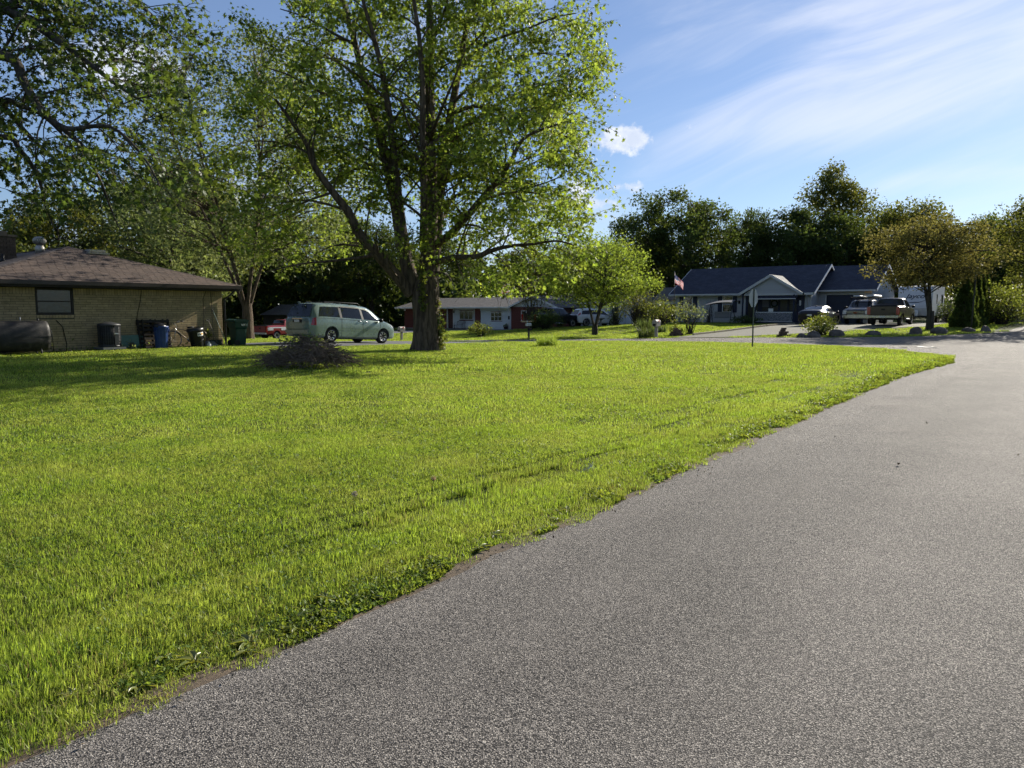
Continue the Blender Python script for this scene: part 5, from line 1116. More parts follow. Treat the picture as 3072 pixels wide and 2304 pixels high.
def pickup(name, label, loc, rz, mt, rear=True, cab=2, trim=None, tail=True, pitch=0, lower=None, scale=1.0, ladder=False, bow=False):
    """pickup truck: bonnet, cab with two rows, cargo bed"""
    st = [(-2.93,.56,1.10,1.20,.90,.97,.93),(-2.90,.52,1.22,1.31,.95,1.0,.95),(-2.0,.48,1.24,1.34,.98,1.01,.95),(-.86,.46,1.24,1.34,.98,1.01,.95),(-.80,.45,1.24,1.42,.98,1.01,.90),(-.74,.45,1.24,1.80,.98,1.01,.80),(-.55,.44,1.24,1.87,.98,1.01,.77),(.2,.44,1.23,1.89,.98,1.01,.77),(.85,.44,1.22,1.84,.98,1.01,.76),(1.2,.44,1.20,1.62,.98,1.0,.78),(1.55,.44,1.18,1.34,.98,1.0,.84),(1.70,.45,1.15,1.26,.98,1.0,.88),(2.5,.46,1.08,1.20,.97,.99,.88),(2.82,.48,.98,1.12,.95,.96,.86),(2.92,.55,.85,1.0,.90,.90,.80)]
    c = Car(name, label, 'pickup truck', loc, rz, st, mt, ((1.90, -1.78), .40, .84), pitch); c.chrome = trim is not None; tr = trim or BLACK
    c.side([(-.58, .12), (.05, .12), (.03, .84), (-.52, .84)], CARGLASS, 'window'); c.side([(.13, .12), (1.38, .05), (.92, .80), (.11, .84)], CARGLASS, 'window')
    c.top(1.58, .95, .92, .94, CARGLASS, 'windscreen'); mb = MB(); mb.quad((-.835, -.80, 1.40), (-.835, .80, 1.40), (-.75, .70, 1.80), (-.75, -.70, 1.80)); mb.build('rear_window', CARGLASS, c.t)
    MB().box((-2.82, -.82, 1.10), (-.92, .82, 1.352)).build('bed_cover', BLACK, c.t, .01)
    for x in (-.66, .09, 1.32): c.doorline(x)
    c.doorline(-.84); c.handle(-.05); c.handle(.35); c.mirror(1.2, 1.28, 1.0, None)
    # rear: tailgate, lights, bumper
    c.box((-2.965, -.76, .66), (-2.92, .76, 1.27), mt, 'tailgate', .015); c.box((-2.985, -.12, 1.02), (-2.966, .12, 1.13), BLACK, 'tailgate_handle', .004)
    c.box((-2.965, .79, .72), (-2.86, 1.005, 1.24), TAILRED, 'tail_light', .01, True)
    c.box((-3.10, -.95, .50), (-2.94, .95, .66), tr, 'rear_bumper', .03); c.box((-3.112, -.16, .52), (-3.102, .16, .64), PLATE, 'licence_plate', 0)
    c.box((-3.08, -.05, .38), (-2.9, .05, .46), BLACK, 'tow_hitch')
    # front: grille, lamps, bumper
    g = MB().box((2.90, -.62, .72), (2.955, .62, 1.02)).build('grille', BLACK, c.t, .01)
    for z in (.76, .87, .98): MB().box((2.956, -.62, z - .018), (2.975, .62, z + .018)).build('grille_bar', tr if trim else BLACK, g)
    if bow:
        MB().prism([(-.15, -.03), (-.06, -.03), (-.05, -.055), (.05, -.055), (.06, -.03), (.15, -.03), (.13, .03), (.05, .03), (.04, .055), (-.04, .055), (-.05, .03), (-.13, .03)], 0, .012, Matrix.Translation((2.985, 0, .87)) @ Matrix.Rotation(math.pi / 2, 4, 'Z')).build('emblem', mat('emblem_gold', (.30, .07, .03), .3, .5), c.t)
    c.box((2.78, .64, .74), (2.93, .93, 1.04), LAMP, 'headlight', .02, True); c.box((2.88, -.94, .46), (3.02, .94, .70), tr, 'front_bumper', .03)
    c.box((2.95, -.5, .36), (2.99, .5, .46), BLACK, 'air_dam'); MB().box((-2.6, -.7, .36), (2.6, .7, .50)).build('chassis', BLACK, c.t)
    for x in (1.90, -1.78):
        for sd in (-1, 1): MB().tube([(x + .48 * math.cos(R(a)), sd * .995, .41 + .48 * math.sin(R(a))) for a in range(0, 181, 15)], .03, 6).build('arch_trim', mt, c.t)
    for s in (-1, 1): MB().tube([(1.1, s * .95, .40), (-.7, s * .95, .40)], .05, 8).build('running_board', tr, c.t)
    if lower: c.side([(-2.85, .0), (2.6, .0), (2.6, .62), (-2.85, .62)], lower, 'two_tone_panel', ring=3, off=.010, nx=40) if False else None
    return c
def vehicles():
    z = lambda a, b: W(a, b)
    # red and white pickup by the far drive
    mt = paint('worn_red', (.24, .018, .022), .15, .4); c = pickup('red_pickup_truck', 'old red and white pickup truck behind the brush pile beyond the drive', W(43.2, 62.0), TH + R(4), mt, trim=GALV); wp = mat('faded_white', (.50, .50, .50), .4, dirt=((.2, .19, .18), 5, .7))
    for x0, x1 in ((-2.86, -2.22), (-1.32, 1.44), (2.36, 2.7)): c.side([(x0, .0), (x1, .0), (x1, 1), (x0, 1)], wp, 'white_panel', ring=3, off=.012, nz=3); None
    c.side([(-2.86, .0), (2.6, .0), (2.6, .62), (-2.86, .62)], wp, 'white_panel', ring=4, off=.012, nz=3, nx=30)
    c.t.location.z = h(43.2, 62) + .05
    pickup('black_pickup_truck', 'black pickup truck with silver bumper parked by the ranch house', W(57.6, 40.2, .06), TH + R(-12), paint('black_paint', (.012, .012, .014)), trim=CHROME)
    pickup('bronze_pickup_truck', 'dark bronze pickup truck seen from its tailgate, white trailer behind it', W(57.9, 10.95, .03), TH, paint('bronze_paint', (.036, .029, .024), .4), trim=CHROME)
    # work truck facing the street with rack, pipes and a ladder
    c = pickup('work_truck', 'dark pickup truck facing the street with a roof rack of pipes', W(62.9, 13.85, .03), TH + math.pi, paint('dark_grey_paint', (.030, .031, .034), .4), trim=CHROME, bow=True)
    for x in (1.0, -.7, -2.6):
        for s in (-1, 1): MB().beam((x, s * .86, 1.3 if x < 0 else 1.85), (x, s * .8, 2.02), .05, .05).build('rack_post', BLACK, c.t)
        MB().beam((x, -.82, 2.03), (x, .82, 2.03), .06, .05).build('rack_bar', BLACK, c.t)
    for s in (-.8, .8): MB().beam((-2.7, s, 2.07), (1.25, s, 2.07), .05, .05).build('rack_rail', BLACK, c.t)
    R0 = Matrix.Rotation(TH + math.pi, 4, 'Z'); R0.translation = c.t.location
    for k, (y, z_, x0, x1, rd) in enumerate([(.62, 2.18, -2.4, 1.5, .075), (.44, 2.18, -2.4, 1.4, .075), (-.55, 2.16, -2.5, 1.2, .06), (-.40, 2.16, -2.3, 1.3, .06)]):
        tag(MB().tube([(x0, y, z_), (x1, y, z_)], rd, 12).build('white_pipe', mat('pvc_white', (.62, .62, .60), .4, var=.1), None, loc=c.t.location, rot=(0, 0, TH + math.pi)), 'white plastic pipe lying on the work truck roof rack', 'pipe', 'pipes on the truck rack')
    l = thing('step_ladder', 'wooden coloured step ladder top sticking up from the work truck bed', 'ladder', R0 @ Vector((-1.5, -.15, 1.35)), TH + math.pi); o = mat('ladder_orange', (.42, .22, .05), .5)
    for s in (-.2, .2): MB().beam((0, s * 1.4, 0), (0, s, 1.15), .06, .03).build('rail', mat('ladder_rail', (.30, .26, .20), .5), l)
    MB().box((-.08, -.24, 1.13), (.08, .24, 1.21)).build('top_cap', o, l, .01)
    for k in range(3): MB().box((-.04, -.25, .25 + k * .3), (.04, .25, .27 + k * .3)).build('step', o, l)
    # dark sedan
    st = [(-2.42,.48,.80,.88,.70,.74,.66),(-2.38,.34,.90,1.0,.82,.84,.70),(-2.25,.26,.96,1.10,.89,.89,.74),(-1.95,.22,.98,1.15,.91,.91,.74),(-1.65,.20,.98,1.20,.92,.92,.70),(-1.2,.19,.97,1.36,.925,.92,.64),(-.6,.18,.96,1.445,.925,.92,.61),(-.1,.18,.95,1.46,.925,.92,.61),(.35,.18,.94,1.42,.925,.92,.62),(.8,.18,.93,1.22,.925,.915,.66),(1.2,.19,.92,1.0,.92,.90,.74),(1.7,.20,.86,.95,.91,.88,.76),(2.1,.22,.78,.87,.88,.84,.72),(2.32,.27,.66,.76,.80,.76,.64),(2.40,.36,.58,.64,.62,.58,.46)]
    mt = paint('navy_black_paint', (.006, .007, .011), .0, .35, spec=.2); c = Car('sedan_car', 'dark blue-black sedan parked in front of the porch lattice', 'car', W(58.8, 16.1, .03), TH + R(-2), st, mt, ((1.42, -1.38), .33, .79))
    c.side([(-1.55, .14), (-.28, .12), (-.30, .80), (-1.02, .80)], CARGLASS, 'window'); c.side([(-.18, .12), (1.0, .10), (.42, .80), (-.18, .80)], CARGLASS, 'window'); c.top(1.05, .40, .93, .93, CARGLASS, 'windscreen'); c.top(-1.72, -.85, .9, .9, CARGLASS, 'rear_window')
    c.side([(-2.36, .15), (-2.0, .2), (-2.0, .85), (-2.34, .9)], TAILRED, 'tail_light', ring=4, off=.01); c.box((-2.445, -.17, .70), (-2.425, .17, .82), PLATE, 'licence_plate', 0); c.box((-2.46, -.75, .30), (-2.36, .75, .50), mt, 'rear_bumper', .03); c.side([(2.0, .3), (2.28, .3), (2.2, .9), (1.9, .9)], LAMP, 'headlight', ring=4, off=.01)
    for x in (-.24, 1.02, -1.25): c.doorline(x)
    c.handle(-1.05); c.handle(.0); c.mirror(.85, .98, .90, mt); MB().lathe([(.06, 0), (.03, .06), (.005, .08)], 8, Matrix.Translation((-1.0, 0, 1.40))).build('antenna_fin', mt, c.t); MB().box((-1.5, -.7, .14), (1.6, .7, .22)).build('underbody', BLACK, c.t)
    c.side([(-1.6, .88), (1.0, .86), (1.0, .98), (-1.6, .98)], CHROME, 'window_trim', ring=4, off=.009, nz=1)
    # white SUV
    st = [(-2.38,.55,.98,1.05,.78,.82,.74),(-2.34,.40,1.04,1.16,.90,.92,.78),(-2.25,.34,1.08,1.32,.94,.95,.74),(-2.05,.30,1.10,1.60,.96,.96,.70),(-1.85,.28,1.10,1.70,.965,.965,.69),(-1.0,.27,1.09,1.75,.97,.97,.69),(-.2,.27,1.08,1.75,.97,.97,.69),(.4,.27,1.07,1.70,.97,.97,.69),(.9,.27,1.06,1.46,.97,.965,.70),(1.3,.28,1.04,1.20,.965,.96,.80),(1.6,.30,1.02,1.12,.96,.95,.84),(2.1,.33,.94,1.06,.94,.92,.82),(2.32,.38,.80,.95,.88,.86,.76),(2.40,.45,.66,.76,.74,.70,.60)]
    mt = paint('white_paint', (.60, .60, .60), 0, .3); c = Car('suv_car', 'white SUV parked at the white garage behind the small tree', 'car', W(62.2, 38.2, .03), TH + R(-30), st, mt, ((1.45, -1.45), .37, .82))
    c.side([(-2.0, .14), (-1.1, .12), (-1.1, .84), (-1.82, .80)], CARGLASS, 'window'); c.side([(-1.02, .12), (-.1, .12), (-.1, .84), (-1.02, .84)], CARGLASS, 'window'); c.side([(-.02, .12), (1.05, .08), (.55, .78), (-.02, .84)], CARGLASS, 'window'); c.top(1.2, .48, .92, .92, CARGLASS, 'windscreen')
    mb = MB(); mb.quad((-2.335, -.72, 1.18), (-2.335, .72, 1.18), (-2.06, .62, 1.60), (-2.06, -.62, 1.60)); mb.build('rear_window', CARGLASS, c.t); c.side([(-2.36, .1), (-2.05, .15), (-2.05, .7), (-2.32, .7)], TAILRED, 'tail_light', ring=5, off=.02)
    c.box((-2.45, -.8, .40), (-2.33, .8, .60), BLACK, 'rear_bumper', .03); c.box((-2.42, -.17, .78), (-2.40, .17, .90), PLATE, 'licence_plate', 0)
    for x in (-.06, -1.06, 1.08): c.doorline(x)
    c.handle(-.9); c.handle(.1); c.mirror(.95, 1.10, .95, mt); MB().box((-1.6, -.75, .22), (1.6, .75, .30)).build('underbody', BLACK, c.t)
    for s in (-1, 1): MB().tube([(-1.7, s * .58, 1.70), (-1.6, s * .58, 1.78), (.2, s * .58, 1.78), (.3, s * .58, 1.71)], .018, 6).build('roof_rail', BLACK, c.t)
    c.side([(2.0, .35), (2.3, .35), (2.25, .9), (1.9, .9)], LAMP, 'headlight', ring=4, off=.01)
vehicles()
def trailer():
    base = W(69.7, 11.0, .0); t = thing('travel_trailer', 'white corrugated travel trailer with a name on its sloped front, behind the bronze pickup', 'trailer', base, TH + math.pi)
    al = mat('trailer_white', (.60, .61, .63), .45, .05, var=.08, island=.04); L0, L1 = -3.0, 3.2; hw = 1.22; z0, z1 = .62, 3.02
    # local +x is the drawbar end that faces the street
    prof = [(L0, z0), (L1 - .25, z0), (L1 + .05, 1.25), (L1 - .28, z1 - .35), (L1 - .55, z1 - .05), (L1 - .8, z1), (L0, z1)]
    MB().prism(prof, -hw, hw).build('shell', al, t)
    T = []; n = 22
    for s in (-1, 1):
        for k in range(n):
            z = z0 + .06 + k * .108; xe = float(np.interp(z, [z0, 1.25, z1 - .35, z1 - .05, z1], [L1 - .25, L1 + .05, L1 - .28, L1 - .55, L1 - .8])) - .1
            for a, b in cut(L0 + .03, xe, z, z + .1, [(.55, 1.05, 1.6, 2.35), (-2.3, -1.4, 1.6, 2.35), (-.6, .1, .7, 2.5)] if s == 1 else [(1.5, 2.1, 1.7, 2.4), (-2.3, -1.2, 1.6, 2.4)]):
                T.append(TRS(((a + b) / 2, s * (hw + .008), z + .05), (b - a, .035, .07)))
    pieces(t.children[0], 'corrugation', al, T)
    T = []
    for k in range(8):
        z = .70 + k * .11; x = float(np.interp(z, [z0, 1.25], [L1 - .25, L1 + .05])) if z < 1.25 else float(np.interp(z, [1.25, z1 - .35], [L1 + .05, L1 - .28])); T.append(TRS((x + .006, 0, z), (.03, 2 * hw - .12, .06)))
    pieces(t.children[0], 'front_panel_rib', al, T)
    for s, ws in ((1, [(.55, 1.05, 1.6, 2.35), (-2.3, -1.4, 1.6, 2.35)]), (-1, [(1.5, 2.1, 1.7, 2.4), (-2.3, -1.2, 1.6, 2.4)])):
        for x0, x1, za, zb in ws:
            w_ = MB().box((x0, s * hw - .02, za), (x1, s * hw + .02, zb)).build('window', BLACK, t); MB().box((x0 + .05, min(s * (hw + .02), s * (hw + .028)), za + .05), (x1 - .05, max(s * (hw + .02), s * (hw + .028)), zb - .05)).build('pane', CARGLASS, w_)
    d = MB().box((-.6, hw - .01, .66), (.1, hw + .025, 2.5)).build('door', al, t, .01); MB().box((-.02, hw + .03, 1.5), (.04, hw + .06, 1.62)).build('handle', BLACK, d)
    ang = math.atan2(.33, z1 - .35 - 1.25); tilt = Matrix.Translation((L1 + .05 - math.sin(ang) * .95 + .015, 0, 1.25 + .95 * math.cos(ang))) @ Matrix.Rotation(-ang, 4, 'Y') @ Matrix.Rotation(math.pi / 2, 4, 'Z') @ STAND
    nv = mat('trailer_navy', (.012, .016, .04), .5); text('Jayco', .50, nv, t, tilt, shear=.35, ext=.004, sx=1.25)
    sw = MB(); P = lambda y, q: tilt @ Vector((y, q, .002))
    for y0, y1, q0, q1 in ((-.95, 0, -.30, -.52), (0, .85, -.52, -.26)):
        for k in range(8):
            f0, f1 = k / 8, (k + 1) / 8; c0 = 4 * .09 * f0 * (1 - f0); c1 = 4 * .09 * f1 * (1 - f1); th = lambda f: .02 + .05 * (f if y0 < 0 else 1 - f)
            sw.quad(P(y0 + (y1 - y0) * f0, q0 + (q1 - q0) * f0 - c0), P(y0 + (y1 - y0) * f1, q0 + (q1 - q0) * f1 - c1), P(y0 + (y1 - y0) * f1, q0 + (q1 - q0) * f1 - c1 + th(f1)), P(y0 + (y1 - y0) * f0, q0 + (q1 - q0) * f0 - c0 + th(f0)))
    sw.quad(P(-1.15, .62), P(-.75, .50), P(-.72, .54), P(-1.15, .72)); sw.build('swoosh', nv, t)
    MB().box((-.6, -.35, z1), (.5, .35, z1 + .28)).build('roof_air_conditioner', al, t, .06); MB().box((1.5, -.2, z1), (1.9, .2, z1 + .12)).build('roof_vent', WHITE, t, .02)
    MB().box((L0, -1.1, .48), (L1 - .3, 1.1, .61)).build('chassis', BLACK, t); MB().tube([(L1 - .3, .6, .55), (L1 + 1.1, 0, .55), (L1 - .3, -.6, .55)], .05, 6).build('drawbar', BLACK, t)
    for s in (-1, 1): MB().lathe([(.15, 0), (.16, .1), (.16, .4), (.08, .5)], 14, Matrix.Translation((L1 + .25, s * .17, .58))).build('gas_bottle', WHITE, t)
    MB().tube([(L1 + .9, 0, .9), (L1 + .9, 0, -.05)], .035, 8).build('jack', GALV, t)
    for x in (-.55, -1.35):
        for s in (-1, 1): MB().lathe([(.2, -.1), (.34, -.1), (.36, 0), (.34, .1), (.2, .1)], 24, Matrix.Translation((x, s * 1.08, .36)) @ STAND).build('wheel', RUBBER, t)
    for s in (-1, 1): MB().tube([(-1.85, s * 1.2, .45), (-1.75, s * 1.22, .78), (-.95, s * 1.23, .82), (-.15, s * 1.22, .78), (-.05, s * 1.2, .45)], .04, 6).build('wheel_arch', BLACK, t)
    for x in (L0 + .2, L1 - .6): MB().tube([(x, 1.0, .5), (x + .15, 1.0, -.02)], .03, 6).tube([(x, -1.0, .5), (x + .15, -1.0, -.02)], .03, 6).build('stabiliser', BLACK, t)
trailer()
def cut_wheel_wells():
    cutters = []
    for body, mb, root in BOOL:
        o = mb.build('well_cutter', BLACK, root); cutters.append(o); md = body.modifiers.new('wells', 'BOOLEAN'); md.object = o; md.operation = 'DIFFERENCE'; md.solver = 'EXACT'
    dg = bpy.context.evaluated_depsgraph_get(); new = [(b, bpy.data.meshes.new_from_object(b.evaluated_get(dg))) for b, _, _ in BOOL]
    for b, me in new: b.modifiers.clear(); b.data = me; me.set_sharp_from_angle(angle=R(32))
    for o in cutters: bpy.data.objects.remove(o, do_unlink=True)


# ---------------------------------------------------------------- grass
GRASS = leafmat('grass_blade', (.098, .160, .026), (.355, .485, .042), .47, .58, .45, .30, hue=(.38, .43, .065), gloss=.28)
DRY = leafmat('dry_grass', (.24, .23, .10), (.30, .29, .10), .35, .3, .6, 1.0)
def blades(n, size, hgt, wid, lean=.5, dry=0.0, seed=0, wind=(.25, -.05)):
    r = np.random.default_rng(seed)
    p = (r.random((n, 2)) - .5) * size
    H = hgt * (.45 + .75 * r.random(n)); Wd = wid * (.6 + .8 * r.random(n)); az = r.random(n) * 2 * np.pi
    ln = lean * r.random(n) ** 1.3; d = np.stack([np.cos(az) * ln + wind[0] * .6, np.sin(az) * ln + wind[1]], 1)
    fa = r.random(n) * 2 * np.pi; side = np.stack([np.cos(fa), np.sin(fa)], 1) * Wd[:, None] / 2
    z0 = np.zeros((n, 1))
    def P(xy, z): return np.concatenate([xy, z], 1)
    m = p + d * H[:, None] * .35; tip = p + d * H[:, None]
    zt = (H * np.sqrt(np.clip(1 - .55 * (d ** 2).sum(1), .12, 1)))[:, None]
    V_ = np.stack([P(p - side, z0 - .012), P(p + side, z0 - .012), P(m + side * .85, zt * .55), P(m - side * .85, zt * .55), P(tip, zt)], 1).reshape(-1, 3)
    k = np.arange(n)[:, None] * 5
    return V_, [k + np.array([[0, 1, 2, 3]]), k + np.array([[3, 2, 4]])], r.random(n) < dry
def grass_template(name, n, size, hgt, wid, **kw):
    v, f, dry = blades(n, size, hgt, wid, **kw)
    me = mesh_np(name, v, f, False, [GRASS, DRY], np.r_[dry.astype(int), dry.astype(int)])
    return bpy.data.objects.new(name, me)
def scatter(name, label, pts, rot, scl, idx, templates):
    """one stuff object: template tufts instanced on the points"""
    me = bpy.data.meshes.new(name); me.vertices.add(len(pts)); me.vertices.foreach_set('co', np.asarray(pts, np.float32).ravel())
    for nm, ty, data in (('rot', 'FLOAT_VECTOR', rot), ('scl', 'FLOAT_VECTOR', scl), ('idx', 'INT', idx)):
        at = me.attributes.new(nm, ty, 'POINT')
        at.data.foreach_set('vector' if ty == 'FLOAT_VECTOR' else 'value', np.asarray(data, np.int32 if ty == 'INT' else np.float32).ravel())
    c = bpy.data.collections.new(name + '_tufts')
    for t in templates: c.objects.link(t)
    ng = bpy.data.node_groups.new(name, 'GeometryNodeTree')
    ng.interface.new_socket('Geometry', in_out='INPUT', socket_type='NodeSocketGeometry'); ng.interface.new_socket('Geometry', in_out='OUTPUT', socket_type='NodeSocketGeometry')
    n = ng.nodes; gi = n.new('NodeGroupInput'); go = n.new('NodeGroupOutput'); ip = n.new('GeometryNodeInstanceOnPoints'); ci = n.new('GeometryNodeCollectionInfo')
    ci.inputs[0].default_value = c; ci.inputs[1].default_value = True; ci.inputs[2].default_value = True
    ip.inputs['Pick Instance'].default_value = True
    def att(nm, ty):
        a = n.new('GeometryNodeInputNamedAttribute'); a.data_type = ty; a.inputs[0].default_value = nm; return a.outputs[0]
    L = ng.links; L.new(gi.outputs[0], ip.inputs['Points']); L.new(ci.outputs[0], ip.inputs['Instance'])
    L.new(att('idx', 'INT'), ip.inputs['Instance Index']); L.new(att('scl', 'FLOAT_VECTOR'), ip.inputs['Scale'])
    e2r = n.new('FunctionNodeEulerToRotation'); L.new(att('rot', 'FLOAT_VECTOR'), e2r.inputs[0]); L.new(e2r.outputs[0], ip.inputs['Rotation'])
    L.new(ip.outputs[0], go.inputs[0])
    o = link(name, me); md = o.modifiers.new('scatter', 'NODES'); md.node_group = ng
    o['kind'] = 'stuff'; o['label'] = label; o['category'] = 'grass'; return o
def noise2(a, b, s, seed=0):        # cheap smooth value noise
    r = np.random.default_rng(seed); g = r.random((64, 64)); x, y = np.asarray(a) / s, np.asarray(b) / s
    i, j = np.floor(x).astype(int), np.floor(y).astype(int); fx, fy = x - i, y - j; fx = fx * fx * (3 - 2 * fx); fy = fy * fy * (3 - 2 * fy)
    q = lambda p, k: g[p % 64, k % 64]
    return (q(i, j) * (1 - fx) + q(i + 1, j) * fx) * (1 - fy) + (q(i, j + 1) * (1 - fx) + q(i + 1, j + 1) * fx) * fy
def in_lawn(a, b, m=0.0):
    return np.where(b < 3.35, (a < 27.3 - m) & (b > edge_b(np.clip(a, -8, 27.3)) + m), (a < near_a(b) - m)) & (b > edge_b(np.clip(a, -8, 27.3)) + m)
def in_view(a, b, pad=2.0):
    x, y = XY(a, b); return (np.abs(x) < y * .74 + pad) & (y > 1.2)
def lay(lo_a, hi_a, lo_b, hi_b, st, cond):
    A, B = np.meshgrid(np.arange(lo_a, hi_a, st), np.arange(lo_b, hi_b, st), indexing='ij'); A, B = A.ravel(), B.ravel()
    k = cond(A, B); return A[k], B[k]
def finish(a, b, jit, zs, ntempl, quarter=True, sc=1.0, seed=1):
    r = np.random.default_rng(seed); n = len(a)
    a = a + (r.random(n) - .5) * jit; b = b + (r.random(n) - .5) * jit
    z = gz(a, b); x, y = a * U[0] + b * V[0], a * U[1] + b * V[1]
    rz = TH + (r.integers(0, 4, n) * math.pi / 2 if quarter else r.random(n) * 6.283)
    s = np.stack([np.full(n, sc), np.full(n, sc), zs], 1)
    return np.stack([x, y, z], 1), np.stack([np.zeros(n), np.zeros(n), rz], 1), s, r.integers(0, ntempl, n)
def build_grass():
    W0 = (.10, -.02)
    dist = lambda a, b: np.hypot(a, b)
    puddle = lambda a, b: (np.abs(b - 4.03) < .10 + .10 * wob(a, 3)) & (a > 4.2) & (a < 6.9)
    bare = lambda a, b: noise2(a, b, .45, 5) * .6 + noise2(a, b, .17, 6) * .4 > np.clip(.44 + (b - edge_b(np.clip(a, -8, 27.3))) * 1.3, 0, .93)
    hv = lambda a, b: .62 + .6 * noise2(a, b, 1.9, 3) + .35 * noise2(a, b, .6, 4) + .35 * np.exp(-((b - 3.5) / .4) ** 2) * (a < 20)
    # near: fine blades in quarter-metre tiles, single small tufts along the edge
    T = [grass_template('tuft', 680, .27, .037, .0042, dry=.07, seed=10 + k, lean=1.25, wind=W0) for k in range(8)]
    a, b = lay(-2, 14, 2.9, 14, .25, lambda a, b: in_lawn(a, b, .30) & in_view(a, b) & (dist(a, b) < 10) & ~puddle(a, b))
    scatter('near_grass', 'bright green mown grass blades close to the camera', *finish(a, b, .05, hv(a, b), 8), T)
    T = [grass_template('edge_tuft', 34, .085, .050, .0042, dry=.12, seed=30 + k, lean=1.3, wind=W0) for k in range(10)]
    a, b = lay(-2, 12, 2.85, 4.6, .055, lambda a, b: in_lawn(a, b, .035 - .10 * noise2(a, b, .22, 17)) & ~in_lawn(a, b, .5) & in_view(a, b) & ~bare(a, b))
    a2, b2 = lay(3.6, 8, 3.6, 4.5, .08, lambda a, b: (np.abs(b - 4.03) < .3) & (noise2(a, b, .2, 9) > .45))
    k1 = np.r_[np.full(len(a), .9), np.full(len(a2), 1.9)]; a, b = np.r_[a, a2], np.r_[b, b2]
    scatter('verge_grass', 'ragged grass tufts along the edge of the near road', *finish(a, b, .05, k1 * (.7 + .7 * noise2(a, b, .5, 8)), 10, False), T)
    # clover and small broad-leaved weeds growing through the lawn
    r = np.random.default_rng(23); n = 90000; y = r.uniform(3, 15, n) ; x = (r.random(n) * 1.5 - .75) * y; a, b = x * U[0] + y * U[1], x * V[0] + y * V[1]
    k = in_lawn(a, b, .12) & (noise2(a, b, 1.3, 18) * .6 + noise2(a, b, .4, 19) * .4 > .60); a, b, x, y = a[k], b[k], x[k], y[k]
    P = np.stack([x, y, gz(a, b) + .020 + .022 * r.random(len(a))], 1); o = link('lawn_clover', leaf_mesh(P, np.interp(y, [3, 15], [.020, .034]), leafmat('lawn_clover_leaf', (.075, .135, .030), (.22, .33, .04), .35, .4, .5, 1.2), OVAL_T, OVAL_F, -.1, 12, up=.75, name='lawn_clover')); o['kind'] = 'stuff'; o['label'] = 'clover patches growing through the mown lawn'
    # middle and far parts of the corner lawn: wider blades, larger tiles
    T = [grass_template('mid_tuft', 800, .52, .039, .0072, dry=.06, seed=50 + k, lean=1.25, wind=W0) for k in range(8)]
    a, b = lay(0, 30, 2.9, 26, .5, lambda a, b: in_lawn(a, b, .26) & in_view(a, b) & (dist(a, b) >= 9.8) & (dist(a, b) < 19))
    scatter('middle_grass', 'sunlit mown grass across the middle of the corner lawn', *finish(a, b, .08, hv(a, b), 8), T)
    T = [grass_template('edge_tuft_far', 30, .16, .055, .007, dry=.1, seed=70 + k, lean=1.0, wind=W0) for k in range(6)]
    a, b = lay(6, 36, 2.9, 30, .11, lambda a, b: in_lawn(a, b, .04) & ~in_lawn(a, b, .5) & in_view(a, b) & (noise2(a, b, .3, 11) > .25))
    scatter('lawn_rim_grass', 'ragged grass rim around the corner lawn by the junction', *finish(a, b, .1, .6 + .6 * noise2(a, b, .5, 12), 6, False), T)
    T = [grass_template('far_tuft', 820, 1.04, .055, .013, dry=.05, seed=80 + k, lean=1.15, wind=W0) for k in range(6)]
    house = lambda a, b: (a < 17.8) & (b > 28.4)
    drv = lambda a, b: (a > 17) & (b > 24.2) & (b < 29.8)
    a, b = lay(-4, 37, 3, 48, 1.0, lambda a, b: in_lawn(a, b, .55) & in_view(a, b, 3) & (dist(a, b) >= 18.6) & ~house(a, b) & ~drv(a, b))
    scatter('far_lawn_grass', 'mown grass around the maple and brick house', *finish(a, b, .15, hv(a, b) * 1.1, 6), T)
    # lawns across the street
    T = [grass_template('yard_tuft', 420, 1.3, .075, .022, dry=.04, seed=95 + k, lean=.8, wind=W0) for k in range(5)]
    def yard(a, b):
        gr = (b > 8.3) & (b < 20.0) & (a > np.interp(b, [8.6, 10, 12, 15, 17, 18.4, 19.2], [56, 53.5, 50, 45.5, 42, 41.4, 41.3]) - .5) & (a < 82)
        dr = (b > 41.2) & (a > np.interp(b, [41.6, 43.5, 46.5, 50, 54, 58, 60.5], [57, 56, 57.5, 57.6, 56, 48, 40]) - .5) & (b < 63.5)
        return (a > far_a(b) + .6) & (b > 4) & (a < 80) & (b < 75) & ~gr & ~dr & in_view(a, b, 4) & ~((a > 64.2) & (b > 11.6) & (b < 31)) & ~((a > 61.6) & (b > 40))
    a, b = lay(40, 80, 4, 75, 1.2, yard)
    scatter('yard_grass', 'mown lawns in front of the houses across the street', *finish(a, b, .3, .7 + .6 * noise2(a, b, 2.5, 14), 5, False), T)
    a, b = lay(40, 62, 4, 60, .5, lambda a, b: (a > far_a(b) + .05) & (a < far_a(b) + .9) & ~((b > 16) & (b < 19.6)) & ~((b > 60)))
    T = [grass_template('kerb_tuft', 45, .5, .08, .02, seed=120 + k, lean=.9) for k in range(4)]
    scatter('street_edge_grass', 'uneven grass fringe on the far side of the street', *finish(a, b, .3, .6 + .8 * noise2(a, b, .9, 15), 4, False), T)
build_grass()
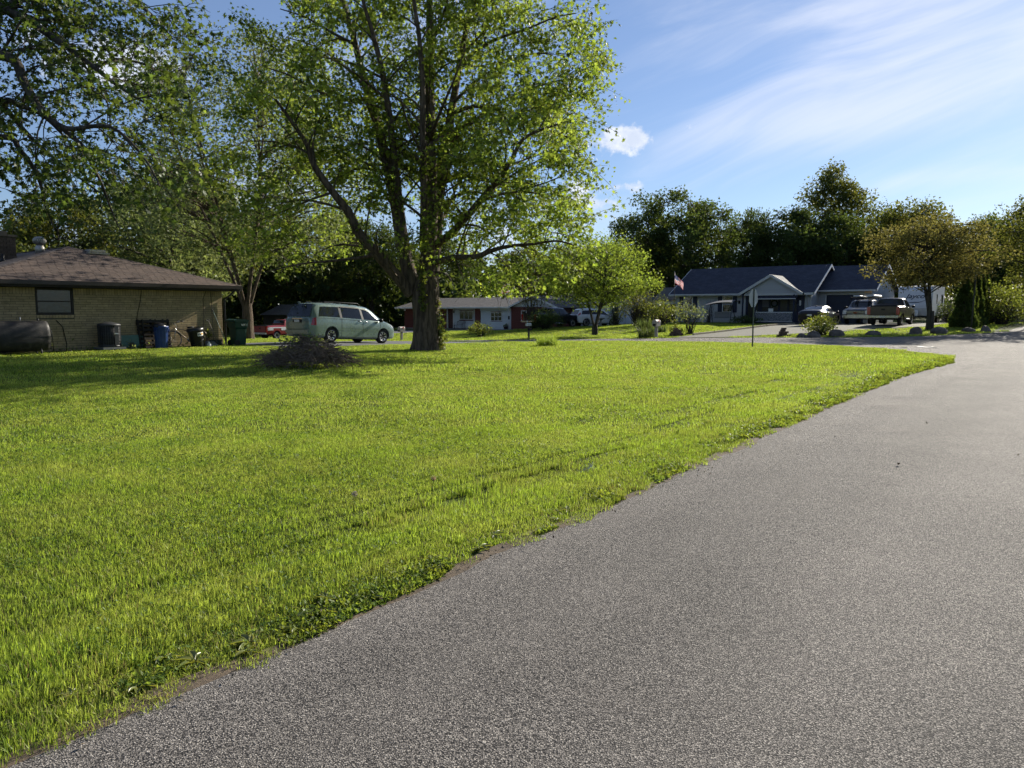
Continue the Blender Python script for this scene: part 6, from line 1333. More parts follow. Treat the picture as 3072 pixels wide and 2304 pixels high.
# standing water in the ditch
WATER = bpy.data.materials.new('ditch_water'); WATER.use_nodes = True
_t = NT(WATER.node_tree); _b = _t.n['Principled BSDF']; _b.inputs['Base Color'].default_value = (.03, .028, .018, 1); _b.inputs['Roughness'].default_value = .04; _b.inputs['Specular IOR Level'].default_value = .6
_t.l.new(_t.add('ShaderNodeBump', i={'Strength': .15, 'Distance': .004, 'Height': _t.noise(None, 30, 3)}).outputs[0], _b.inputs['Normal'])
def build_puddle():
    aa = np.linspace(4.1, 7.0, 40); ww = .05 + .13 * np.sin(np.linspace(0, 1, 40) * math.pi) ** .6 * (.8 + .3 * wob(aa, 4)); c = 4.03 + .03 * wob(aa, 2.2)
    z = gz(aa, c) .min() + .052
    v = []
    for k in range(40):
        for s in (-1, 1): x, y = XY(aa[k], c[k] + s * ww[k]); v.append((x, y, float(base_h(aa[k], c[k])) - .048))
    f = np.array([(2 * k, 2 * k + 2, 2 * k + 3, 2 * k + 1) for k in range(39)])
    o = link('puddle', mesh_np('puddle', v, [f], False, [WATER])); o['kind'] = 'structure'
build_puddle()

# ---------------------------------------------------------------- street furniture and yard things
def stop_sign():
    t = thing('stop_sign', 'stop sign on a thin metal post, seen from behind at the lawn corner', 'sign', W(31.27, 11.28), 0); az = R(135); post = mat('post_green', (.085, .105, .085), .5, .4, var=.25)
    M = Matrix.Rotation(az - R(90), 4, 'Z'); o = [(.381 / math.cos(R(22.5)) * math.cos(R(22.5 + 45 * k)), .381 / math.cos(R(22.5)) * math.sin(R(22.5 + 45 * k))) for k in range(8)]
    MB().prism([(x, 2.12 + y) for x, y in o], .030, .034, M).build('sign_back', mat('sign_aluminium', (.36, .37, .36), .6, .2, var=.15, scale=3), t)
    red = mat('sign_red', (.42, .015, .02), .4); MB().prism([(x, 2.12 + y) for x, y in o], .0345, .037, M).build('sign_rim', WHITE, t); MB().prism([(x * .94, 2.12 + y * .94) for x, y in o], .0375, .039, M).build('sign_face', red, t)
    text('STOP', .30, WHITE, t, M @ Matrix.Translation((0, .040, 2.12)) @ Matrix.Rotation(math.pi, 4, 'Z') @ STAND)
    MB().prism([(-.03, 0), (.03, 0), (.03, 0)], 0, .01)
    p = MB(); p.box((-.022, -.012, -.3), (.022, -.008, 2.5), M).box((-.022, -.008, -.3), (-.018, .022, 2.5), M).box((.018, -.008, -.3), (.022, .022, 2.5), M).box((-.036, .022, -.3), (-.018, .026, 2.5), M).box((.018, .022, -.3), (.036, .026, 2.5), M); p.build('post', post, t)
    for z in (1.85, 2.4): MB().lathe([(.012, 0), (.012, .012)], 6, M @ Matrix.Translation((0, -.012, z)) @ STAND).build('bolt', GALV, t)
    MB().quad(*[M @ Vector(v) for v in ((.17, .029, 1.86), (.22, .029, 1.86), (.22, .029, 1.96), (.17, .029, 1.96))]).build('sticker', WHITE, t)
stop_sign()
def street_sign():
    t = thing('street_name_sign', 'green street name sign on a tall leaning post by the arborvitae', 'sign', W(53.6, 5.65), 0); t.rotation_euler = (0, R(1.5), 0); g = mat('sign_green', (.008, .075, .045), .4)
    MB().tube([(0, 0, -.3), (0, 0, 3.35)], .045, 8).build('post', mat('post_dark', (.05, .048, .035), .7, .2), t); MB().tube([(0, 0, 3.35), (0, 0, 3.5)], .03, 6).build('bracket', GALV, t)
    MB().box((-.40, -.006, 3.5), (.40, .006, 3.68), Matrix.Rotation(R(8), 4, 'Z')).build('name_blade', g, t); MB().box((-.36, -.006, 3.69), (.36, .006, 3.84), Matrix.Rotation(R(72), 4, 'Z')).build('name_blade', g, t)
street_sign()
def mailbox(name, label, a, b, kind):
    t = thing(name, label, 'mailbox', W(a, b), TH + math.pi / 2)
    if kind == 'plastic':
        m = mat('tan_plastic', (.36, .32, .27), .6, var=.1, dirt=((.2, .17, .13), 4, .4)); MB().box((-.085, -.085, -.1), (.085, .085, .72)).build('post', m, t, .015)
        out = [(-.15, .72), (.15, .72), (.16, .95)] + [(.16 * math.cos(R(q)), .98 + .16 * math.sin(R(q))) for q in range(0, 181, 20)] + [(-.16, .95)]
        bx = MB().prism(out, -.27, .29); bx.build('box', m, t, .01); MB().prism([(x * .9, .93 + (z - .93) * .9) for x, z in out[2:-1]], .29, .305).build('door', m, t); MB().box((-.10, .295, .75), (.10, .31, .87)).build('newspaper_slot', BLACK, t); MB().box((-.06, .306, 1.0), (.06, .32, 1.03)).build('handle', m, t)
        MB().box((-.175, -.1, .98), (-.165, .05, 1.12)).build('flag', mat('flag_red', (.4, .03, .03), .5), t)
    else:
        MB().box((-.05, -.05, -.1), (.05, .05, .92)).build('post', mat('weathered_post', (.10, .085, .065), .9, var=.3), t); out = [(-.085, .94), (.085, .94)] + [(.085 * math.cos(R(q)), 1.06 + .085 * math.sin(R(q))) for q in range(0, 181, 20)]
        MB().prism(out, -.22, .26).build('box', mat('mailbox_pale', (.50, .49, .45), .5), t, .004); MB().prism([(x, z) for x, z in out], .262, .272).build('door', GALV, t); MB().box((-.20, -.16, .62), (-.055, .22, .80)).build('newspaper_box', BLACK, t, .01); MB().box((-.1, -.2, .92), (.1, .24, .938)).build('shelf', mat('weathered_post', (.1, .085, .065)), t)
mailbox('mailbox', 'tan plastic mailbox on a thick post in front of the white house', 41.7, 21.15, 'plastic'); mailbox('mailbox', 'tan plastic mailbox at the street beside the big maple trunk', 41.5, 43.8, 'plastic'); mailbox('mailbox', 'pale metal mailbox with black newspaper box on a thin wooden post', 41.6, 31.0, 'metal')
def flag_material():
    m = bpy.data.materials.new('flag_cloth'); m.use_nodes = True; t = NT(m.node_tree); b = t.n['Principled BSDF']; uv = t.add('ShaderNodeSeparateXYZ', i={0: t.add('ShaderNodeUVMap').outputs[0]})
    st = t.m('GREATER_THAN', t.m('FRACT', t.m('MULTIPLY', uv.outputs[1], 6.5)), .5); c = t.mix(st, (.42, .02, .03), (.62, .62, .62))
    can = t.m('MULTIPLY', t.m('LESS_THAN', uv.outputs[0], .4), t.m('GREATER_THAN', uv.outputs[1], .46)); vx = t.m('FRACT', t.m('MULTIPLY', uv.outputs[0], 15)); vy = t.m('FRACT', t.m('MULTIPLY', uv.outputs[1], 9.2))
    d = t.m('ADD', t.m('POWER', t.m('SUBTRACT', vx, .5), 2), t.m('POWER', t.m('SUBTRACT', vy, .5), 2)); star = t.m('LESS_THAN', d, .05); c = t.mix(can, c, t.mix(star, (.02, .03, .12), (.6, .6, .6)))
    t.l.new(c, b.inputs['Base Color']); b.inputs['Roughness'].default_value = .8
    tr = t.add('ShaderNodeBsdfTranslucent', i={'Color': c}); mx = t.add('ShaderNodeMixShader', i={0: .45, 1: b.outputs[0], 2: tr.outputs[0]}); t.l.new(mx.outputs[0], t.n['Material Output'].inputs[0]); return m
FLAG = flag_material()
def flagpole(label, a, b, hgt, mt, fw, fh, ddir, hang):
    t = thing('flagpole', label, 'flagpole', W(a, b), 0); MB().tube([(0, 0, -.2), (0, 0, hgt)], [.035, .025], 10).build('pole', mt, t); MB().lathe([(.005, 0), (.04, .03), (.04, .05), (.005, .08)], 10, Matrix.Translation((0, 0, hgt))).build('finial', GALV, t)
    nx, nz = 18, 10; v = []; uvs = []
    for j in range(nz + 1):
        for i in range(nx + 1):
            u_, q = i / nx, j / nz; x = u_ * fw; dr = hang * x ** 1.2; v.append((ddir * x * .82, .07 * math.sin(u_ * 9 + q * 2) * u_ ** .5 + .05 * math.sin(q * 7), hgt - .15 - fh * (1 - q) * (1 - .12 * u_) - dr)); uvs.append((u_, q))
    f = np.array([(j * (nx + 1) + i, j * (nx + 1) + i + 1, (j + 1) * (nx + 1) + i + 1, (j + 1) * (nx + 1) + i) for j in range(nz) for i in range(nx)]); me = mesh_np('flag', v, [f], True, [FLAG]); ul = me.uv_layers.new(name='UVMap'); ul.data.foreach_set('uv', np.array(uvs, np.float32)[f.ravel()].ravel()); link('flag', me, t)
    return t
p = flagpole('white flagpole with a small drooping flag in front of the ranch house', 57, 44.9, 4.75, WHITE, 1.0, .85, -1, .35); MB().box((-.1, -.1, 1.05), (.06, .06, 1.4)).build('pole_lamp', BLACK, p, .02)
flagpole('thin black flagpole with a waving flag beside the white house', 60.5, 29.0, 4.55, BLACK, .95, .75, 1, .75)
STONE = mat('field_stone', (.10, .085, .072), .9, var=.45, scale=4, bump=.8, bscale=12)
def rock(label, a, b, s, seed):
    r = random.Random(seed); bm = bmesh.new(); bmesh.ops.create_icosphere(bm, subdivisions=3, radius=1); ph = [r.uniform(0, 6) for _ in range(6)]
    for v in bm.verts:
        c = v.co; k = 1 + .18 * math.sin(2.3 * c.x + ph[0]) + .15 * math.sin(3.1 * c.y + ph[1]) + .14 * math.sin(2.7 * c.z + ph[2]) + .05 * math.sin(9 * c.x + ph[3]) * math.sin(8 * c.y + ph[4]); k = min(k, 1.12)
        v.co = Vector((c.x * s[0], c.y * s[1], max(c.z, -.35) * s[2])) * k
    me = bpy.data.meshes.new('boulder'); bm.to_mesh(me); bm.free(); me.materials.append(STONE); o = thing('boulder', label, 'rock', W(a, b, s[2] * .2), r.uniform(0, 6), 'boulders along the far street edge', me)
for k, (lab, a, b, s) in enumerate([('smallest low boulder between the brick stack and the driveway shrub', 43.3, 12.85, (.28, .22, .2)), ('rounded pale boulder just left of the driveway shrub base', 43.7, 12.3, (.40, .3, .28)), ('pointed wedge boulder just right of the driveway shrub', 44.6, 11.2, (.52, .35, .38)), ('boulder standing alone midway between the driveway shrub and bronze tree', 46.6, 9.75, (.42, .34, .36)), ('dark boulder at the street edge left of the bronze tree trunk', 48.1, 7.75, (.48, .35, .34)), ('dark boulder at the street edge right of the bronze tree trunk', 49.1, 6.75, (.46, .36, .32)), ('rough low boulder just left of the street name sign', 51.6, 5.55, (.36, .28, .22)), ('boulder right of the street name sign, last of the row', 52.0, 4.75, (.42, .32, .32))]): rock(lab, a, b, s, k + 3)
OLDB = mat('old_brick', (.085, .055, .042), .95, var=.35, scale=9, island=.3)
def brick_stack(label, a, b, rows, seed):
    t = thing('brick_stack', label, 'brick stack', W(a, b), TH + R(-30)); r = random.Random(seed); T = []
    for z, n in enumerate(rows):
        for k in range(n):
            T.append(TRS(((k - (n - 1) / 2) * .22 + r.gauss(0, .02), r.gauss(0, .03), .05 + z * .105), (.21, .34 - .03 * z, .10), Matrix.Rotation(r.gauss(0, .12), 4, 'Z')))
    pieces(t, 'brick', OLDB, T)
brick_stack('stepped stack of old bricks near the tan mailbox', 43.6, 20.7, [4, 4, 3, 2, 1], 1); brick_stack('crooked stack of old bricks at the gravel drive mouth', 43.7, 13.95, [4, 2, 2, 1, 1], 2)
TIMB = mat('pale_timber', (.42, .36, .24), .85, var=.2, scale=12)
for k in range(6):
    f0, f1 = k / 6, (k + .97) / 6; A0, B0 = 44.4 + 17.8 * f0, 19.9 - .9 * f0; A1, B1 = 44.4 + 17.8 * f1, 19.9 - .9 * f1; p, q = W(A0, B0, .07), W(A1, B1, .07)
    tag(MB().beam(p, q, .12, .14).build('edging_timber', TIMB, None, .008), ['pale edging timber nearest the street along the gravel drive', 'second pale edging timber from the street along the drive', 'third pale edging timber from the street along the drive', 'third pale edging timber from the porch along the drive', 'second pale edging timber from the porch along the drive', 'pale edging timber nearest the porch along the gravel drive'][k], 'timber', 'timbers edging the gravel drive')
for k, (a, b, lab) in enumerate([(36.2, 5.5, 'utility cover painted pale as if sunlit, set in the junction pavement'), (34.9, 6.2, 'dark utility cover nearest the lawn corner in the pavement'), (35.6, 5.2, 'dark utility cover beside the pale cover in the pavement')]):
    t = thing('utility_cover', lab, 'cover', W(a, b, .008), 0, 'utility covers in the junction'); MB().lathe([(.32, 0), (.32, .012), (.26, .012), (.26, .008), (.0, .009)], 24).build('lid', mat('cover_sunlit', (.45, .42, .38), .5) if k == 0 else mat('cover_dark', (.03, .03, .03), .6), t)  # first lid's pale colour stands for white-lit pavement
# brush pile
def brush_pile():
    c = W(12.35, 16.75); t = thing('brush_pile', 'heap of dry grey branches on the lawn in front of the van', 'brush pile', c, 0); t.scale = (.80, .80, .84); r = random.Random(8); wd = Wood(); bk = mat('dead_twig', (.135, .100, .070), .9, var=.6, scale=20, coord='World')
    for k in range(900):
        a = r.uniform(0, 6.283); rr = 1.25 * r.random() ** .6; x, y = 1.2 * rr * math.cos(a), .95 * rr * math.sin(a); top = .88 * max(0, 1 - (rr / 1.5) ** 2) + .04; z = r.uniform(.1, 1) ** .6 * top
        az = math.atan2(y, x) + r.gauss(0, .9) if r.random() < .6 else r.gauss(0, .5) + (math.pi if r.random() < .5 else 0); L = r.uniform(.35, 1.05); el = r.gauss(-.30, .22); d = Vector((math.cos(az) * math.cos(el), math.sin(az) * math.cos(el), math.sin(el))); p = Vector((x, y, z)) - d * L * .5; q = p + d * L; q.z = max(q.z, .02); p.z = max(p.z, .02); r0 = r.choice([.006, .008, .011, .014, .02])
        wd.add(curve_pts(p, q, r.uniform(-.03, .08), .08, 3, r), r0, r0 * .5, 4)
    for k in range(90):
        a = r.uniform(0, 6.283); p = Vector((1.1 * math.cos(a), .85 * math.sin(a), r.uniform(.05, .3))); q = p + Vector((math.cos(a) * r.uniform(.4, 1.0), math.sin(a) * r.uniform(.3, .7), r.uniform(-.1, .35))); q.z = max(q.z, .03); wd.add(curve_pts(p, q, .05, .1, 3, r), .007, .003, 3)
    for x0, y0, x1, y1, z0, z1 in ((.3, -.6, 1.9, -.4, .55, .12), (.5, -.3, 1.75, .1, .5, .35), (-.2, -.7, -1.9, -.5, .35, .05), (-1.2, -.7, .8, -.9, .1, .42)): wd.add(curve_pts((x0, y0, z0), (x1, y1, z1), .05, .06, 4, r), .03, .012, 6)
    o = wd.mb.build('branches', bk, t); o['kind'] = 'stuff'
    lv = [(r.gauss(-.15, .35), r.gauss(0, .25), .80 + abs(r.gauss(0, .13))) for _ in range(130)] + [(r.gauss(0, .8), r.gauss(-.5, .3), r.uniform(.05, .3)) for _ in range(120)]
    link('withered_leaves', leaf_mesh(np.array(lv), .10, LEAF_PALE, MAPLE_T, MAPLE_F, .6, 4, name='withered_leaves'), t)
brush_pile()
# shrubs, irises and tufts
def shrub(name, label, a, b, hgt, rad, mt, n=900, leaf=.09, seed=0, cat='shrub', stemmy=.4, tmpl=OVAL_T, faces=OVAL_F, lowz=.15, dz=0):
    t = thing(name, label, cat, W(a, b, dz), 0); r = random.Random(seed); wd = Wood(); lv = []
    for k in range(max(8, n // 30)):
        aa = r.uniform(0, 6.283); rr = rad * r.random() ** .5; q = Vector((rr * math.cos(aa), rr * math.sin(aa), hgt * (lowz + (1 - lowz) * r.random() ** .7 * math.sqrt(max(.05, 1 - (rr / rad) ** 2 * .75))))); wd.add(curve_pts((r.gauss(0, rad * .08), r.gauss(0, rad * .08), -.05), q, .05, .1, 4, r), .012 + .01 * hgt, .004, 4)
        for _ in range(30): lv.append(tuple(q + Vector((r.gauss(0, rad * .17), r.gauss(0, rad * .17), r.gauss(0, hgt * .09)))))
    wd.mb.build('stem', BARKD, t); lv = np.array(lv); lv[:, 2] = np.maximum(lv[:, 2], .03); link('foliage', leaf_mesh(lv, leaf, mt, tmpl, faces, .1, seed, name='foliage'), t); return t
def blade_clump(name, label, a, b, n, hgt, wid, rad, mt, seed, cat='plant'):
    v, f, _ = blades(n, rad * 2, hgt, wid, lean=1.0, seed=seed, wind=(0, 0)); o = thing(name, label, cat, W(a, b), 0); link('leaves', mesh_np('leaves', v, f, False, [mt]), o); return o
shrub('driveway_shrub', 'rounded green shrub at the gravel drive between boulders', 45.2, 12.3, 1.25, .95, LEAF_SHRUB, 1500, .11, 1)
shrub('round_shrub', 'dense dark rounded shrub in front of the black pickup', 55.2, 39.2, 1.75, 1.6, LEAF_DARK, 2600, .13, 2); shrub('flagpole_shrub', 'small green shrub on the ranch house lawn near the drive', 46.5, 39.6, 1.15, 1.0, LEAF_SHRUB, 1200, .12, 3)
shrub('blossom_shrub', 'small grey-green tree with pale blossoms near the brick stack', 45.6, 20.7, 2.2, 1.0, LEAF_PALE, 560, .10, 4, lowz=.45); shrub('low_shrub', 'low leafy shrub at the foot of the blossom shrub', 44.8, 21.4, .8, .55, LEAF_SHRUB, 500, .09, 5)
shrub('pole_shrub', 'leafy shrub growing around the thin black flagpole', 57.5, 28.6, 2.3, 1.5, LEAF_SHRUB, 1900, .13, 6); shrub('side_shrub', 'tall loose shrub left of the white house by the dark fence', 57.5, 31.0, 3.2, 1.6, LEAF_OLIVE, 2000, .14, 7, lowz=.35); shrub('porch_shrub', 'low dark shrub against the porch of the white house', 62.0, 23.0, .75, 1.2, LEAF_DARK, 1400, .1, 8)
shrub('garden_shrub', 'dark shrub under the left window of the white house', 62.9, 28.8, 1.0, .9, LEAF_DARK, 900, .1, 18)
shrub('corner_shrub', 'tall leafy shrub right of the arborvitae row', 62.6, 4.9, 2.9, 1.9, LEAF_SHRUB, 3600, .15, 9, lowz=.1); shrub('fence_shrub', 'dark bush beside the wooden fence behind the trailer', 70.0, 8.9, 1.9, 1.3, LEAF_DARK, 1500, .13, 10)
shrub('willow_shrub', 'pale columnar shrub against the white garage corner', 61.0, 35.2, 3.6, .85, LEAF_PALE, 1500, .12, 11, lowz=.06); shrub('weed_sprig', 'small leafy weed growing by the brick wall between bins', 15.9, 28.35, .75, .22, LEAF_SHRUB, 90, .07, 12, 'weed', lowz=.5)
shrub('young_tree', 'slender young tree with sparse leaves in front of the ranch garage', 56.4, 41.6, 4.6, 1.3, LEAF_RUST, 1100, .14, 13, 'tree', lowz=.40)
IRIS = leafmat('iris_leaf', (.05, .085, .035), (.14, .2, .05), .35, .4)
blade_clump('iris_clump', 'large clump of dark iris leaves between the fence and tan mailbox', 50, 26.3, 240, 1.0, .05, .55, IRIS, 31); blade_clump('iris_clump', 'iris clump at the street edge left of the tan mailbox', 41.9, 21.95, 170, .85, .045, .45, IRIS, 32); blade_clump('iris_clump', 'iris clump behind the tan mailbox post', 48.5, 24.3, 150, .8, .045, .45, IRIS, 33)
blade_clump('grass_tuft', 'tall unmown tuft of grass at the lawn edge by the street', 26.6, 18.8, 900, .50, .012, .42, GRASS, 34, 'grass'); blade_clump('grass_tuft', 'small dark weedy tuft just right of the maple foot', 27.5, 22.2, 160, .25, .014, .3, GRASS, 35, 'grass')
def house_foot_weeds():
    r = random.Random(6); pts = []
    for _ in range(420): x = r.uniform(-8.9, -3.6) if r.random() < .75 else r.uniform(-3.6, .3); y = -.25 - abs(r.gauss(0, .18)); q = at_house(x, y); pts.append((q.x, q.y, q.z + abs(r.gauss(0, .10)) + .02))
    o = link('weeds', leaf_mesh(np.array(pts), .09, LEAF_PALE, OVAL_T, OVAL_F, .1, 3, name='weeds')); o['kind'] = 'stuff'; o['label'] = 'pale weeds along the foot of the brick wall'
house_foot_weeds()
def plantain():
    lm = leafmat('plantain_leaf', (.13, .17, .045), (.34, .40, .05), .35, .3, .33, 2.0, gloss=.6); r = random.Random(4)
    n = 10; v = []; f = []
    for k in range(n):
        a = 6.283 * k / n + r.gauss(0, .2); L = r.uniform(.07, .14); w_ = L * .15; el = r.uniform(.15, .9); m = 6
        for j in range(m + 1):
            q = j / m; wd_ = w_ * math.sin(math.pi * min(1, q * .92 + .06)) ** .8 * (.25 if q < .12 else 1); rr = L * q * math.cos(el * (1 - .6 * q)); z = .01 + L * (math.sin(el) * q - .55 * q * q)
            for s in (-1, 0, 1): v.append((rr * math.cos(a) - s * wd_ * math.sin(a), rr * math.sin(a) + s * wd_ * math.cos(a), max(z, .004) + (.0 if s else -.012)))
        b0 = k * (m + 1) * 3
        for j in range(m):
            for s in (0, 1): i = b0 + j * 3 + s; f.append((i, i + 1, i + 4, i + 3))
    me = mesh_np('rosette', v, [np.array(f)], True, [lm]); spots = [(1.80, 3.0), (1.88, 3.05), (2.2, 3.12), (2.45, 3.2), (1.62, 3.08), (3.9, 3.2), (5.2, 3.12), (1.82, 2.98), (1.95, 3.10), (2.12, 3.0), (2.32, 3.07), (2.6, 3.02), (2.85, 3.12), (3.1, 3.05), (3.25, 3.18), (3.62, 3.1), (1.35, 3.05), (1.15, 3.2), (4.5, 3.08), (4.75, 3.15), (1.55, 3.22)]
    for k, (a, b) in enumerate(spots):
        o = thing('plantain_weed', 'broad-leaved plantain rosette in the strip of weeds beside the asphalt', 'weed', W(a, b, .012), r.uniform(0, 6), 'plantain weeds along the asphalt edge'); s = r.uniform(.5, .85); q = link('rosette', me, o); o.scale = (s, s, s)
    # creeping clover mat between grass and asphalt
    r2 = np.random.default_rng(5); n = 70000; a = np.r_[r2.uniform(.2, 6, n // 3), r2.uniform(4, 27, n - n // 3)]; e = edge_b(np.clip(a, -8, 27.3)); wd_ = np.interp(a, [0, 4, 8, 27], [.20, .20, .30, .40]); b = e + .0 + np.abs(r2.normal(0, 1, len(a))) * wd_ * .55
    k = (noise2(a, b, .35, 21) > np.interp(a, [0, 4, 8, 14], [.62, .56, .42, .32])) & in_view(a, b, .6); a, b = a[k], b[k]; P = np.stack([a * U[0] + b * V[0], a * U[1] + b * V[1], gz(a, b) + .008 + r2.random(len(a)) * .035 * np.clip((b - edge_b(np.clip(a, -8, 27.3))) * 6, .2, 1)], 1)
    sz = np.interp(np.hypot(a, b), [2, 8, 25], [.022, .035, .075])
    me = leaf_mesh(P, sz, leafmat('clover_leaf', (.085, .14, .028), (.27, .37, .04), .40, .5, .5, 1.5), OVAL_T, OVAL_F, -.05, 6, up=.8, name='clover')
    o = link('clover', me); o['kind'] = 'stuff'; o['label'] = 'low clover and weeds creeping along the asphalt edge'
plantain()
DIRT = mat('edge_dirt', (.105, .078, .052), .95, var=.4, scale=18, bump=1, bscale=60, coord='World')
def dirt_strip():
    aa = np.arange(-1, 27, .05); e = edge_b(aa); v = []
    for k in range(len(aa)):
        w0, w1 = .012 - .055 * noise2(aa[k], 0, .35, 31) - .03 * noise2(aa[k], 5, .09, 33), .05 + .10 * noise2(aa[k], 0, .5, 32)
        for q in (w0, 0, w1): x, y = XY(aa[k], e[k] + q); v.append((x, y, float(base_h(aa[k], e[k])) + (.0065 if q == w0 else .012 if q == 0 else .012 + max(0, float(lawn_micro(aa[k], e[k] + q))))))
    f = np.array([(3 * k + s, 3 * k + 3 + s, 3 * k + 4 + s, 3 * k + 1 + s) for k in range(len(aa) - 1) for s in (0, 1)]); o = link('dirt_edge', mesh_np('dirt_edge', v, [f], True, [DIRT])); o['kind'] = 'structure'
dirt_strip()
for k, (a, b, lab) in enumerate([(4.55, 4.45, 'fluffy white dandelion clock near the ditch water'), (3.75, 4.55, 'smaller dandelion clock left of the ditch water')]):
    t = thing('dandelion', lab, 'dandelion', W(a, b), 0, 'dandelion clocks by the ditch'); MB().tube([(0, 0, 0), (.01, 0, .09), (.015, .005, .15)], .0025, 5).build('stem', IRIS, t); r = random.Random(k); m = MB()
    for _ in range(70): d = Vector((r.gauss(0, 1), r.gauss(0, 1), r.gauss(0, 1))).normalized(); p = Vector((.015, .005, .15)); m.beam(p, p + d * .022, .0012, .0012); m.box(tuple(p + d * .022 - Vector((.002, .002, .002))), tuple(p + d * .022 + Vector((.002, .002, .002))))
    m.build('seed_head', leafmat('seed_fluff', (.5, .48, .42), (.5, .47, .40), .5, .1), t)
def road_litter():
    r = np.random.default_rng(51); a = np.r_[r.uniform(5, 26, 14), r.uniform(1, 8, 160)]; b = np.r_[r.uniform(-1, 2.8, 14), edge_b(r.uniform(1, 8, 160)) - np.abs(r.normal(0, .07, 160))]
    P = np.stack([a * U[0] + b * V[0], a * U[1] + b * V[1], base_h(a, b) + .028], 1); o = link('road_litter', leaf_mesh(P, np.r_[np.full(14, .04), np.full(160, .02)], mat('dead_leaf', (.10, .075, .045), .9, var=.4), OVAL_T, OVAL_F, 0, 6, up=.93, name='road_litter')); o['kind'] = 'stuff'; o['label'] = 'scattered dead leaf bits on the asphalt'
road_litter()
# garden swing, bird bath, bare shrub
def swing():
    base = W(62.2, 25.3); t = thing('garden_swing', 'canopied garden swing seat in front of the white house window', 'swing seat', base, RF); dk = mat('swing_frame', (.03, .03, .035), .5, .4)
    for x in (-1.05, 1.05):
        MB().tube([(x, -.65, 0), (x * .93, 0, 1.75), (x, .65, 0)], .03, 6).build('leg_frame', dk, t)
    MB().tube([(-1.0, 0, 1.75), (1.0, 0, 1.75)], .03, 6).build('top_bar', dk, t); cm = MB()
    for k in range(8): a, b = -1 + k / 4, -1 + (k + 1) / 4; z = lambda q: 2.02 - .10 * q * q + .12 * q; cm.quad((a * 1.25, -.75, z(a) - .18), (b * 1.25, -.75, z(b) - .18), (b * 1.25, .0, z(b)), (a * 1.25, .0, z(a))).quad((a * 1.25, .0, z(a)), (b * 1.25, .0, z(b)), (b * 1.25, .7, z(b) - .15), (a * 1.25, .7, z(a) - .15))
    cm.build('canopy', mat('canopy_grey', (.10, .105, .12), .9), t); sl = mat('swing_seat', (.16, .16, .17), .8)
    for k in range(5): MB().box((-.75, -.28 + k * .11, .48), (.75, -.19 + k * .11, .50)).build('seat_slat', sl, t)
    for k in range(5): MB().beam((-.75, .28 + k * .03, .56 + k * .11), (.75, .28 + k * .03, .56 + k * .11), .02, .08).build('back_slat', sl, t)
    for x in (-.78, .78): MB().tube([(x, -.1, .5), (x, 0, 1.75)], .008, 4).build('chain', GALV, t)
swing()
t = thing('bare_shrub', 'leafless twiggy shrub against the white house wall', 'shrub', W(63.0, 26.8), 0); wd = Wood(); r = random.Random(12)
for k in range(40): aa = r.uniform(0, 6.28); wd.add(curve_pts((r.gauss(0, .06), r.gauss(0, .06), -.05), (math.cos(aa) * r.uniform(.1, .8), math.sin(aa) * r.uniform(.1, .5), r.uniform(.6, 2.3)), .02, .06, 4, r), .014, .004, 4)
wd.mb.build('twigs', BARKD, t)['kind'] = 'stuff'
t = thing('bird_bath', 'grey stone bird bath in front of the white garage door', 'bird bath', W(60.3, 36.4), 0); cs = mat('cast_stone', (.22, .21, .19), .9, var=.25); MB().lathe([(.22, 0), (.2, .06), (.1, .14), (.08, .5), (.12, .62)], 16).build('pedestal', cs, t); MB().lathe([(.12, .62), (.42, .74), (.44, .78), (.40, .78), (.1, .69), (.0, .69)], 22).build('basin', cs, t)
def fence(name, label, a0, b0, a1, b1, hgt, mt, bw=.14):
    p, q = W(a0, b0), W(a1, b1); d = (q - p); L = math.hypot(d.x, d.y); rz = math.atan2(d.y, d.x); t = thing(name, label, 'fence', p, rz); n = int(L / bw); T = []; r = random.Random(int(a0))
    for k in range(n): T.append(TRS(((k + .5) * bw, r.gauss(0, .004), hgt / 2 + r.gauss(0, .012) + d.z * k / n - .05), (bw - .012, .02, hgt)))
    pieces(t, 'fence_board', mt, T); m = MB()
    for z in (.35, hgt - .4): m.beam((0, .05, z), (L, .05, z + d.z), .04, .09)
    m.build('rail', mt, t)
    for k in range(int(L / 2.4) + 1): MB().box((k * 2.4 - .05, .07, -.3), (k * 2.4 + .05, .16, hgt + .02)).build('post', mt, t)
fence('wooden_fence', 'dark wooden board fence between the white garage and white house', 66.2, 36.0, 66.2, 31.2, 1.9, mat('dark_fence', (.035, .03, .027), .9, var=.35, scale=8, island=.35)); fence('wooden_fence', 'weathered grey board fence behind the travel trailer', 78.0, 10.6, 71.0, 6.6, 1.85, mat('grey_fence', (.16, .14, .12), .9, var=.3, scale=8, island=.25)); fence('wooden_fence', 'grey board fence at the far edge behind the corner shrub', 80, 8.0, 88, -2.0, 1.8, mat('grey_fence', (.16, .14, .12)))
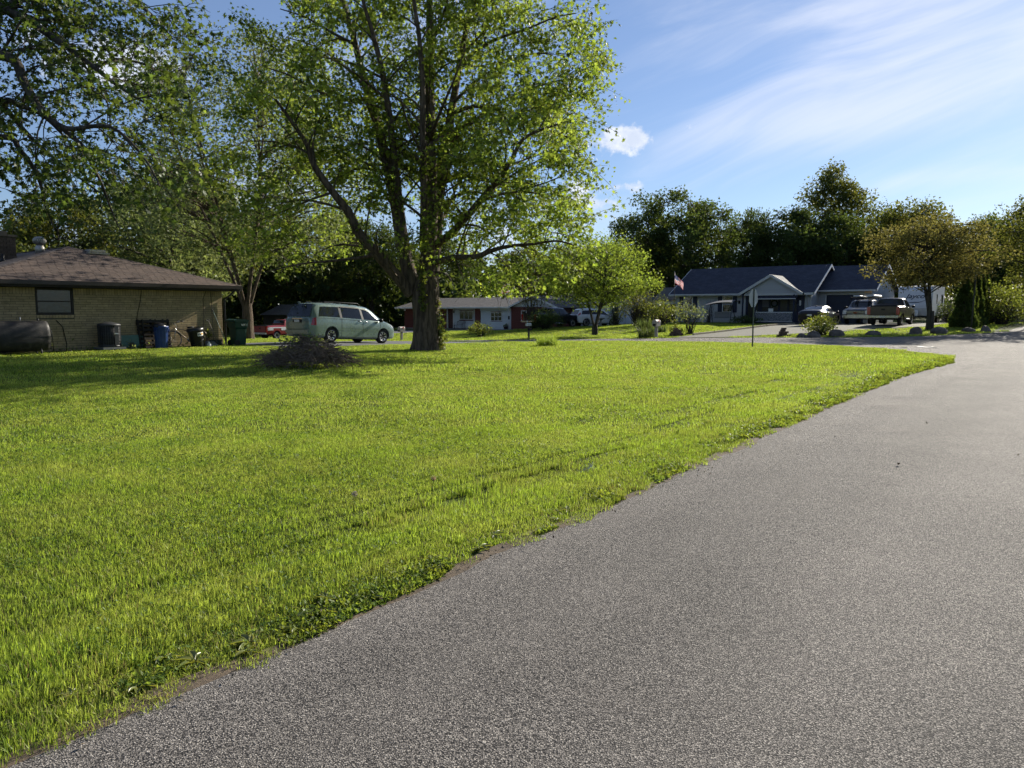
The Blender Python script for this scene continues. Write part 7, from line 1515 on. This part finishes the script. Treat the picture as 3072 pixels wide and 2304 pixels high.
def boat():
    t = thing('covered_boat', 'silver tarp covered boat between the van and maple trunk', 'boat', W(55.5, 66.0), TH + R(60)); tp = mat('silver_tarp', (.34, .36, .38), .5, .2, var=.5, scale=3, bump=1.5, bscale=5); mb = MB(); n = 12; st = [(-2.9, .9, 1.0, .75), (-2.6, 1.05, 1.35, .70), (-1.2, 1.15, 1.75, .66), (.4, 1.1, 1.85, .66), (1.8, .8, 1.6, .72), (2.7, .25, 1.35, .9), (2.9, .05, 1.25, 1.1)]
    for x, w_, zt, zb in st:
        for k in range(n + 1): a = math.pi * k / n; mb.v.append((x, w_ * math.cos(a), zb + (zt - zb) * math.sin(a) ** .7))
    for j in range(len(st) - 1):
        for k in range(n): a = j * (n + 1) + k; mb.f.append((a, a + 1, a + n + 2, a + n + 1)); mb.sm.append(True)
    mb.build('tarp', tp, t); hl = MB(); hl.prism([(-2.8, .72), (2.6, .85), (2.0, .45), (-2.6, .35)], -.7, .7); hl.build('hull', mat('hull_dark', (.05, .06, .07), .4), t); MB().tube([(-2.2, 0, .3), (3.6, 0, .4)], .05, 6).build('trailer_beam', GALV, t)
    for y in (-.9, .9): MB().lathe([(.16, -.08), (.28, -.08), (.28, .08), (.16, .08)], 18, Matrix.Translation((-.8, y, .28)) @ STAND).build('wheel', RUBBER, t)
boat()
t = thing('utility_pole', 'utility pole with transformer rising behind the white house roof', 'utility pole', W(88.5, 36.1), RF); MB().tube([(0, 0, 0), (0, 0, 8.0)], [.16, .11], 10).build('pole', mat('pole_wood', (.12, .10, .08), .9), t); MB().box((-1.1, -.06, 7.3), (1.1, .06, 7.42)).build('crossarm', mat('pole_wood', (.12, .1, .08)), t); MB().lathe([(.2, 5.6), (.22, 5.65), (.22, 6.3), (.1, 6.4)], 14, Matrix.Translation((.33, -.1, 0))).build('transformer', GALV, t)
MB().tube([(0, 0, 7.6)] + [(-2 * k, -.6 * k, 7.6 - .5 * math.sin(k / 9 * math.pi) - .1 * k) for k in range(1, 10)], .014, 4).build('wire', BLACK, t)

# ---------------------------------------------------------------- the other trees
def left_maple():
    base = Vector((-17.2, 17.6, 0.0)); t = thing('overhanging_maple', 'near maple whose dark leafy branches hang in from the left', 'tree', base, 0)
    S = [([(-700,420,0),(-350,230,-.5),(0,165,-1),(75,255,-1.4),(125,330,-1.6),(240,430,-1.8),(310,500,-2)], .16, .02), ([(-700,520,0),(-300,350,.8),(0,305,1.4),(60,318,1.7),(135,352,2),(230,450,2.3)], .13, .02), ([(-700,560,0),(-300,450,-.6),(0,410,-1.0),(60,450,-1.2),(112,525,-1.3),(140,625,-1.4),(165,690,-1.5)], .09, .012),
         ([(-700,250,0),(-250,100,.2),(0,30,.4),(70,-10,.6),(200,-150,.9)], .20, .04), ([(-600,0,.4),(-150,-20,.0),(40,40,-.4),(170,120,-.8),(280,200,-1.1),(360,262,-1.4),(470,330,-1.7)], .13, .015), ([(-500,-250,0),(0,-160,.6),(160,-90,1),(320,-40,1.4),(450,40,1.8),(520,120,2.1)], .12, .015),
         ([(125,330,-1.6),(200,385,-2.2),(330,380,-2.8),(430,470,-3.2),(480,560,-3.5)], .06, .012), ([(280,200,-1.1),(360,180,-.4),(450,200,.3),(520,260,.8)], .05, .012), ([(0,305,1.4),(100,420,2.6),(220,520,3.2),(330,600,3.7)], .07, .012), ([(240,430,-1.8),(300,540,-1.6),(330,620,-1.5),(360,690,-1.4)], .04, .01), ([(0,30,.4),(120,60,1.6),(260,70,2.6),(380,110,3.2)], .07, .012), ([(230,450,2.3),(350,470,3.2),(450,560,3.8)], .05, .012), ([(-350,230,-.5),(-150,480,-1.6),(-20,560,-2.2)], .06, .012)]
    limbs = [([px3(x, y, base.y + d) - base for x, y, d in pts], r0, r1) for pts, r0, r1 in S]
    top = px3(-700, 470, base.y) - base; limbs.append(([(0, 0, 4), tuple(top), (.5, .5, 9), (.8, 1, 14)], .42, .1)); limbs += [([tuple(top + Vector((0, 0, 1))), (-2, 1, 8), (-4, 2, 11)], .2, .03), ([(.5, .5, 9), (3, 3, 12), (5, 5, 14)], .2, .03), ([(.5, .5, 8), (-1, 3, 11), (-2, 5, 13)], .2, .03)]
    wd, lv = grow(limbs, 21, twig_len=(.6, 1.2), side_len=(.9, 2.2), leaves_per=19, side_step=.38, droop=.30, leaf_spread=.15, twigs=4, start=.3, env=lambda p: p.z > 1.6 + 255 / 2200 * (p.y + base.y))
    trunk_mesh(wd.mb, [(0, 0, -.1, .46), (0, 0, .4, .44), (0, 0, 2, .42), (0, 0, 4.2, .42)], .4); wd.mb.build('trunk', BARKD, t)
    kz = 1.6 + (930 - 640 + 130 * rng.random(len(lv)) ** 2.5 * -1 + 0) / 2200 * (lv[:, 1] + base.y); lv = lv[lv[:, 2] > kz]; link('crown', leaf_mesh(lv, .13, LEAF_SHADE, MAPLE_T, MAPLE_F, .4, 5), t); print('left leaves', len(lv))
left_maple()
crown_tree('corner_maple', 'many-stemmed maple behind the corner of the tan brick house', W(22.7, 36.0), 15.5, 6.6, LEAF_PALE, 330, 110, .14, 31, .25, .27, 6, MAPLE_T, MAPLE_F, barkm=BARK, spread=.6, forks=.12, clump_r=1.1)
crown_tree('bronze_tree', 'small spreading tree with bronze leaves and forked trunk by the trailer', W(52.5, 7.74), 7.2, 3.55, LEAF_RUST, 190, 95, .125, 32, .36, .21, 2, barkm=BARKD, spread=.42, forks=.16, clump_r=.75, squash=.6, top=.85)
crown_tree('street_tree', 'bright green low tree with three stems on the ranch house lawn', W(47.2, 29.0), 7.2, 4.1, LEAF_MAPLE, 190, 100, .14, 33, .27, .19, 3, barkm=BARKD, spread=.45, forks=.10, clump_r=.85)
G1 = 'trees beyond the houses'
dm = crown_tree('dark_maple', 'dark round maple with forked limbs behind the white house', W(79.2, 38.3), 15.0, 6.5, LEAF_DARK, 210, 115, .27, 34, .26, .34, 4, spread=.5, forks=.2, group=G1, clump_r=1.3)
tp = crown_tree('tall_poplar', 'tallest loose-topped tree behind the garage roof', W(107.2, 28.5), 20.5, 6.2, LEAF_OLIVE, 190, 115, .30, 35, .18, .35, 2, spread=.3, group=G1, top=.55, clump_r=1.5)
ct = crown_tree('round_tree', 'dark bushy tree right behind the white house ridge', W(93.6, 29.6), 13.6, 5.4, LEAF_DARK, 160, 115, .28, 36, .15, .3, 3, spread=.45, group=G1, clump_r=1.3)
ot = crown_tree('olive_tree', 'loose olive green tree over the trailer', W(101.0, 16.8), 14.2, 5.6, LEAF_OLIVE, 170, 115, .27, 37, .12, .3, 2, spread=.45, group=G1, clump_r=1.3)
lt = crown_tree('light_tree', 'sunlit pale tree far left above the chimney', W(24.0, 71.0), 9.6, 4.6, LEAF_PALE, 150, 80, .22, 38, .12, .25, 3, spread=.45, group=G1, clump_r=1.0)
for src, a, b, rz, s, lab in [(dm, 93.4, 34.8, 1.0, (.62, .62, .93), 'narrow dark tree between the round maple and white house ridge'), (ct, 108.5, 21.6, 2.0, 1.05, 'dark tree behind the garage right of the tallest tree'), (ct, 98, 24.4, 4.0, .95, 'dark tree low behind the garage roof'), (ot, 103.5, 5.6, 1.5, .95, 'green tree at the far right edge beyond the shrub'), (ct, 96, 8.5, 3.0, .82, 'dark tree behind the arborvitae row'), (ot, 76, 2.2, .7, (.52, .52, .45), 'rounded tree directly behind the corner shrub'),
    (ot, 90, 47, 2.5, .80, 'tree behind the white garage roof'), (ct, 92, 55, 1.2, .85, 'dark tree behind the ranch garage gable'), (dm, 98, 62, .4, .75, 'tree behind the middle of the ranch roof'), (ot, 94, 70, 5.0, .85, 'loose tree behind the left of the ranch roof'), (ct, 80, 75, 2.2, .95, 'dark tree left of the ranch house behind the boat'), (dm, 64, 73, 3.3, .90, 'forked tree over the covered boat'),
    (lt, 66, 84, 5.2, 1.7, 'pale tree high behind the van roof'), (dm, 52, 82, 2.0, 1.0, 'tree over the dark shed'), (lt, 40, 78, .3, 1.8, 'large pale tree behind the corner maple stems'), (tp, 36, 66, 1.9, .80, 'tall tree behind the brick house ridge'), (lt, 30, 60, 2.8, 1.25, 'pale tree just right of the brick house roof peak'), (ot, 22, 60, 4.4, .75, 'olive tree showing above the brick house ridge'), (lt, 17, 80, 1.0, 1.0, 'pale tree at the far left behind the roof'), (ct, 84, 42, .9, .66, 'small dark tree left of the round dark maple')]:
    retree(src, W(a, b), rz, s, lab)
for k, (px_, py_, ht, lab) in enumerate([(55.9, 6.35, 3.3, 'arborvitae nearest the street in the row, broad and dark'), (57.6, 6.25, 3.6, 'second arborvitae of the row from the street'), (59.3, 6.1, 3.7, 'third arborvitae of the row from the street'), (61.0, 6.0, 3.7, 'fourth arborvitae of the row from the street'), (62.7, 5.9, 3.6, 'farthest arborvitae of the row')]):
    r = random.Random(60 + k); lv = []; t = thing('arborvitae', lab, 'tree', W(px_, py_), 0, 'row of arborvitae')
    for _ in range(2400): q = r.random() ** 1.35; rr = (.78 if k == 0 else .62) * (1 - q) ** .72 * (.72 + .28 * r.random()) * (1 + .12 * math.sin(14 * q + k)); a = r.uniform(0, 6.283); lv.append((rr * math.cos(a), rr * math.sin(a), .06 + q * ht))
    lv = np.array(lv); od = lv * np.array([1, 1, 0]); od /= np.linalg.norm(od, axis=1)[:, None] + 1e-6; od[:, 2] = 1.1; link('foliage', leaf_mesh(lv, .17, LEAF_DARK, CLUMP_T, CLUMP_F, -.6, k, up=.2, outdir=od, name='foliage'), t); MB().tube([(0, 0, -.1), (0, 0, ht * .8)], [.08, .02], 6).build('trunk', BARKD, t)
t = crown_tree('edge_tree', 'tree whose dark trunk stands at the right edge of the view', W(59.5, 2.7), 7.5, 3.0, LEAF_OLIVE, 110, 70, .15, 71, .42, .14, 1, clump_r=.7)
def woods():
    r = np.random.default_rng(77); n = 26000; az = r.uniform(-.72, .80, n); d = r.uniform(118, 150, n); hm = 7.5 + 3 * noise2(az * 40, 0 * az, 1.0, 41) + 2.5 * noise2(az * 40, 0 * az + 3, .35, 42); z = r.random(n) ** .8 * hm - .3; P = np.stack([d * np.sin(az), d * np.cos(az), z], 1)
    r2 = 9000; az2 = r.uniform(-.66, -.05, r2); d2 = r.uniform(95, 116, r2); z2 = r.random(r2) ** .9 * (5.5 + 3 * noise2(az2 * 40, 0 * az2 + 8, .6, 43)) - 1.2; P = np.concatenate([P, np.stack([d2 * np.sin(az2), d2 * np.cos(az2), z2], 1)])
    o = link('woods', leaf_mesh(P, 1.0, LEAF_DARK, CLUMP_T, CLUMP_F, .2, 8, name='woods')); o['kind'] = 'stuff'; o['label'] = 'dark mass of far woods behind the houses'
woods()

# lettering becomes mesh, wheel wells are cut
def finish_meshes():
    cutters = []
    for body, mb, root in BOOL:
        o = mb.build('well_cutter', BLACK, root); cutters.append(o); md = body.modifiers.new('wells', 'BOOLEAN'); md.object = o; md.operation = 'DIFFERENCE'; md.solver = 'EXACT'
    dg = bpy.context.evaluated_depsgraph_get(); new = [(b, bpy.data.meshes.new_from_object(b.evaluated_get(dg))) for b, _, _ in BOOL]; tx = [(o, bpy.data.meshes.new_from_object(o.evaluated_get(dg))) for o in bpy.data.objects if o.type == 'FONT']
    for b, me in new: b.modifiers.clear(); b.data = me; me.set_sharp_from_angle(angle=R(32))
    for o, me in tx:
        q = bpy.data.objects.new(o.name, me); COL.objects.link(q); q.parent = o.parent; q.matrix_basis = o.matrix_basis.copy(); bpy.data.objects.remove(o, do_unlink=True)
    for o in cutters: bpy.data.objects.remove(o, do_unlink=True)
finish_meshes()
